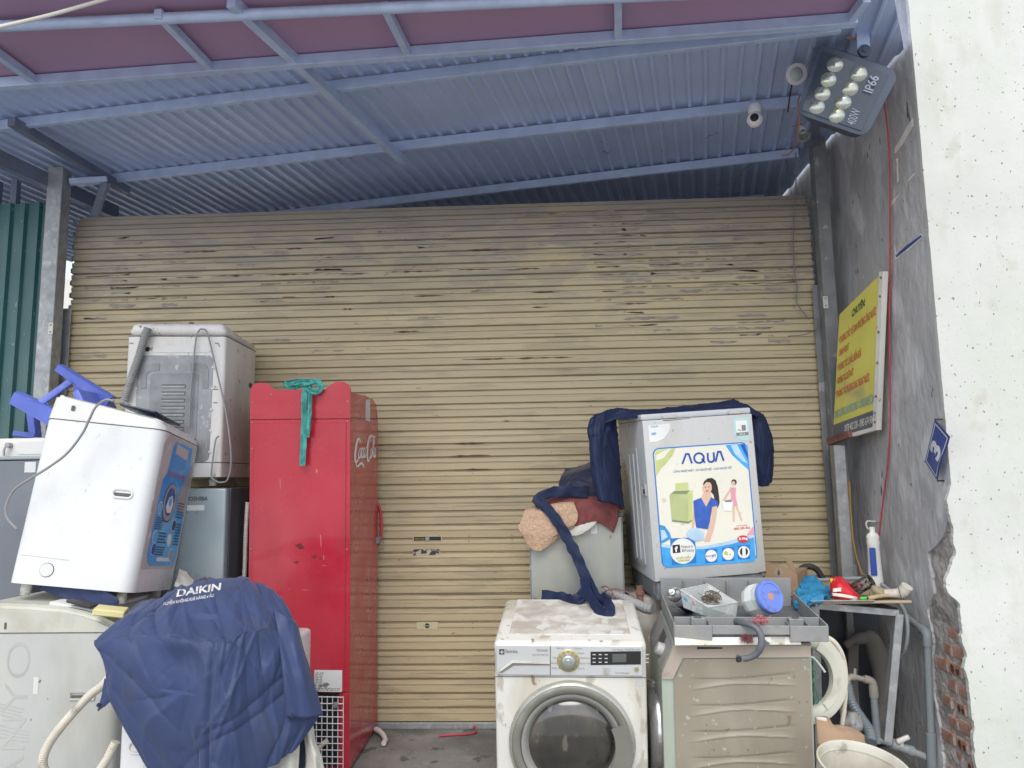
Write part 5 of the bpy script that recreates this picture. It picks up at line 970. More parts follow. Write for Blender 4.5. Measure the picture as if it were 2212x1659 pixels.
# ---- front loader
w_, d_, h_ = .6, .60, .85
E = thing('washing_machine', 'dirty white front loader with round glass door and gold programme dial', 'washing machine', (.08, 3.57, -.063), (R(7.6), R(.27), R(-1.75)))
bm = B(); box(bm, -w_/2, w_/2, -d_/2, d_/2, .02, h_-.035, .014, 3, edges='vert'); mesh('body', bm, MAT['elux_white'], E, 40)
bm = B(); box(bm, -w_/2-.002, w_/2+.002, -d_/2-.004, d_/2, h_-.034, h_, .022, 4, edges='top'); mesh('worktop', bm, MAT['elux_white'], E, 40)
bm = B(); box(bm, -.245, .245, -.215, .275, h_-.001, h_+.002, .004, 1); mesh('worktop_sheet', bm, MAT['elux_top'], E, 40)
feet(E, w_, d_, .03, 'black_rub', .05)
for o in E.children:
    if o.name.startswith('foot'): o.location.z = .022
M = F_front(d_); g = fpx(E, M); ez = lambda x, y: g(702.06+.34180*x, 1092+.3418*y)
def epoly(pts): return [ez(*p) for p in pts]
a, b = ez(1085, 1066), ez(2005, 882)
bm = B(); box(bm, a[0], b[0], -d_/2-.010, -d_/2+.001, a[1], b[1], .003, 1); fa = mesh('fascia', bm, MAT['fascia'], E)
MF = frame((0, -d_/2-.0102, 0), (1, 0, 0), (0, 0, 1))
flat('drawer_gap', epoly([(1422, 882), (1427, 882), (1427, 1066), (1422, 1066)]), MAT['seam'], fa, MF, 0, .0006)
flat('drawer_pull_shadow', epoly([(1090, 1048), (1185, 985), (1420, 993), (1420, 1003), (1195, 1005), (1125, 1050)]), MAT['dial_ink'], fa, MF, 1); flat('drawer_pull', epoly([(1090, 1040), (1180, 972), (1420, 982), (1420, 993), (1188, 986), (1098, 1050)]), MAT['elux_white'], fa, MF, 3, .004)
c = ez(1538, 975)
MD = MF @ Matrix.Translation((c[0], 0, c[1])) @ Matrix.Rotation(R(90), 4, 'X')
bm = B(); lathe(bm, [(0, .003), (.040, .003), (.044, .0015), (.045, 0)], 32, MD); dl_ = mesh('dial_ring', bm, MAT['dial_gold'], fa, 40)
bm = B(); lathe(bm, [(0, .024), (.010, .024), (.012, .022), (.022, .022), (.027, .018), (.030, .004), (.030, .003)], 32, MD); mesh('dial_knob', bm, MAT['knob'], dl_, 40)
for k in range(12): flat('dial_mark', circ(c[0]+.037*math.cos(R(30*k)), c[1]+.037*math.sin(R(30*k)), .0035, .0035, 6), MAT['dial_ink'], dl_, MF, 8, .0006)
flat('display', epoly([(1678, 1002), (1995, 998), (1995, 914), (1678, 918)]), MAT['black'], fa, MF, 1); flat('lcd', epoly([(1815, 984), (1903, 982), (1903, 930), (1815, 932)]), MAT['lcd'], fa, MF, 3)
for k in range(4):
    for r_ in range(3): p = ez(1700+k*38+(220 if k == 3 else 0), 935+r_*24); flat('display_icon', rrect(p[0]-.006, p[0]+.006, p[1]-.002, p[1]+.002, .001), MAT['fascia'], fa, MF, 4)
p = ez(1968, 1028); bm = B(); lathe(bm, [(0, .005), (.007, .005), (.009, 0)], 14, MF @ Matrix.Translation((p[0], 0, p[1])) @ Matrix.Rotation(R(90), 4, 'X')); mesh('start_button', bm, MAT['dial_gold'], fa, 40)
flat('emblem', epoly([(1103, 935), (1135, 935), (1135, 902), (1103, 902)]), MAT['black'], fa, MF, 1); flat('emblem_mark', epoly([(1108, 920), (1120, 906), (1120, 932)]), MAT['fascia'], fa, MF, 3); flat('emblem_mark', epoly([(1123, 906), (1131, 920), (1123, 932)]), MAT['fascia'], fa, MF, 3)
p = ez(1143, 926); q = ez(1218, 926); text('lettering', 'Electrolux', p[0], p[1], .021, MAT['seam'], fa, MF, 1, width=q[0]-p[0])
p = ez(1337, 917); q = ez(1410, 917); text('lettering', 'TIME MANAGER', p[0], p[1], .014, MAT['dial_ink'], fa, MF, 1, width=q[0]-p[0]); p = ez(1310, 938); q = ez(1410, 940); text('lettering', 'Vapour Action System 9kg', p[0], p[1]-.002, .010, MAT['dial_ink'], fa, MF, 1, width=q[0]-p[0])
p = ez(1815, 910); q = ez(1990, 908); text('lettering', 'Anti-Allergen | INVERTER | EWF', p[0], p[1], .011, MAT['dial_ink'], fa, MF, 1, width=q[0]-p[0])
for s, x, y in (('Refresh', 1465, 900), ('Cottons', 1570, 902), ('Mixed', 1600, 932), ('Delicates', 1612, 962), ('Quick 18', 1612, 996), ('Vapour', 1440, 960), ('Bedding', 1432, 994), ('Daily Value', 1434, 1026), ('Sports', 1600, 1027), ('Time Manager', 1830, 1056)): p = ez(x, y); text('lettering', s, p[0], p[1], .010, MAT['dial_ink'], fa, MF, 1)
flat('panel_seam', epoly([(1065, 1079), (2035, 1085), (2035, 1089), (1065, 1083)]), MAT['seam'], E, M, 1); p = ez(1965, 1140); flat('care_badge', rrect(p[0], p[0]+.028, p[1], p[1]+.03, .004), MAT['fascia'], E, M, 1)
p = ez(1865, 810)
c = ez(1560, 1497); MD = M @ Matrix.Translation((c[0], 0, c[1])) @ Matrix.Rotation(R(90), 4, 'X'); S_ = .242/385
bm = B(); lathe(bm, [(.245, 0), (.247, .012), (.240, .026), (.226, .033), (.208, .031), (.202, .024), (.200, .012)], 64, MD); dd = mesh('door', bm, MAT['door_ring'], E, 50)
bm = B(); lathe(bm, [(.2475, 0), (.2495, .014), (.242, .028), (.236, .0305)], 64, MD); mesh('door_rim', bm, MAT['door_rim'], dd, 50)
bm = B(); lathe(bm, [(.201, .020), (.198, .027), (.190, .027), (.180, .017), (.170, .003)], 64, MD); mesh('glass_rim', bm, MAT['glass_rim'], dd, 50)
bm = B(); lathe(bm, [(.1715, .004), (.163, .013), (.142, .024), (.108, .033), (.07, .039), (0, .041)], 64, MD); mesh('door_glass', bm, MAT['drum_glass'], dd, 180)
hp_ = [(c[0]+r_*math.cos(R(t)), c[1]+r_*math.sin(R(t))) for r_, tt_ in ((.236, range(-30, 25, 6)), (.170, range(24, -31, -6))) for t in tt_]
bm = B(); prism(bm, hp_, .012, M @ Matrix.Translation((0, -.044, 0))); bmesh.ops.triangulate(bm, faces=[f for f in bm.faces if len(f.verts) > 4]); mesh('door_handle', bm, MAT['door_ring'], dd)
bm = B(); box(bm, -.19, .17, -.15, .1, 0, .001); p = ez(1905, 795); MT = frame((0, 0, h_+.0022), (1, 0, 0), (0, 1, 0)); bm.free(); flat('lid_label', rrect(.17, .22, -.205, -.17, .004), MAT['cap_white'], E, MT, 0)

# ---- brushed steel cabinet behind it
cy = 3.95; xa, xb = P(1144.5, 1220, Y=cy).x, P(1347, 1200, Y=cy).x; zt = P(1345, 1106, Y=cy).z
SC = thing('steel_cabinet', 'tarnished grey steel fridge cabinet heaped with towels behind the front loader', 'refrigerator', ((xa+xb)/2, cy+.25, 0)); hw = (xb-xa)/2
bm = B(); box(bm, -hw, hw, -.25, .25, .0, zt-.022, .004, 1); mesh('cabinet', bm, MAT['steel_cab'], SC, 40); bm = B(); box(bm, -hw-.006, hw+.006, -.256, .256, zt-.0215, zt, .008, 2); mesh('top_rim', bm, MAT['aqua_base'], SC, 40)
M = frame((0, -.25, 0), (1, 0, 0), (0, 0, 1)); p = fpx(SC, M)(1455.0, 1150); g = fpx(SC, M); p = g(1276, 1144); flat('sticker', rrect(p[0], p[0]+.032, p[1]-.02, p[1]+.03, .002), MAT['spec_paper'], SC, M, 1)
for sx in (-1, 1): flat('edge_trim', [(sx*hw, 0), (sx*(hw-.008), 0), (sx*(hw-.008), zt-.03), (sx*hw, zt-.03)], MAT['aqua_base'], SC, M, 1)

# ---- beige machine turned with its side to us
w_, d_, h_ = .6, .50, .85
Bg = thing('washing_machine', 'beige front loader turned sideways, rippled side panel facing the viewer', 'washing machine', (.765, 3.64, -.112), (R(7.0), R(-.17), R(-2.24)))
pf = [(-.30, .03), (.30, .03), (.30, h_), (-.247, h_), (-.30, h_-.118)]
bm = B(); prism(bm, pf, d_, Matrix.Translation((0, -d_/2, 0))); bmesh.ops.bevel(bm, geom=[e for e in bm.edges if abs(e.verts[0].co.y-e.verts[1].co.y) > .1], offset=.006, segments=2, affect='EDGES'); mesh('body', bm, MAT['mint_frame'], Bg, 30)
M = F_front(d_); g = fpx(Bg, M); bz = lambda x, y: g(1377.1+.19531*x, 1188.1+.19531*y); cz = lambda x, y: g(1456+.3418*x, 1092+.3418*y)
flat('trim', [(-.295, h_-.13), (.297, h_-.05), (.297, h_-.004), (-.245, h_-.004), (-.295, h_-.11)], MAT['beige_trim'], Bg, M, 2, .006) if False else flat('trim', [(-.298, h_-.14), (-.255, h_-.14), (-.215, h_-.055), (.297, h_-.05), (.297, h_-.003), (-.246, h_-.003), (-.298, h_-.118)], MAT['beige_trim'], Bg, M, 1, .008)
# rippled panel as a relief grid
x0, x1, z0, z1 = -.252, .292, .04, h_-.058; bm = B(); NX, NZ = 60, 190; gg = []
rip = []
for k in range(5):
    yt = [(90, 1088+165.5*k), (300, 1090+165*k), (500, 1078+165*k), (780, 1048+165*k)]; yb = [(90, 1150+165.5*k), (350, 1112+165*k), (560, 1110+165*k), (780, 1122+165*k)]
    rip.append(tuple([(p.x, p.z) for p in crom([(u, 0, v) for u, v in [cz(*q) for q in pl_]], 10)] for pl_ in (yt, yb)))
def itp(pl_, x):
    for p, q in zip(pl_, pl_[1:]):
        if p[0] <= x <= q[0]: t = (x-p[0])/(q[0]-p[0]); return p[1]+(q[1]-p[1])*t
    return None
for j in range(NZ+1):
    z = z0+(z1-z0)*j/NZ; row = []
    for i in range(NX+1):
        x = x0+(x1-x0)*i/NX; dep = 0
        for tp_, bt_ in rip:
            a, b = itp(tp_, x), itp(bt_, x)
            if a is None or b is None: continue
            e = min(1, (x-tp_[0][0])/.06, (tp_[-1][0]-x)/.06); e = max(0, e)
            if b-.004 <= z <= a+.004: s = min(1, max(0, (a-z)/max(.004, a-b))); dep = max(dep, e*.0048*(math.sin(math.pi*min(1, s*1.0))**.8*.6+.55*math.exp(-((s-.12)/.13)**2)))
            elif b-.012 < z < b: dep = min(dep, -.003*e*math.sin(math.pi*(b-z)/.012))
        cut = max(0, (-.252+.05)-x) if z > h_-.13 else 0
        row.append(bm.verts.new((x, -d_/2-.0085+dep+.003*noise.noise(Vector((x*5, z*5, 0))), z if z < h_-.14+(x-x0)*1.8 else h_-.14+(x-x0)*1.8)))
    gg.append(row)
for j in range(NZ):
    for i in range(NX): bm.faces.new((gg[j][i], gg[j][i+1], gg[j+1][i+1], gg[j+1][i]))
bmesh.ops.remove_doubles(bm, verts=bm.verts, dist=1e-6); mesh('side_panel', bm, MAT['beige_panel'], Bg, 60)
bm = B(); box(bm, -.235, .30, -d_/2-.01, d_/2, h_+.0005, h_+.005, .002, 1); mesh('worktop', bm, MAT['beige_trim'], Bg)
a = bz(655, 1090); b = bz(935, 1068); flat('dark_slot', [(a[0], a[1]), (b[0], a[1]+.002), (b[0], b[1]), (a[0], b[1]+.002)], MAT['black_rub'], Bg, M, 15)
# slanted control panel facing left
sl_ = Vector((.053, 0, .118)).normalized(); MC = frame((-.30-.0006, 0, h_-.118), (0, -1, 0), tuple(sl_)); L_ = .129
cp_ = flat('control_panel', rrect(-.24, .24, .004, L_-.006, .01), MAT['ctrl_grey'], Bg, MC, 1, .003); MC2 = MC @ Matrix.Translation((0, -.004, 0))
flat('display', rrect(-.02, .10, .055, .11, .006), MAT['lcd'], cp_, MC2, 1); c0 = (.145, .055)
bm = B(); lathe(bm, [(0, .028), (.022, .028), (.026, .024), (.028, 0)], 24, MC2 @ Matrix.Translation((c0[0]-.02, 0, c0[1]+.0)) @ Matrix.Rotation(R(90), 4, 'X')); mesh('programme_knob', bm, MAT['fascia'], cp_, 40)
for k in range(5): flat('button', rrect(-.03+k*.022, -.018+k*.022, .03, .036, .002), MAT['seam'], cp_, MC2, 1); flat('button', rrect(-.03+k*.022, -.018+k*.022, .016, .022, .002), MAT['seam'], cp_, MC2, 1)
ML = frame((-.30, 0, 0), (0, -1, 0), (0, 0, 1)); bm = B(); lathe(bm, [(.20, 0), (.20, .03), (.185, .045), (.15, .045), (.14, .03), (.06, .05), (0, .055)], 40, ML @ Matrix.Translation((0, 0, .40)) @ Matrix.Rotation(R(90), 4, 'X')); mesh('door', bm, MAT['chrome'], Bg, 50)
bm = B(); box(bm, -.27, .27, -d_/2+.03, d_/2-.03, 0, .03); mesh('plinth', bm, MAT['black'], Bg)
# ---- hidden white machine behind carrying the tall one
Hm = thing('washing_machine', 'white machine half hidden behind the beige one, carrying the grey top loader', 'washing machine', (.70, 4.20, 0)); bm = B(); box(bm, -.30, .28, -.26, .27, .02, .795, .015, 2); mesh('body', bm, MAT['elux_top'], Hm, 40); feet(Hm, .56, .5, .02, 'black_rub')
for o in Hm.children:
    if o.name.startswith('foot'): o.location.z = .02
p = P(1383, 1300, Z=.80); bf = thing('brass_fitting', 'rusty brass pipe fitting standing behind the front loader', 'pipe fitting', p); bm = B(); lathe(bm, [(.010, 0), (.016, 0), (.017, .03), (.021, .032), (.021, .05), (.016, .052), (.016, .075), (.011, .075), (.010, .03)], 12); mesh('tube', bm, MAT['rust_red'], bf, 40)

# ---- grey top loader with the advertising sheet
w_, d_, h_ = .54, .546, .759
Q = thing('washing_machine', 'grey top loader with large advertising sheet, leaning on top of the beige machine', 'washing machine', (.727, 4.035, .925), (R(2.93), R(-3.28), R(6.88)))
bm = B(); box(bm, -w_/2, w_/2, -d_/2+.012, d_/2, 0, h_, .012, 2, edges='vert'); mesh('body', bm, MAT['aqua_side'], Q, 40)
bm = B(); box(bm, -w_/2, w_/2, -d_/2, -d_/2+.0115, 0, h_, .005, 2); mesh('front_sheet', bm, MAT['aqua_front'], Q, 40)
bm = B(); box(bm, -w_/2+.01, w_/2-.01, -d_/2+.012, d_/2-.01, -.095, -.001, .012, 2); mesh('plinth', bm, MAT['aqua_base'], Q, 40)
bm = B(); box(bm, -w_/2-.004, w_/2, -d_/2+.01, d_/2, h_+.001, h_+.03, .008, 2); mesh('top_rim', bm, MAT['aqua_side'], Q, 40)
for x in (-.135, .19):
    bm = B(); box(bm, x-.035, x+.035, -d_/2-.001, -d_/2+.03, h_+.002, h_+.02, .004, 1); mesh('hinge_tab', bm, MAT['aqua_front'], Q)
ML = F_left(w_); flat('side_recess', rrect(-.10, .13, .05, .63, .02), MAT['aqua_side'], Q, ML, 2, .006); flat('side_rib', rrect(-.03, .0, .07, .60, .012), MAT['aqua_side'], Q, ML, 14, .006); flat('side_rib', rrect(.05, .08, .07, .60, .012), MAT['aqua_side'], Q, ML, 14, .006); recess(Q, ML, .17, .245, .40, .455, 'aqua_front', 'seam', .006)
M = F_front(d_); g = fpx(Q, M); qz = lambda x, y: g(1080.1+.29297*x, 837.1+.29297*y)
def art(n, pts, m, layer, par): return flat(n, [qz(*p) for p in pts], MAT[m], par, M, layer)
def ell(cx, cy_, rx, ry=None, n=24): return circ(cx, cy_, rx, ry, n)
def qtxt(s, xa_, ya_, xb_, yb_, m, layer, par, hgt=None, bold=.01):
    a, b = qz(xa_, ya_), qz(xb_, yb_); dx, dz = b[0]-a[0], b[1]-a[1]; L = math.hypot(dx, dz)
    text('lettering', s, a[0], a[1], hgt or .03, MAT[m], par, M, layer, width=L, rot=math.degrees(math.atan2(dz, dx)), bold=bold)
a, b, c, d = qz(1125, 445), qz(1832, 402), qz(1890, 1275), qz(1192, 1335)
X0, X1, Z0, Z1 = (a[0]+d[0])/2, (b[0]+c[0])/2, (c[1]+d[1])/2, (a[1]+b[1])/2
ad = flat('advert_sheet', rrect(X0, X1, Z0, Z1, .032, 7), MAT['art_blue'], Q, M, 1); flat('advert_ground', rrect(X0+.006, X1-.006, Z0+.006, Z1-.006, .027, 7), MAT['art_cream'], ad, M, 2)
art('corner_lime', [(1140, 490), (1150, 466), (1175, 455), (1292, 446), (1272, 500), (1230, 552), (1185, 600), (1152, 655)], 'art_lime', 3, ad); art('corner_fold', [(1150, 500), (1235, 452), (1262, 450), (1205, 520), (1150, 540)], 'art_cream', 4, ad)
art('corner_blue', [(1660, 425), (1790, 414), (1812, 428), (1822, 450), (1832, 608), (1790, 572), (1712, 500)], 'art_mid', 3, ad); art('corner_fold', [(1700, 425), (1745, 420), (1800, 520), (1824, 560), (1790, 545), (1730, 490)], 'art_pale', 4, ad); art('corner_fold', [(1770, 420), (1800, 420), (1822, 480), (1826, 530)], 'art_logo', 5, ad)
art('wave_pale', [(1188, 1150), (1300, 1168), (1480, 1172), (1650, 1140), (1780, 1105), (1872, 1070), (1876, 1130), (1500, 1230), (1195, 1215)], 'art_pale', 3, ad)
art('wave_blue', [(1192, 1175), (1320, 1195), (1500, 1190), (1700, 1155), (1872, 1105), (1884, 1255), (1878, 1275), (1862, 1284), (1235, 1328), (1212, 1318), (1200, 1295)], 'art_mid', 4, ad)
art('swirl', [(1176, 1010), (1212, 1020), (1250, 1070), (1262, 1110), (1215, 1140), (1186, 1150)], 'art_mid', 5, ad); art('swirl_light', [(1182, 1050), (1210, 1050), (1235, 1100), (1190, 1130)], 'art_pale', 6, ad); art('corner_pink', [(1815, 1088), (1866, 1022), (1870, 1085)], 'art_pink', 5, ad)

def thick(pts, w2):
    q = [Vector((x, y)) for x, y in pts]; a_, b_ = [], []
    for i, p in enumerate(q):
        t1 = (q[i]-q[i-1]).normalized() if i else (q[1]-q[0]).normalized(); t2 = (q[i+1]-q[i]).normalized() if i < len(q)-1 else t1; n1 = Vector((-t1.y, t1.x)); n2 = Vector((-t2.y, t2.x)); n_ = (n1+n2).normalized(); k = w2/max(.45, n_.dot(n1)); a_.append(p+n_*k); b_.append(p-n_*k)
    return [tuple(v) for v in a_+b_[::-1]]
for pts in ([(1343, 564), (1370, 490), (1390, 490), (1414, 560)], [(1530, 482), (1532, 532), (1541, 546), (1556, 549), (1570, 544), (1577, 530), (1574, 478)], [(1486, 524), (1510, 554)], [(1588, 548), (1606, 474), (1624, 473), (1648, 541)]): art('logo_letter', thick(pts, 7), 'art_logo', 4, ad)
art('logo_letter', thick([(1466+36*math.cos(R(t)), 520+36*math.sin(R(t))) for t in range(0, 361, 20)], 7), 'art_logo', 4, ad)
qtxt('CÔNG NGHỆ NHẬT - DO NGƯỜI VIỆT - CHO NGƯỜI VIỆT', 1278, 628, 1710, 598, 'art_logo', 4, ad, .0145, .005)
art('machine_body', [(1248, 790), (1282, 762), (1420, 757), (1412, 985), (1388, 1000), (1266, 985)], 'art_green', 4, ad); art('machine_side', [(1384, 762), (1420, 757), (1412, 985), (1388, 1000)], 'art_lime', 5, ad); art('machine_lid', [(1292, 706), (1386, 700), (1388, 752), (1294, 756)], 'art_lime', 4, ad); art('machine_top', [(1262, 782), (1290, 762), (1400, 758), (1372, 784)], 'art_olive', 6, ad); art('machine_base', [(1266, 974), (1390, 988), (1412, 974), (1410, 986), (1388, 1001), (1266, 987)], 'art_olive', 6, ad)
art('hair', [(1494, 715), (1505, 690), (1530, 670), (1562, 666), (1588, 684), (1604, 730), (1614, 800), (1618, 850), (1604, 890), (1588, 850), (1572, 790), (1545, 760)], 'art_hair', 4, ad); art('neck', [(1500, 770), (1545, 770), (1570, 830), (1520, 880), (1475, 830)], 'art_skin', 5, ad); art('face', ell(1526, 738, 34, 48, 20), 'art_skin', 6, ad); art('fringe', [(1496, 722), (1508, 690), (1535, 676), (1565, 690), (1566, 730), (1548, 700), (1520, 696)], 'art_hair', 7, ad)
art('eye', ell(1512, 735, 5, 3, 8), 'art_hair', 8, ad); art('eye', ell(1538, 733, 5, 3, 8), 'art_hair', 8, ad); art('mouth', ell(1524, 762, 10, 5, 10), 'art_red', 8, ad)
art('arm', [(1425, 870), (1448, 870), (1440, 960), (1425, 1045), (1412, 1045), (1418, 960)], 'art_skin', 4, ad); art('arm', [(1556, 860), (1602, 855), (1592, 960), (1570, 1060), (1545, 1135), (1505, 1135), (1535, 1040), (1560, 960)], 'art_skin', 5, ad)
art('dress', [(1424, 835), (1480, 812), (1518, 880), (1556, 808), (1606, 842), (1604, 870), (1562, 880), (1546, 985), (1530, 1045), (1446, 1032), (1432, 950)], 'art_dress', 6, ad); art('towels', [(1372, 1075), (1395, 1040), (1450, 1035), (1500, 1065), (1505, 1120), (1440, 1135), (1390, 1110)], 'art_pale', 7, ad)
art('small_hair', ell(1724, 698, 20, 22, 14), 'art_hair', 4, ad); art('small_face', ell(1720, 706, 13, 17, 12), 'art_skin', 5, ad); art('small_dress', [(1694, 735), (1738, 738), (1735, 800), (1752, 872), (1694, 876), (1702, 800)], 'art_pink', 4, ad); art('small_arm', [(1694, 745), (1704, 752), (1650, 842), (1634, 838)], 'art_skin', 5, ad); art('basket', [(1632, 835), (1718, 842), (1704, 912), (1650, 908)], 'art_white', 6, ad); art('basket_cloth', [(1655, 832), (1700, 826), (1705, 842), (1660, 845)], 'art_grey', 7, ad); art('small_leg', [(1712, 874), (1730, 873), (1728, 990), (1716, 992)], 'art_skin', 4, ad); art('small_leg', [(1734, 872), (1748, 872), (1786, 978), (1776, 985)], 'art_skin', 4, ad)
qtxt('1800 585 832', 1722, 1050, 1842, 1039, 'art_red', 5, ad, .015); qtxt('HOTLINE', 1742, 1024, 1820, 1017, 'art_red', 5, ad, .007)
art('capacity_badge', ell(1790, 1116, 42, 27, 20), 'art_red', 8, ad); qtxt('8.0kg', 1758, 1124, 1824, 1118, 'art_white', 10, ad, .017, .03)
art('logo_card', [(1252, 1112), (1436, 1104), (1446, 1290), (1268, 1308)], 'art_blue', 6, ad); art('logo_disc', ell(1346, 1205, 92, 94, 32), 'art_white', 8, ad); art('logo_square', [(1268, 1160), (1322, 1156), (1328, 1216), (1272, 1220)], 'art_hair', 10, ad); qtxt('f', 1286, 1210, 1310, 1208, 'art_white', 12, ad, .034, .04); qtxt('Neuro', 1335, 1182, 1420, 1177, 'art_grey', 10, ad, .018); qtxt('&Fuzzy', 1337, 1210, 1432, 1205, 'art_grey', 10, ad, .018); qtxt('BỘ ĐIỀU KHIỂN', 1298, 1264, 1402, 1256, 'art_yel', 10, ad, .012, .03); qtxt('THÔNG MINH', 1308, 1284, 1396, 1277, 'art_yel', 10, ad, .012, .03)
for k, (cx_, cy_) in enumerate(((1555, 1240), (1680, 1227), (1795, 1213))):
    art('icon_card', [(cx_-46, cy_-48), (cx_+44, cy_-54), (cx_+48, cy_+48), (cx_-42, cy_+54)], 'art_blue', 6, ad); art('icon_disc', ell(cx_, cy_, 43, 44, 24), 'art_white', 8, ad)
    if k == 0: qtxt('MULTI', cx_-38, cy_+8, cx_, cy_+4, 'art_red', 10, ad, .009, .02); qtxt('JET', cx_+2, cy_+8, cx_+38, cy_+4, 'art_logo', 10, ad, .014, .02)
    if k == 1: art('icon_sun', ell(cx_-18, cy_-8, 12, 14, 12), 'art_yel', 10, ad); qtxt('14', cx_-8, cy_+14, cx_+22, cy_+10, 'art_yel', 10, ad, .014)
    if k == 2: art('icon_dark', ell(cx_, cy_-4, 30, 32, 20), 'art_hair', 10, ad); art('icon_bar', [(cx_-13, cy_-34), (cx_+11, cy_-36), (cx_+13, cy_+26), (cx_-11, cy_+28)], 'art_white', 11, ad)
bs = art('brand_sticker', [(1092, 282), (1250, 264), (1256, 290), (1240, 335), (1205, 378), (1160, 398), (1104, 405)], 'art_white', 1, Q); qtxt('AQUA', 1110, 296, 1168, 290, 'art_mid', 3, bs, .012, .01); qtxt('OMO', 1116, 350, 1152, 346, 'art_mid', 3, bs, .014, .05)
aw = art('award_sticker', [(1713, 232), (1730, 224), (1838, 218), (1842, 352), (1826, 390), (1775, 388), (1724, 354)], 'art_mint', 1, Q); art('award_inner', [(1734, 246), (1820, 242), (1824, 330), (1742, 336)], 'art_white', 3, aw); qtxt('1', 1782, 318, 1812, 316, 'art_grey', 5, aw, .038, .02); qtxt('No.', 1754, 320, 1780, 318, 'art_grey', 5, aw, .013); art('award_ribbon', [(1740, 334), (1830, 326), (1832, 348), (1744, 356)], 'art_grey', 4, aw); qtxt('2014', 1765, 350, 1805, 346, 'art_white', 6, aw, .010)
art('paint_chip', [(1905, 1362), (1962, 1352), (1962, 1372), (1930, 1368)], 'chip', 1, Q); art('paint_chip', [(1200, 242), (1260, 238), (1400, 226), (1400, 228), (1260, 243), (1205, 247)], 'chip', 1, Q)
# ---- navy cover thrown over it
cv = thing('washer_cover', 'navy fabric cover pulled over the top of the grey top loader', 'cover', P(1460, 890, Y=4.0)); co = cv.location.copy()
def drape(name, rows, m='navy_mid', **k): return cloth(name, [[P(x, y, Y=Y)-co for x, y, Y in r_] for r_ in rows], MAT[m], cv, **k)
drape('top', [[(1285, 925, 3.80), (1330, 905, 3.78), (1388, 908, 3.745), (1470, 902, 3.76), (1550, 898, 3.78), (1612, 892, 3.80), (1632, 905, 3.85)],
              [(1278, 905, 3.86), (1335, 896, 3.84), (1392, 898, 3.83), (1470, 888, 3.85), (1550, 882, 3.87), (1610, 884, 3.89), (1640, 900, 3.92)],
              [(1285, 900, 3.95), (1320, 885, 3.95), (1390, 882, 3.95), (1470, 876, 3.95), (1550, 870, 3.95), (1600, 876, 3.97), (1650, 908, 4.0)],
              [(1300, 930, 4.15), (1330, 905, 4.2), (1390, 900, 4.25), (1470, 900, 4.28), (1550, 895, 4.28), (1600, 895, 4.25), (1650, 930, 4.2)]], nu=14, nv=14, amp=.018, freq=8, seed=51, dens=1.5, clen=2.2, asd=.5, amean=.2)
drape('right_fall', [[(1606, 884, 3.90), (1630, 886, 3.92), (1645, 898, 3.98), (1655, 915, 4.1)], [(1624, 930, 3.88), (1648, 930, 3.90), (1664, 940, 3.98), (1668, 950, 4.12)], [(1632, 985, 3.88), (1655, 985, 3.90), (1672, 985, 3.98), (1672, 985, 4.14)], [(1636, 1025, 3.89), (1658, 1025, 3.90), (1671, 1022, 3.98), (1672, 1020, 4.12)], [(1638, 1052, 3.92), (1650, 1052, 3.92), (1662, 1046, 3.97), (1668, 1038, 4.08)]], nu=12, nv=10, amp=.018, freq=9, seed=53, dens=1.5, clen=2.2, asd=.35)
drape('left_fall', [[(1276, 905, 3.82), (1290, 895, 3.80), (1310, 892, 3.80), (1335, 902, 3.84)], [(1270, 935, 3.80), (1288, 935, 3.76), (1312, 935, 3.78), (1338, 940, 3.86)], [(1282, 985, 3.80), (1298, 985, 3.76), (1318, 985, 3.80), (1342, 990, 3.88)], [(1290, 1035, 3.80), (1308, 1038, 3.76), (1326, 1038, 3.80), (1345, 1040, 3.9)], [(1296, 1075, 3.80), (1312, 1082, 3.78), (1330, 1090, 3.82), (1350, 1098, 3.9)]], nu=12, nv=10, amp=.018, freq=9, seed=57, dens=1.5, clen=2.2, asd=.3)
drape('strap_end', [[(1275, 940, 3.79), (1285, 940, 3.77), (1296, 938, 3.79)], [(1276, 980, 3.77), (1287, 985, 3.75), (1297, 988, 3.77)], [(1278, 1030, 3.76), (1292, 1035, 3.74), (1308, 1038, 3.76)], [(1290, 1082, 3.76), (1302, 1086, 3.74), (1316, 1086, 3.76)]], nu=8, nv=8, amp=.010, freq=10, seed=59)
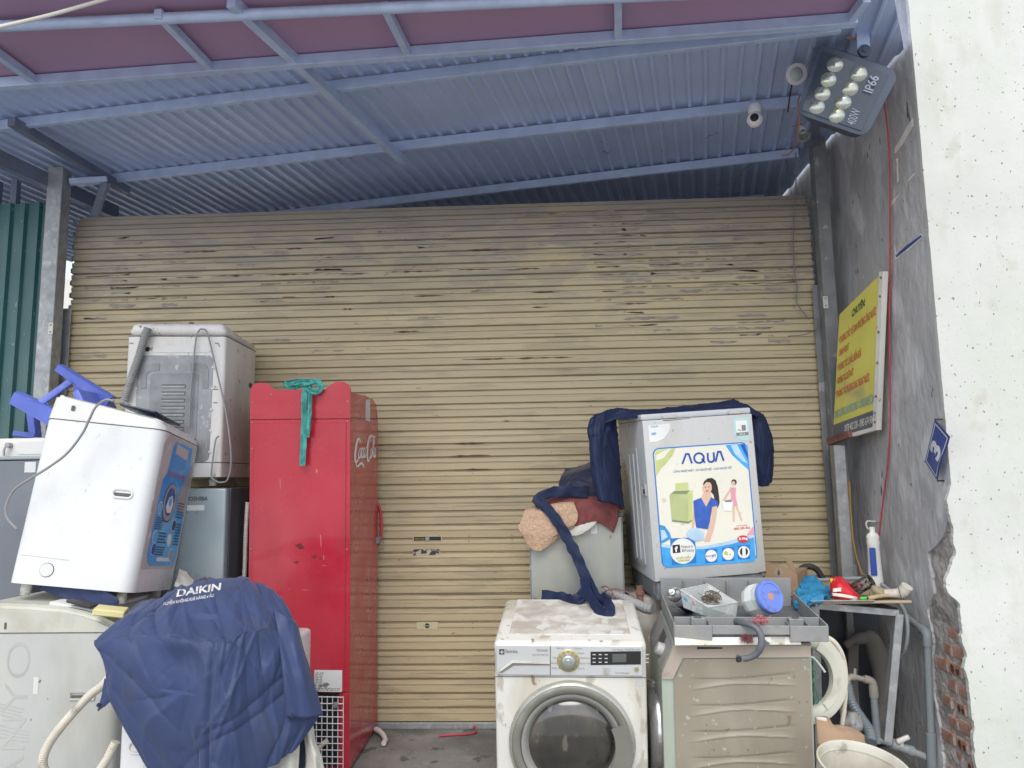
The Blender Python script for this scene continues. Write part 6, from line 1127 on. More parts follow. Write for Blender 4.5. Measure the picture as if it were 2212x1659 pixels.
# ---- heap on the steel cabinet
o = cloth('fabric_heap', [[P(x, y, Y=Y) for x, y, Y in r_] for r_ in ([(1222, 1010, 4.15), (1260, 1002, 4.15), (1300, 998, 4.15), (1335, 1005, 4.15)], [(1212, 1035, 4.05), (1250, 1015, 4.02), (1295, 1008, 4.0), (1338, 1020, 4.05)], [(1208, 1058, 4.0), (1250, 1050, 3.96), (1295, 1045, 3.95), (1342, 1060, 4.0)], [(1205, 1085, 3.98), (1250, 1085, 3.96), (1295, 1082, 3.95), (1345, 1100, 3.98)])], MAT['navy_dark'], None, 12, 10, .028, 9, 61); tag(o, 'heap of dark navy fabric on the steel cabinet', 'fabric')
o = cloth('towel', [[P(x, y, Y=Y) for x, y, Y in r_] for r_ in ([(1165, 1078, 4.05), (1220, 1068, 4.05), (1280, 1066, 4.05), (1335, 1085, 4.05)], [(1150, 1085, 3.96), (1215, 1078, 3.95), (1280, 1075, 3.95), (1336, 1092, 3.95)], [(1200, 1104, 3.93), (1240, 1104, 3.92), (1285, 1100, 3.92), (1338, 1100, 3.93)], [(1215, 1132, 3.93), (1248, 1130, 3.92), (1288, 1122, 3.92), (1334, 1124, 3.93)], [(1240, 1140, 3.935), (1262, 1134, 3.93), (1296, 1130, 3.93), (1325, 1150, 3.935)])], MAT['maroon'], None, 12, 10, .010, 10, 63, .007); tag(o, 'maroon towel hanging over the front of the steel cabinet', 'towel')
o = cloth('towel', [[P(x, y, Y=Y) for x, y, Y in r_] for r_ in ([(1140, 1096, 4.0), (1180, 1090, 4.0), (1215, 1084, 4.0), (1238, 1084, 4.0)], [(1133, 1104, 3.92), (1172, 1096, 3.90), (1210, 1090, 3.90), (1240, 1088, 3.91)], [(1124, 1128, 3.91), (1168, 1125, 3.89), (1212, 1118, 3.89), (1248, 1110, 3.9)], [(1119, 1140, 3.91), (1162, 1152, 3.89), (1205, 1146, 3.89), (1244, 1130, 3.9)], [(1132, 1162, 3.915), (1160, 1172, 3.9), (1188, 1166, 3.9), (1222, 1148, 3.91)], [(1142, 1182, 3.92), (1160, 1190, 3.91), (1175, 1186, 3.91), (1205, 1164, 3.915)])], MAT['terry'], None, 22, 22, .004, 8, 65, .006, fine=.0018, big=.3); tag(o, 'peach terry towel hanging off the steel cabinet corner', 'towel')
o = cloth('rag', [[P(x, y, Y=Y) for x, y, Y in r_] for r_ in ([(1228, 1140, 3.93), (1255, 1130, 3.93), (1292, 1122, 3.93)], [(1226, 1150, 3.92), (1258, 1142, 3.92), (1286, 1132, 3.92)], [(1224, 1158, 3.92), (1250, 1156, 3.92), (1275, 1142, 3.92)])], MAT['white_cloth'], None, 8, 8, .008, 12, 67); tag(o, 'white rag peeping out under the maroon towel', 'cloth')
st = thing('fabric_strap', 'long navy fabric strap trailing from the towels onto the front loader', 'strap', P(1270, 1250, Y=3.8)); og = st.location.copy()
ribbon('band', [P(x, y, Y=Y) for x, y, Y in ((1270, 1066, 3.93), (1225, 1060, 3.92), (1185, 1066, 3.90), (1162, 1080, 3.88), (1182, 1098, 3.875), (1205, 1128, 3.87), (1225, 1162, 3.87), (1245, 1200, 3.86), (1262, 1240, 3.84), (1282, 1280, 3.72), (1300, 1315, 3.58))], .052, 'navy_mid', st, og, .3, .003, 5)
ribbon('tail', [P(x, y, Y=Y) for x, y, Y in ((1262, 1250, 3.80), (1268, 1278, 3.70), (1285, 1306, 3.56), (1304, 1326, 3.48), (1318, 1322, 3.48), (1312, 1300, 3.55), (1296, 1285, 3.64))], .045, 'navy_mid', st, og, .35, .003, 6)
ribbon('tail', [P(x, y, Y=Y) for x, y, Y in ((1270, 1268, 3.74), (1255, 1290, 3.66), (1238, 1298, 3.66), (1215, 1292, 3.72), (1170, 1287, 3.77))], .055, 'navy_mid', st, og, .45, .004, 7)
cable('drain_hose', 'grey corrugated hose end lying behind the front loader', [P(x, y, Y=Y) for x, y, Y in ((1302, 1275, 3.86), (1320, 1282, 3.84), (1345, 1292, 3.80), (1372, 1304, 3.74), (1395, 1314, 3.68), (1410, 1316, 3.66))], .022, 'hose_grey', 'hose', 5, .014, .0022, 12)
cable('wire_loop', 'rusty wire looped around the grey corrugated hose', [P(x, y, Y=Y) for x, y, Y in ((1300, 1268, 3.84), (1312, 1268, 3.8), (1325, 1285, 3.78), (1318, 1300, 3.76), (1306, 1296, 3.8), (1303, 1280, 3.83), (1330, 1272, 3.82), (1360, 1282, 3.78), (1385, 1304, 3.72), (1398, 1322, 3.66))], .003, 'rust_red', 'wire')
# ---------------------------------------------------------------- grey plastic tray full of odds and ends on the beige machine
TR = Matrix.LocRotScale(P(1457, 1386, Y=3.245), Euler((R(7.2), R(.3), R(-2.2))), None)
tr = thing('plastic_tray', 'grey ribbed plastic base tray holding junk on top of the beige machine', 'tray', TR.translation, TR.to_euler())
TW, TD = .605, .50
bm = B(); box(bm, 0, TW, .01, TD-.01, 0, .006); mesh('floor', bm, MAT['tray_dark'], tr)
def tbox(n, x0, x1, y0, y1, z0, z1, m='tray'): bm = B(); box(bm, x0, x1, y0, y1, z0, z1, .0015, 1); return mesh(n, bm, MAT[m], tr)
tbox('front_wall', 0, .15, -.003, .006, .004, .066); tbox('front_wall', .151, .455, -.0, .006, .03, .066); tbox('front_wall', .456, TW, -.003, .006, .004, .066)
tbox('inner_wall', .01, TW-.01, .085, .089, .0065, .075); tbox('back_wall', 0, TW-.01, TD-.006, TD, .004, .135, 'tray'); tbox('side_wall', -.001, .005, .007, TD-.007, .0065, .07); tbox('side_wall', TW-.005, TW+.001, .007, TD-.007, .0065, .07)
for x in (.075, .145, .46, .535): tbox('rib', x, x+.004, .0065, .0845, .0065, .062)
for x in (.10, .20, .30, .40, .50): tbox('rib', x, x+.004, TD-.03, TD-.0065, .0065, .125)
for x in (.105, .495):
    tbox('corner_box', x-.028, x+.028, .05, .0845, .0065, .078); bm = B(); lathe(bm, [(.010, 0), (.010, .004), (.014, .004), (.014, 0)], 16, Matrix.Translation((x, .066, .0785))); mesh('post_socket', bm, MAT['tray_dark'], tr, 40)
o = flat('clutter_sheet', [(0, 0), (.5, 0), (.5, .03), (0, .03)], MAT['elux_white'], None, frame(P(1458, 1394, Y=3.235), (1, 0, .0), (0, .25, 1)), 0, .003); tag(o, 'bent white plastic strip under the front edge of the tray', 'plastic strip')
def tp(x, y, z): return TR @ Vector((x, y, z))
# spray can lying in the corner
a = P(1447, 1275, Y=3.45); b = P(1490, 1312, Y=3.62); ax_ = (a-b).normalized()
sp = thing('spray_can', 'white and navy aerosol can tipped towards the viewer in the tray corner', 'spray can', b); QM = ax_.to_track_quat('Z', 'Y').to_matrix().to_4x4()
bm = B(); lathe(bm, [(0, 0), (.030, 0), (.032, .004), (.032, .17), (.032, .172)], 28, QM); mesh('body', bm, MAT['can_navy'], sp, 40)
bm = B(); lathe(bm, [(.0324, .11), (.0326, .111), (.0326, .165), (.0324, .166)], 28, QM); mesh('label_band', bm, MAT['can_white'], sp, 40)
bm = B(); lathe(bm, [(.032, .172), (.033, .176), (.031, .182), (.024, .192), (.016, .196), (.015, .198)], 28, QM); mesh('shoulder', bm, MAT['chrome'], sp, 40)
bm = B(); lathe(bm, [(.013, .197), (.013, .206), (.008, .208), (.0075, .220), (0, .221)], 18, QM); mesh('nozzle', bm, MAT['art_white'], sp, 40)
MW = QM @ frame((0, -.033, .05), (1, 0, 0), (0, 0, 1)); text('lettering', 'ATM', 0, 0, .05, MAT['can_white'], sp, QM @ frame((.0, -.0335, .05), (0, 0, 1), (-1, 0, 0)), 1, align='L')
# clear box
cb = [P(1468, 1312, Y=3.38), P(1568, 1332, Y=3.36), P(1594, 1302, Y=3.52), P(1515, 1262, Y=3.62)]
bx0 = thing('plastic_box', 'clear plastic box holding a scourer and green sponge in the tray', 'box', cb[0].lerp(cb[2], .5)); og = bx0.location.copy()
tops = [P(1468, 1272, Y=3.38), P(1571, 1302, Y=3.36), P(1594, 1300, Y=3.5), P(1516, 1260, Y=3.56)]
tops = [P(1470, 1274, Y=3.40), P(1530, 1312, Y=3.33), P(1594, 1302, Y=3.47), P(1530, 1262, Y=3.54)]
bots = [P(1476, 1312, Y=3.42), P(1530, 1334, Y=3.36), P(1590, 1332, Y=3.46), P(1530, 1300, Y=3.53)]
ctr = sum(tops, Vector())/4
def shell(name, tops, bots, org, m, par, th=.003, inset=.94):
    bm = B(); ci = sum(bots, Vector())/4; ct_ = sum(tops, Vector())/4
    to = [bm.verts.new(p-org) for p in tops]; bo = [bm.verts.new(p-org) for p in bots]; ti = [bm.verts.new(ct_+(p-ct_)*inset-org) for p in tops]; bi = [bm.verts.new(ci+(p-ci)*inset+Vector((0, 0, th))-org) for p in bots]
    for A_, C_ in ((to, bo), (ti, to), (bi, ti)):
        for k in range(4): bm.faces.new((A_[k], A_[(k+1) % 4], C_[(k+1) % 4], C_[k]))
    bm.faces.new(bo); bm.faces.new(bi); bmesh.ops.recalc_face_normals(bm, faces=bm.faces); return mesh(name, bm, m, par)
shell('walls', tops, bots, og, MAT['clear_plastic'], bx0)
bm = B(); tube(bm, [p-og for p in tops+tops[:1]], .0035, 8); mesh('rim', bm, MAT['clear_plastic'], bx0)
for k, (u, v, mm) in enumerate(((.15, .6, 'ad_cyan'), (.3, .35, 'art_mint'), (.45, .6, 'art_pink'), (.6, .3, 'art_mint'), (.75, .55, 'ad_white'), (.55, .75, 'ad_white'), (.85, .25, 'art_mint'))):
    qf2 = quadframe([bots[0], bots[1], tops[1], tops[0]]); bm = B(); bm.faces.new([bm.verts.new(qf2(u+.07*math.cos(t), v+.12*math.sin(t*1.0), .002)-og) for t in [R(q*40) for q in range(9)]]); mesh('printed_motif', bm, MAT[mm], bx0)
p = bots[0].lerp(bots[2], .55)+Vector((0, 0, .004)); spg = thing('sponge', 'green sponge with white pad in the clear box', 'sponge', p+Vector((.005, -.01, 0)), (0, 0, R(25))); bm = B(); box(bm, -.045, .045, -.024, .024, 0, .022, .005, 2); mesh('pad', bm, MAT['sponge'], spg, 60); bm = B(); box(bm, -.043, .043, -.023, .023, .0225, .03, .003, 1); mesh('scour_layer', bm, MAT['foamy'], spg, 60)
def wool(name, label, c, r_, m, n, seed, cat):
    rr = random.Random(seed); bm = B()
    for k in range(n):
        p = Vector((rr.gauss(0, .5), rr.gauss(0, .5), abs(rr.gauss(0, .45))))*r_; pts = [p]
        for s in range(5): p = p+Vector((rr.uniform(-1, 1), rr.uniform(-1, 1), rr.uniform(-.8, .8)))*r_*.42; p.z = max(-.3*r_, p.z); pts.append(p*(1 if p.length < r_ else r_/p.length))
        tube(bm, pts, r_*.035, 4, 2)
    o = mesh(name, bm, MAT[m], None, 180); o.location = c; return tag(o, label, cat)
wool('steel_wool', 'tangled brown steel wool scourer lying in the clear box', p+Vector((0, .0, .048)), .042, 'wool', 60, 4, 'scourer')
# jar with blue lid lying on its side
a = P(1684, 1300, Y=3.36); b = P(1632, 1294, Y=3.52); ax_ = Vector((a.x-b.x, -.10, .035)).normalized(); QM = ax_.to_track_quat('Z', 'Y').to_matrix().to_4x4()
jr = thing('plastic_jar', 'cloudy plastic jar with scuffed blue screw lid lying in the tray', 'jar', P(1622, 1300, Y=3.50))
bm = B(); lathe(bm, [(0, 0), (.055, 0), (.066, .012), (.068, .03), (.068, .075), (.062, .092), (.054, .10), (.054, .108)], 10, QM); mesh('body', bm, MAT['cloudy'], jr, 30)
bm = B(); lathe(bm, [(.060, .100), (.068, .102), (.070, .108), (.070, .122), (.066, .127), (.056, .127), (.054, .1245), (0, .1245)], 36, QM); ld = mesh('lid', bm, MAT['lid_blue'], jr, 40); bm = B(); lathe(bm, [(0, .1258), (.015, .1256), (.016, .1246)], 18, QM); mesh('lid_sticker', bm, MAT['lid_disc'], ld, 40)
bm = B(); lathe(bm, [(.0685, .032), (.0692, .034), (.0692, .07), (.0685, .072)], 10, QM); bmesh.ops.delete(bm, geom=[f for f in bm.faces if f.calc_center_median().dot(Vector((0, -1, 0))) < .04], context='FACES'); mesh('paper_label', bm, MAT['ad_white'], jr)
# hook-shaped grey handle hanging over the edge
hk = thing('appliance_handle', 'curved dark grey plastic handle hooked over the front of the tray', 'handle', P(1640, 1370, Y=3.20)); og = hk.location.copy()
hp_ = [P(x, y, Y=Y)-og for x, y, Y in ((1591, 1343, 3.27), (1604, 1345, 3.23), (1622, 1350, 3.2), (1638, 1362, 3.18), (1645, 1380, 3.17), (1643, 1398, 3.17), (1634, 1412, 3.18), (1618, 1421, 3.19), (1600, 1423, 3.2), (1592, 1422, 3.2))]
bm = B(); tube(bm, hp_, [.015, .0135, .0125, .0125, .0135, .014, .0135, .0125, .0125, .015], 12, 6); mesh('bow', bm, MAT['hook_grey'], hk, 60)
for q in (hp_[0], hp_[-1]):
    bm = B(); lathe(bm, [(0, .003), (.009, .003), (.012, 0)], 12, Matrix.Translation(q+Vector((.004, -.014, 0))) @ Matrix.Rotation(R(90), 4, 'X')); mesh('hollow_end', bm, MAT['black'], hk)
bm = B(); prism(bm, [(p_.x, p_.z) for p_ in [P(x, y, Y=3.17)-og for x, y in ((1645, 1374), (1650, 1382), (1662, 1388), (1663, 1394), (1652, 1398), (1644, 1400))]], .006, Matrix.Translation((0, P(0, 0, Y=3.17).y-og.y, 0))); mesh('tab', bm, MAT['hook_grey'], hk)
wool('net_scourer', 'pink nylon net scourer behind the grey handle', P(1644, 1345, Y=3.24), .030, 'pink_net', 90, 8, 'scourer'); wool('net_scourer', 'dark maroon net scourer under the front edge of the tray', P(1612, 1384, Y=3.225), .026, 'maroon_net', 60, 9, 'scourer')
o = flat('printed_leaflet', rrect(.22, .42, .10, .13, .002), MAT['spec_paper'], None, Matrix.LocRotScale(TR.translation, Euler((R(-8), 0, R(-2.2))), None) @ frame((0, .40, -.02), (1, 0, 0), (0, 0, 1)), 0, .001); tag(o, 'printed white leaflet strip at the back of the tray', 'leaflet')

# ---------------------------------------------------------------- cardboard box behind
cbx = thing('cardboard_box', 'open cardboard box with a bottle mark behind the jar', 'cardboard box', P(1690, 1285, Y=4.05)); og = cbx.location.copy()
def cpoly(n, pts, m='cardboard', th=.004, Y=4.05):
    bm = B(); q = [P(x, y, Y=Y)-og for x, y in pts]; prism(bm, [(p_.x, p_.z) for p_ in q], th, Matrix.Translation((0, q[0].y, 0))); return mesh(n, bm, MAT[m], cbx)
cpoly('front', [(1652, 1212), (1706, 1227), (1722, 1240), (1726, 1290), (1652, 1290)]); cpoly('flap', [(1694, 1205), (1708, 1206), (1722, 1238), (1706, 1226)], Y=4.06); cpoly('back', [(1662, 1226), (1740, 1226), (1744, 1290), (1662, 1290)], Y=4.28); 
bm = B(); a = [P(1726, 1290, Y=4.055)-og, P(1744, 1290, Y=4.28)-og, P(1744, 1226, Y=4.28)-og, P(1722, 1240, Y=4.055)-og]; va = [bm.verts.new(v) for v in a]; vb = [bm.verts.new(v+Vector((-.004, 0, 0))) for v in a]; bm.faces.new(va); bm.faces.new(vb[::-1]); [bm.faces.new((va[i], vb[i], vb[(i+1) % 4], va[(i+1) % 4])) for i in range(4)]; mesh('side', bm, MAT['cardboard'], cbx)
p = P(1682, 1236, Y=4.05)-og; Mb = frame((0, p.y, 0), (1, 0, 0), (0, 0, 1)); flat('bottle_mark', circ(p.x, p.z, .022, .022, 20), MAT['ply'], cbx, Mb, 1); flat('bottle_mark', rrect(p.x-.007, p.x+.007, p.z-.015, p.z+.006, .002)+[], MAT['seam'], cbx, Mb, 3); flat('bottle_neck', rrect(p.x-.0025, p.x+.0025, p.z+.005, p.z+.015, .001), MAT['seam'], cbx, Mb, 3)
# ---------------------------------------------------------------- angle-iron table by the wall
tz = P(1850, 1306, Y=3.68).z
tb = thing('steel_table', 'rough galvanised steel frame table with a board top by the grey wall', 'table', P(1840, 1500, Y=3.9)); og = tb.location.copy()
A1, A2 = P(1758, 1308, Y=3.70), P(1940, 1324, Y=3.68); z_ = A1.z
def tbar(n, a, b, w_=.038, h2=.038, m='galv'): bm = B(); bar(bm, Vector(a)-og, Vector(b)-og, w_, h2, (0, -1, .1), .002); return mesh(n, bm, MAT[m], tb)
tbar('leg', A1, P(1768, 1640, Y=3.76)); tbar('leg', A2, P(1915, 1600, Y=3.72), .036, .042); tbar('rail', A1+Vector((0, 0, 0)), A2, .03, .034, 'galv')
B1, B2 = A1+Vector((.02, .52, .0)), A2+Vector((-.03, .52, .0)); B1.z = A1.z; B2.z = A2.z
tbar('rail', B1, B2, .03, .034, 'galv_dark'); tbar('leg', B1, (B1.x, B1.y, 0), .035, .035, 'galv_dark'); tbar('leg', B2, (B2.x, B2.y, 0), .035, .035, 'galv_dark'); tbar('rail', A1, B1, .03, .03, 'galv_dark'); tbar('rail', A2, B2, .03, .03, 'galv_dark')
bt = A1.z+.021
bm = B(); c = [P(1734, 1293, Y=3.64), P(1962, 1302, Y=3.64)]; box(bm, c[0].x-og.x+.0, min(c[1].x, XW-.03)-og.x, 3.60-og.y, 4.28-og.y, bt-og.z, bt+.012-og.z, .003, 1); mesh('board', bm, MAT['ply'], tb)
bm = B(); box(bm, c[0].x-og.x+.015, c[0].x-og.x+.30, 3.585-og.y, 3.9-og.y, bt+.0125-og.z, bt+.018-og.z, .002, 1); mesh('steel_sheet', bm, MAT['chrome'], tb)
TZ = bt+.0185
# things on the table
o = cloth('blue_fabric', [[P(x, y, Y=Y) for x, y, Y in r_] for r_ in ([(1732, 1262, 3.95), (1750, 1256, 3.95), (1775, 1262, 3.95), (1800, 1268, 3.95)], [(1722, 1272, 3.8), (1742, 1268, 3.78), (1772, 1272, 3.76), (1800, 1276, 3.78)], [(1722, 1290, 3.7), (1738, 1284, 3.68), (1766, 1288, 3.66), (1798, 1290, 3.68)], [(1728, 1308, 3.64), (1738, 1300, 3.6), (1752, 1296, 3.6), (1775, 1296, 3.62)], [(1736, 1345, 3.62), (1742, 1335, 3.58), (1747, 1320, 3.58), (1752, 1304, 3.6)])], MAT['blue_net'], None, 14, 12, .03, 16, 71, .004, dens=3); tag(o, 'bright blue netting cloth bunched on the steel table and hanging down', 'cloth')
rb = thing('snack_bag', 'crumpled red and white snack bag on the steel table', 'bag', P(1825, 1285, Y=3.66)); og2 = rb.location.copy()
def bagm(n, rows, m, **k): return cloth(n, [[P(x, y, Y=Y)-og2 for x, y, Y in r_] for r_ in rows], MAT[m], rb, **k)
bagm('body', [[(1792, 1250, 3.72), (1806, 1247, 3.72), (1822, 1251, 3.73), (1832, 1262, 3.74)], [(1793, 1260, 3.68), (1808, 1257, 3.65), (1830, 1264, 3.66), (1846, 1276, 3.7)], [(1795, 1276, 3.66), (1812, 1272, 3.63), (1838, 1278, 3.64), (1856, 1288, 3.68)], [(1797, 1291, 3.66), (1815, 1293, 3.635), (1840, 1295, 3.64), (1856, 1295, 3.67)]], 'bag_red', nu=8, nv=8, amp=.010, freq=22, seed=73, thick=.003)
bagm('white_panel', [[(1797, 1281, 3.625), (1820, 1283, 3.61), (1840, 1287, 3.62), (1853, 1290, 3.645)], [(1798, 1287, 3.625), (1820, 1290, 3.61), (1840, 1293, 3.62), (1853, 1294, 3.645)]], 'bag_white', nu=6, nv=5, amp=.004, freq=22, seed=74, thick=.002); bagm('white_label', [[(1799, 1271, 3.64), (1817, 1269, 3.622)], [(1799, 1279, 3.63), (1817, 1278, 3.615)]], 'bag_white', nu=6, nv=5, amp=.004, freq=22, seed=75, thick=.002); bagm('yellow_tip', [[(1792, 1249, 3.70), (1803, 1248, 3.69)], [(1793, 1257, 3.68), (1803, 1256, 3.665)]], 'bag_yellow', nu=6, nv=5, amp=.006, freq=22, seed=76, thick=.002)
bagm('back', [[(1792, 1250, 3.725), (1806, 1247, 3.725), (1822, 1251, 3.735), (1832, 1262, 3.745)], [(1793, 1262, 3.76), (1810, 1262, 3.78), (1832, 1268, 3.78), (1846, 1276, 3.76)], [(1797, 1289, 3.72), (1815, 1289, 3.74), (1840, 1290, 3.74), (1856, 1291, 3.72)]], 'bag_red', nu=8, nv=8, amp=.008, freq=22, seed=77, thick=.003)
a, b = P(1847, 1273, Y=3.74), P(1876, 1256, Y=3.70); QM = (b-a).normalized().to_track_quat('Z', 'Y').to_matrix().to_4x4()
pcyl = thing('metal_strainer', 'rusty perforated metal cylinder lying on the table behind the red bag', 'strainer', a); bm = B(); lathe(bm, [(0, 0), (.028, 0), (.030, .004), (.030, .082), (.032, .084), (.032, .088), (.027, .088), (.027, .01), (0, .01)], 24, QM); mesh('drum', bm, MAT['perf'], pcyl, 40)
pv = thing('pvc_elbow', 'dirty white plastic pipe elbow lying on the table edge', 'pipe', P(1920, 1285, Y=3.62)); og2 = pv.location.copy(); bm = B(); tube(bm, [P(x, y, Y=Y)-og2 for x, y, Y in ((1893, 1286, 3.68), (1912, 1283, 3.66), (1932, 1282, 3.64), (1946, 1280, 3.63), (1954, 1274, 3.62), (1960, 1266, 3.61))], [.020, .020, .021, .025, .026, .026], 16, 4); mesh('tube', bm, MAT['pvc_old'], pv, 60); q = P(1961, 1264.5, Y=3.605)-og2
bm = B(); tube(bm, [P(1940, 1268, Y=3.60)-og2, P(1945, 1285, Y=3.60)-og2, P(1948, 1296, Y=3.61)-og2], .002, 6, 3); mesh('wire_tie', bm, MAT['seam'], pv)
bmb = thing('bamboo_piece', 'short hollow piece of bamboo on the front of the table', 'stick', P(1885, 1292, Y=3.60)); bm = B(); tube(bm, [P(1874, 1292.5, Y=3.59)-bmb.location, P(1905, 1287, Y=3.62)-bmb.location, P(1915, 1286, Y=3.64)-bmb.location], [.010, .009, .008], 12); mesh('cane', bm, MAT['bamboo'], bmb, 60); bm = B(); lathe(bm, [(0, .001), (.005, 0)], 10, Matrix.Translation(P(1873.6, 1292.6, Y=3.588)-bmb.location) @ Vector((-1, -.35, 0)).to_track_quat('Z', 'Y').to_matrix().to_4x4()); mesh('hollow', bm, MAT['black'], bmb)
o = cloth('leaf_scraps', [[P(x, y, Y=Y) for x, y, Y in r_] for r_ in ([(1878, 1272, 3.7), (1893, 1262, 3.72), (1908, 1270, 3.72), (1918, 1280, 3.72)], [(1876, 1282, 3.66), (1892, 1274, 3.64), (1906, 1280, 3.64), (1916, 1286, 3.66)], [(1880, 1290, 3.63), (1895, 1288, 3.62), (1915, 1291, 3.62), (1938, 1293, 3.62)])], MAT['leafy'], None, 8, 8, .02, 30, 81, .003); tag(o, 'dry brown leaves and rag scraps beside the pipe elbow', 'scraps')
o = mesh('lighter', box(B(), -.016, .016, -.006, .006, 0, .012, .004, 2), MAT['green_lid']); o.location = P(1866, 1296, Y=3.6); o.location.z = TZ; tag(o, 'small bright green plastic cap on the table edge', 'cap')
cable('rubber_hose', 'grey rubber hose curved along the back of the steel table', [P(x, y, Y=Y) for x, y, Y in ((1762, 1254, 4.05), (1790, 1252, 4.08), (1830, 1250, 4.1), (1865, 1250, 4.1), (1895, 1258, 4.05), (1918, 1272, 3.98), (1935, 1290, 3.9), (1948, 1310, 3.8), (1958, 1335, 3.72), (1960, 1370, 3.72), (1955, 1400, 3.75), (1943, 1420, 3.8))], .010, 'pvc_grey', 'hose')
cable('rubber_hose', 'black hose arched behind the cardboard box', [P(x, y, Y=4.3) for x, y in ((1722, 1236), (1735, 1226), (1750, 1224), (1764, 1230), (1774, 1244), (1782, 1256))], .016, 'black_rub', 'hose')
# bleach bottle
bp = P(1892, 1252, Y=4.05); bp.z = bt+.012
bl_ = thing('detergent_bottle', 'white detergent bottle with blue label standing at the back of the table', 'bottle', (bp.x, 4.05, bt+.012)); hb = P(1886, 1138, Y=4.05).z-(bt+.012); Ms = Matrix.Diagonal((1.0, .72, 1, 1))
bm = B(); lathe(bm, [(0, 0), (.034, 0), (.037, .006), (.036, .03), (.031, hb*.45), (.030, hb*.70), (.033, hb*.75), (.030, hb*.79), (.033, hb*.83), (.026, hb*.88), (.014, hb*.91), (.0135, hb), (0, hb)], 24, Ms); mesh('body', bm, MAT['bottle_white'], bl_, 50)
Ml = frame((-.005, -.0245, 0), (1, 0, 0), (0, 0, 1)); flat('label', rrect(-.026, .004, hb*.2, hb*.66, .006), MAT['bottle_blue'], bl_, Ml @ Matrix.Rotation(R(-14), 4, 'Z'), 6, .001)
hkk = thing('wall_hook', 'white plastic hook hanging just above the detergent bottle', 'hook', P(1882, 1132, Y=4.3)); bm = B(); tube(bm, [P(x, y, Y=4.3)-hkk.location for x, y in ((1892, 1127), (1874, 1126), (1871, 1133), (1874, 1141), (1879, 1143))], .005, 8, 4); mesh('bow', bm, MAT['bottle_white'], hkk, 60)
bm = B(); tube(bm, [P(1892, 1127, Y=4.3)-hkk.location, P(1902, 1127, X=1.75)-hkk.location], .004, 6); mesh('stem', bm, MAT['bottle_white'], hkk)
st_ = P(1845, 1243, Y=4.40); sb_ = thing('pipe_stub', 'short grey pipe stub standing behind the table next to the post', 'pipe', (st_.x, 4.40, 0)); bm = B(); tube(bm, [(0, 0, 0), (0, 0, P(1845, 1220, Y=4.4).z)], .018, 12); mesh('tube', bm, MAT['pvc_grey'], sb_, 60)
# ---------------------------------------------------------------- under the table
rg = thing('washer_door_ring', 'cream plastic washing machine door ring leaning under the table', 'door ring', P(1737, 1461, Y=3.5)); QM = Vector((.18, -1, .12)).to_track_quat('Z', 'Y').to_matrix().to_4x4()
bm = B(); lathe(bm, [(.195, -.02), (.197, .0), (.190, .014), (.165, .018), (.135, .012), (.125, 0), (.125, -.02)], 48, QM); mesh('rim', bm, MAT['ring_cream'], rg, 50)
bm = B(); lathe(bm, [(.124, .016), (.156, .021), (.158, .018), (.158, .012)], 48, QM); bmesh.ops.delete(bm, geom=[f for f in bm.faces if f.calc_center_median().x < .07], context='FACES'); mesh('grip', bm, MAT['ring_cream'], rg, 50)
cable('rubber_hose', 'beige hose bent around the cream door ring under the table', [P(x, y, Y=3.56) for x, y in ((1775, 1372), (1800, 1385), (1818, 1412), (1826, 1450), (1826, 1500), (1822, 1540), (1818, 1575))], .011, 'hose_beige', 'hose')
cable('cable', 'short white cable end poking out beside the beige machine', [P(x, y, Y=3.44) for x, y in ((1746, 1417), (1758, 1422), (1772, 1438), (1782, 1452))], .005, 'wire_white')
cable('nylon_cord', 'green nylon cord looped beside the beige machine', [P(x, y, Y=3.42) for x, y in ((1750, 1425), (1758, 1428), (1754, 1445), (1762, 1452), (1756, 1470), (1752, 1485), (1758, 1505), (1764, 1520), (1768, 1512), (1762, 1490), (1755, 1465))], .0022, 'green_wire', 'cord')
wb = thing('motor_bracket', 'worn grey wooden chair leg piece standing in the dark under the table', 'wood piece', P(1895, 1560, Y=4.1)); og2 = wb.location.copy()
bm = B(); tube(bm, [P(x, y, Y=4.1)-og2 for x, y in ((1825, 1395), (1850, 1380), (1880, 1382), (1895, 1410), (1905, 1460), (1908, 1520), (1900, 1590))], [.02, .03, .045, .05, .045, .04, .04], 12, 5); mesh('curved_leg', bm, MAT['wood_grey'], wb, 60)
bm = B(); bar(bm, P(1842, 1380, Y=4.15)-og2, P(1838, 1600, Y=4.15)-og2, .05, .03, (0, 1, 0)); mesh('upright', bm, MAT['wood_grey'], wb)
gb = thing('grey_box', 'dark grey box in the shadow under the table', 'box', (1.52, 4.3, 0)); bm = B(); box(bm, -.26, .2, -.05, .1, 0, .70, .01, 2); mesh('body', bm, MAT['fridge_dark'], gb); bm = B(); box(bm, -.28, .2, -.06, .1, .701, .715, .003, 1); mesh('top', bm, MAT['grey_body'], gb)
o = cloth('torn_cardboard', [[P(x, y, Y=Y) for x, y, Y in r_] for r_ in ([(1762, 1549, 3.40), (1786, 1548, 3.42), (1800, 1564, 3.42), (1822, 1566, 3.42), (1850, 1578, 3.45)], [(1764, 1572, 3.36), (1790, 1575, 3.36), (1815, 1580, 3.36), (1840, 1582, 3.38), (1868, 1588, 3.42)], [(1766, 1610, 3.34), (1795, 1612, 3.33), (1820, 1612, 3.33), (1845, 1610, 3.35), (1870, 1605, 3.4)])], MAT['cardboard'], None, 6, 6, .010, 14, 91, .006); tag(o, 'torn piece of brown cardboard box behind the white bucket', 'cardboard')
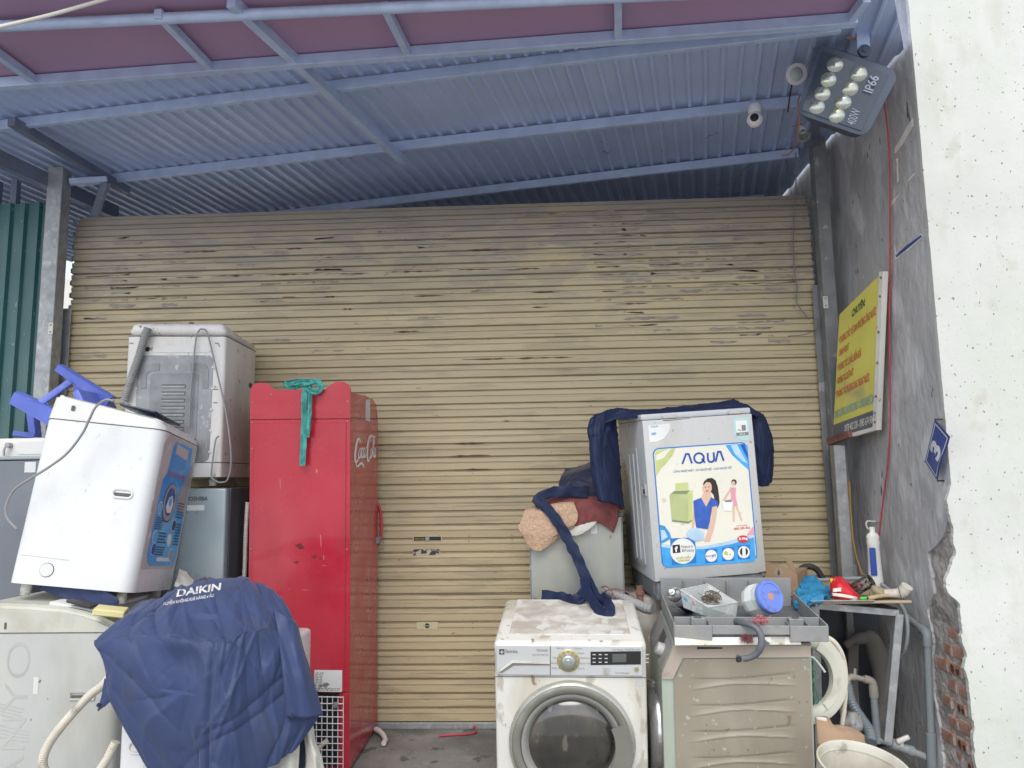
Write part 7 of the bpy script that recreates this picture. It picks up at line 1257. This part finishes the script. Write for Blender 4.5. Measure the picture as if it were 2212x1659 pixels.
o = cloth('torn_paper', [[P(x, y, Y=3.385) for x, y in r_] for r_ in ([(1764, 1550), (1776, 1550), (1786, 1552)], [(1764, 1562), (1778, 1570), (1792, 1578)])], MAT['cardboard_lt'], None, 5, 5, .006, 20, 92, .003); tag(o, 'white torn paper on top of the brown cardboard', 'paper')
o = cloth('plastic_bag', [[P(x, y, Y=Y) for x, y, Y in r_] for r_ in ([(1828, 1545, 3.6), (1845, 1540, 3.58), (1862, 1548, 3.6)], [(1826, 1565, 3.55), (1845, 1562, 3.52), (1866, 1570, 3.56)], [(1828, 1585, 3.56), (1848, 1592, 3.52), (1866, 1586, 3.56)])], MAT['tray'], None, 8, 8, .015, 18, 94, .004); tag(o, 'crumpled dark grey plastic bag behind the bucket', 'bag')
# pipes and tap
def pipe(n, pts, r_, m, par, og_, sm=0, seg=16): bm = B(); tube(bm, [p_-og_ for p_ in pts], r_, seg, sm); return mesh(n, bm, MAT[m], par, 60)
wp = thing('wall_pipe', 'grey plastic water pipe running down the grey wall beside the bare bricks', 'pipe', P(2008, 1560, X=1.735)); og2 = wp.location.copy(); XX = 1.735
pipe('pipe', [P(1950, 1326, X=XX), P(1998, 1364, X=XX)], .0165, 'pvc_grey', wp, og2); pipe('elbow', [P(1992, 1359, X=XX), P(2001, 1368, X=XX), P(2003, 1378, X=XX), P(2003.5, 1394, X=XX)], .0215, 'pvc_grey', wp, og2, 4); pipe('pipe', [P(2003.5, 1392, X=XX), P(2011, 1590, X=XX), P(2014, 1700, X=XX)], .0165, 'pvc_grey', wp, og2); pipe('tee', [P(2011, 1584, X=XX), P(2013, 1690, X=XX)], .0215, 'pvc_grey', wp, og2)
YV = P(2008, 1635, X=XX).y
pipe('pipe', [P(2008, 1638, X=XX), P(1966, 1622, Y=YV+.01)], .0165, 'pvc_grey', wp, og2); pipe('valve_union', [P(1972, 1624, Y=YV+.01), P(1960, 1619, Y=YV+.01)], .024, 'pvc_grey', wp, og2); pipe('valve_body', [P(1962, 1620, Y=YV+.01), P(1932, 1608, Y=YV+.02)], .021, 'pvc_grey', wp, og2); pipe('valve_union', [P(1938, 1611, Y=YV+.02), P(1924, 1605, Y=YV+.02)], .025, 'pvc_grey', wp, og2); pipe('pipe', [P(1926, 1606, Y=YV+.02), P(1896, 1596, Y=YV+.03)], .0165, 'pvc_grey', wp, og2)
a = P(1946, 1612, Y=YV+.01); pipe('valve_stem', [a, P(1947, 1600, Y=YV+.0)], .012, 'bottle_white', wp, og2); bm = B(); c = P(1950, 1597, Y=YV-.005)-og2; box(bm, -.032, .032, -.010, .010, -.011, .011, .006, 2, Matrix.Translation(c) @ Matrix.Rotation(R(-22), 4, 'Y')); mesh('valve_lever', bm, MAT['bottle_white'], wp, 60)
tpn = thing('garden_tap', 'grey standpipe with a beige tap and hose over the bucket', 'tap', P(1892, 1600, Y=YV+.03)); og2 = tpn.location.copy(); Yt = YV+.03
pipe('standpipe', [P(1896, 1605, Y=Yt), P(1886, 1490, Y=Yt)], .0165, 'pvc_grey', tpn, og2); pipe('socket', [P(1888, 1506, Y=Yt), P(1886, 1480, Y=Yt)], .021, 'tap_beige', tpn, og2); pipe('elbow', [P(1886, 1484, Y=Yt), P(1884, 1474, Y=Yt), P(1876, 1469, Y=Yt), P(1866, 1467, Y=Yt)], .019, 'tap_beige', tpn, og2, 3); pipe('tap_body', [P(1868, 1468, Y=Yt), P(1846, 1463, Y=Yt-.01), P(1836, 1463, Y=Yt-.02), P(1830, 1470, Y=Yt-.03), P(1828, 1478, Y=Yt-.03)], [.013, .016, .014, .013, .013], 'tap_beige', tpn, og2, 3); pipe('tap_nut', [P(1830, 1471, Y=Yt-.03), P(1827, 1482, Y=Yt-.03)], .0185, 'tap_beige', tpn, og2); pipe('tap_spindle', [P(1846, 1462, Y=Yt-.01), P(1847, 1444, Y=Yt-.01)], .007, 'tap_beige', tpn, og2)
cable('garden_hose', 'cream hose running from the tap down into the white bucket', [P(x, y, Y=Y) for x, y, Y in ((1828, 1478, Yt-.03), (1823, 1500, Yt-.04), (1821, 1530, Yt-.06), (1828, 1565, Yt-.10), (1842, 1600, Yt-.16), (1856, 1640, Yt-.22), (1862, 1690, Yt-.26))], .0155, 'hose_beige', 'hose', 6, .008, .0006, 14)
cable('rubber_hose', 'dark corrugated hose sloping down behind the standpipe', [P(x, y, Y=Y) for x, y, Y in ((1830, 1480, 3.75), (1840, 1520, 3.7), (1862, 1555, 3.62), (1878, 1580, 3.55), (1882, 1605, 3.5))], .022, 'pvc_dark', 'hose', 5, .016, .002, 12)
# bucket
bk_ = thing('bucket', 'white plastic bucket with a dirty inside standing below the tap', 'bucket', P(1866, 1654, Y=2.98), (R(13), R(5), 0)); hB = .395
bm = B(); lathe(bm, [(.125, -hB), (.150, -.05), (.153, -.045), (.156, -.045), (.156, -.008), (.160, -.004), (.160, .004), (.154, .005), (.151, -.002), (.148, -.05), (.122, -hB+.01), (0, -hB+.01), (0, -hB), (.125, -hB)], 48); mesh('shell', bm, MAT['bucket'], bk_, 50)
bm = B(); lathe(bm, [(.1475, -.03), (.1495, -.03), (.1495, -.026), (.1475, -.026)], 48); mesh('inner_ring', bm, MAT['bucket'], bk_, 50)
bm = B(); tube(bm, [(.158, 0, -.03), (.17, -.10, -.14), (.10, -.20, -.22), (0, -.22, -.24), (-.10, -.20, -.22), (-.17, -.10, -.14), (-.158, 0, -.03)], .003, 6, 6); mesh('bail', bm, MAT['galv'], bk_, 60)
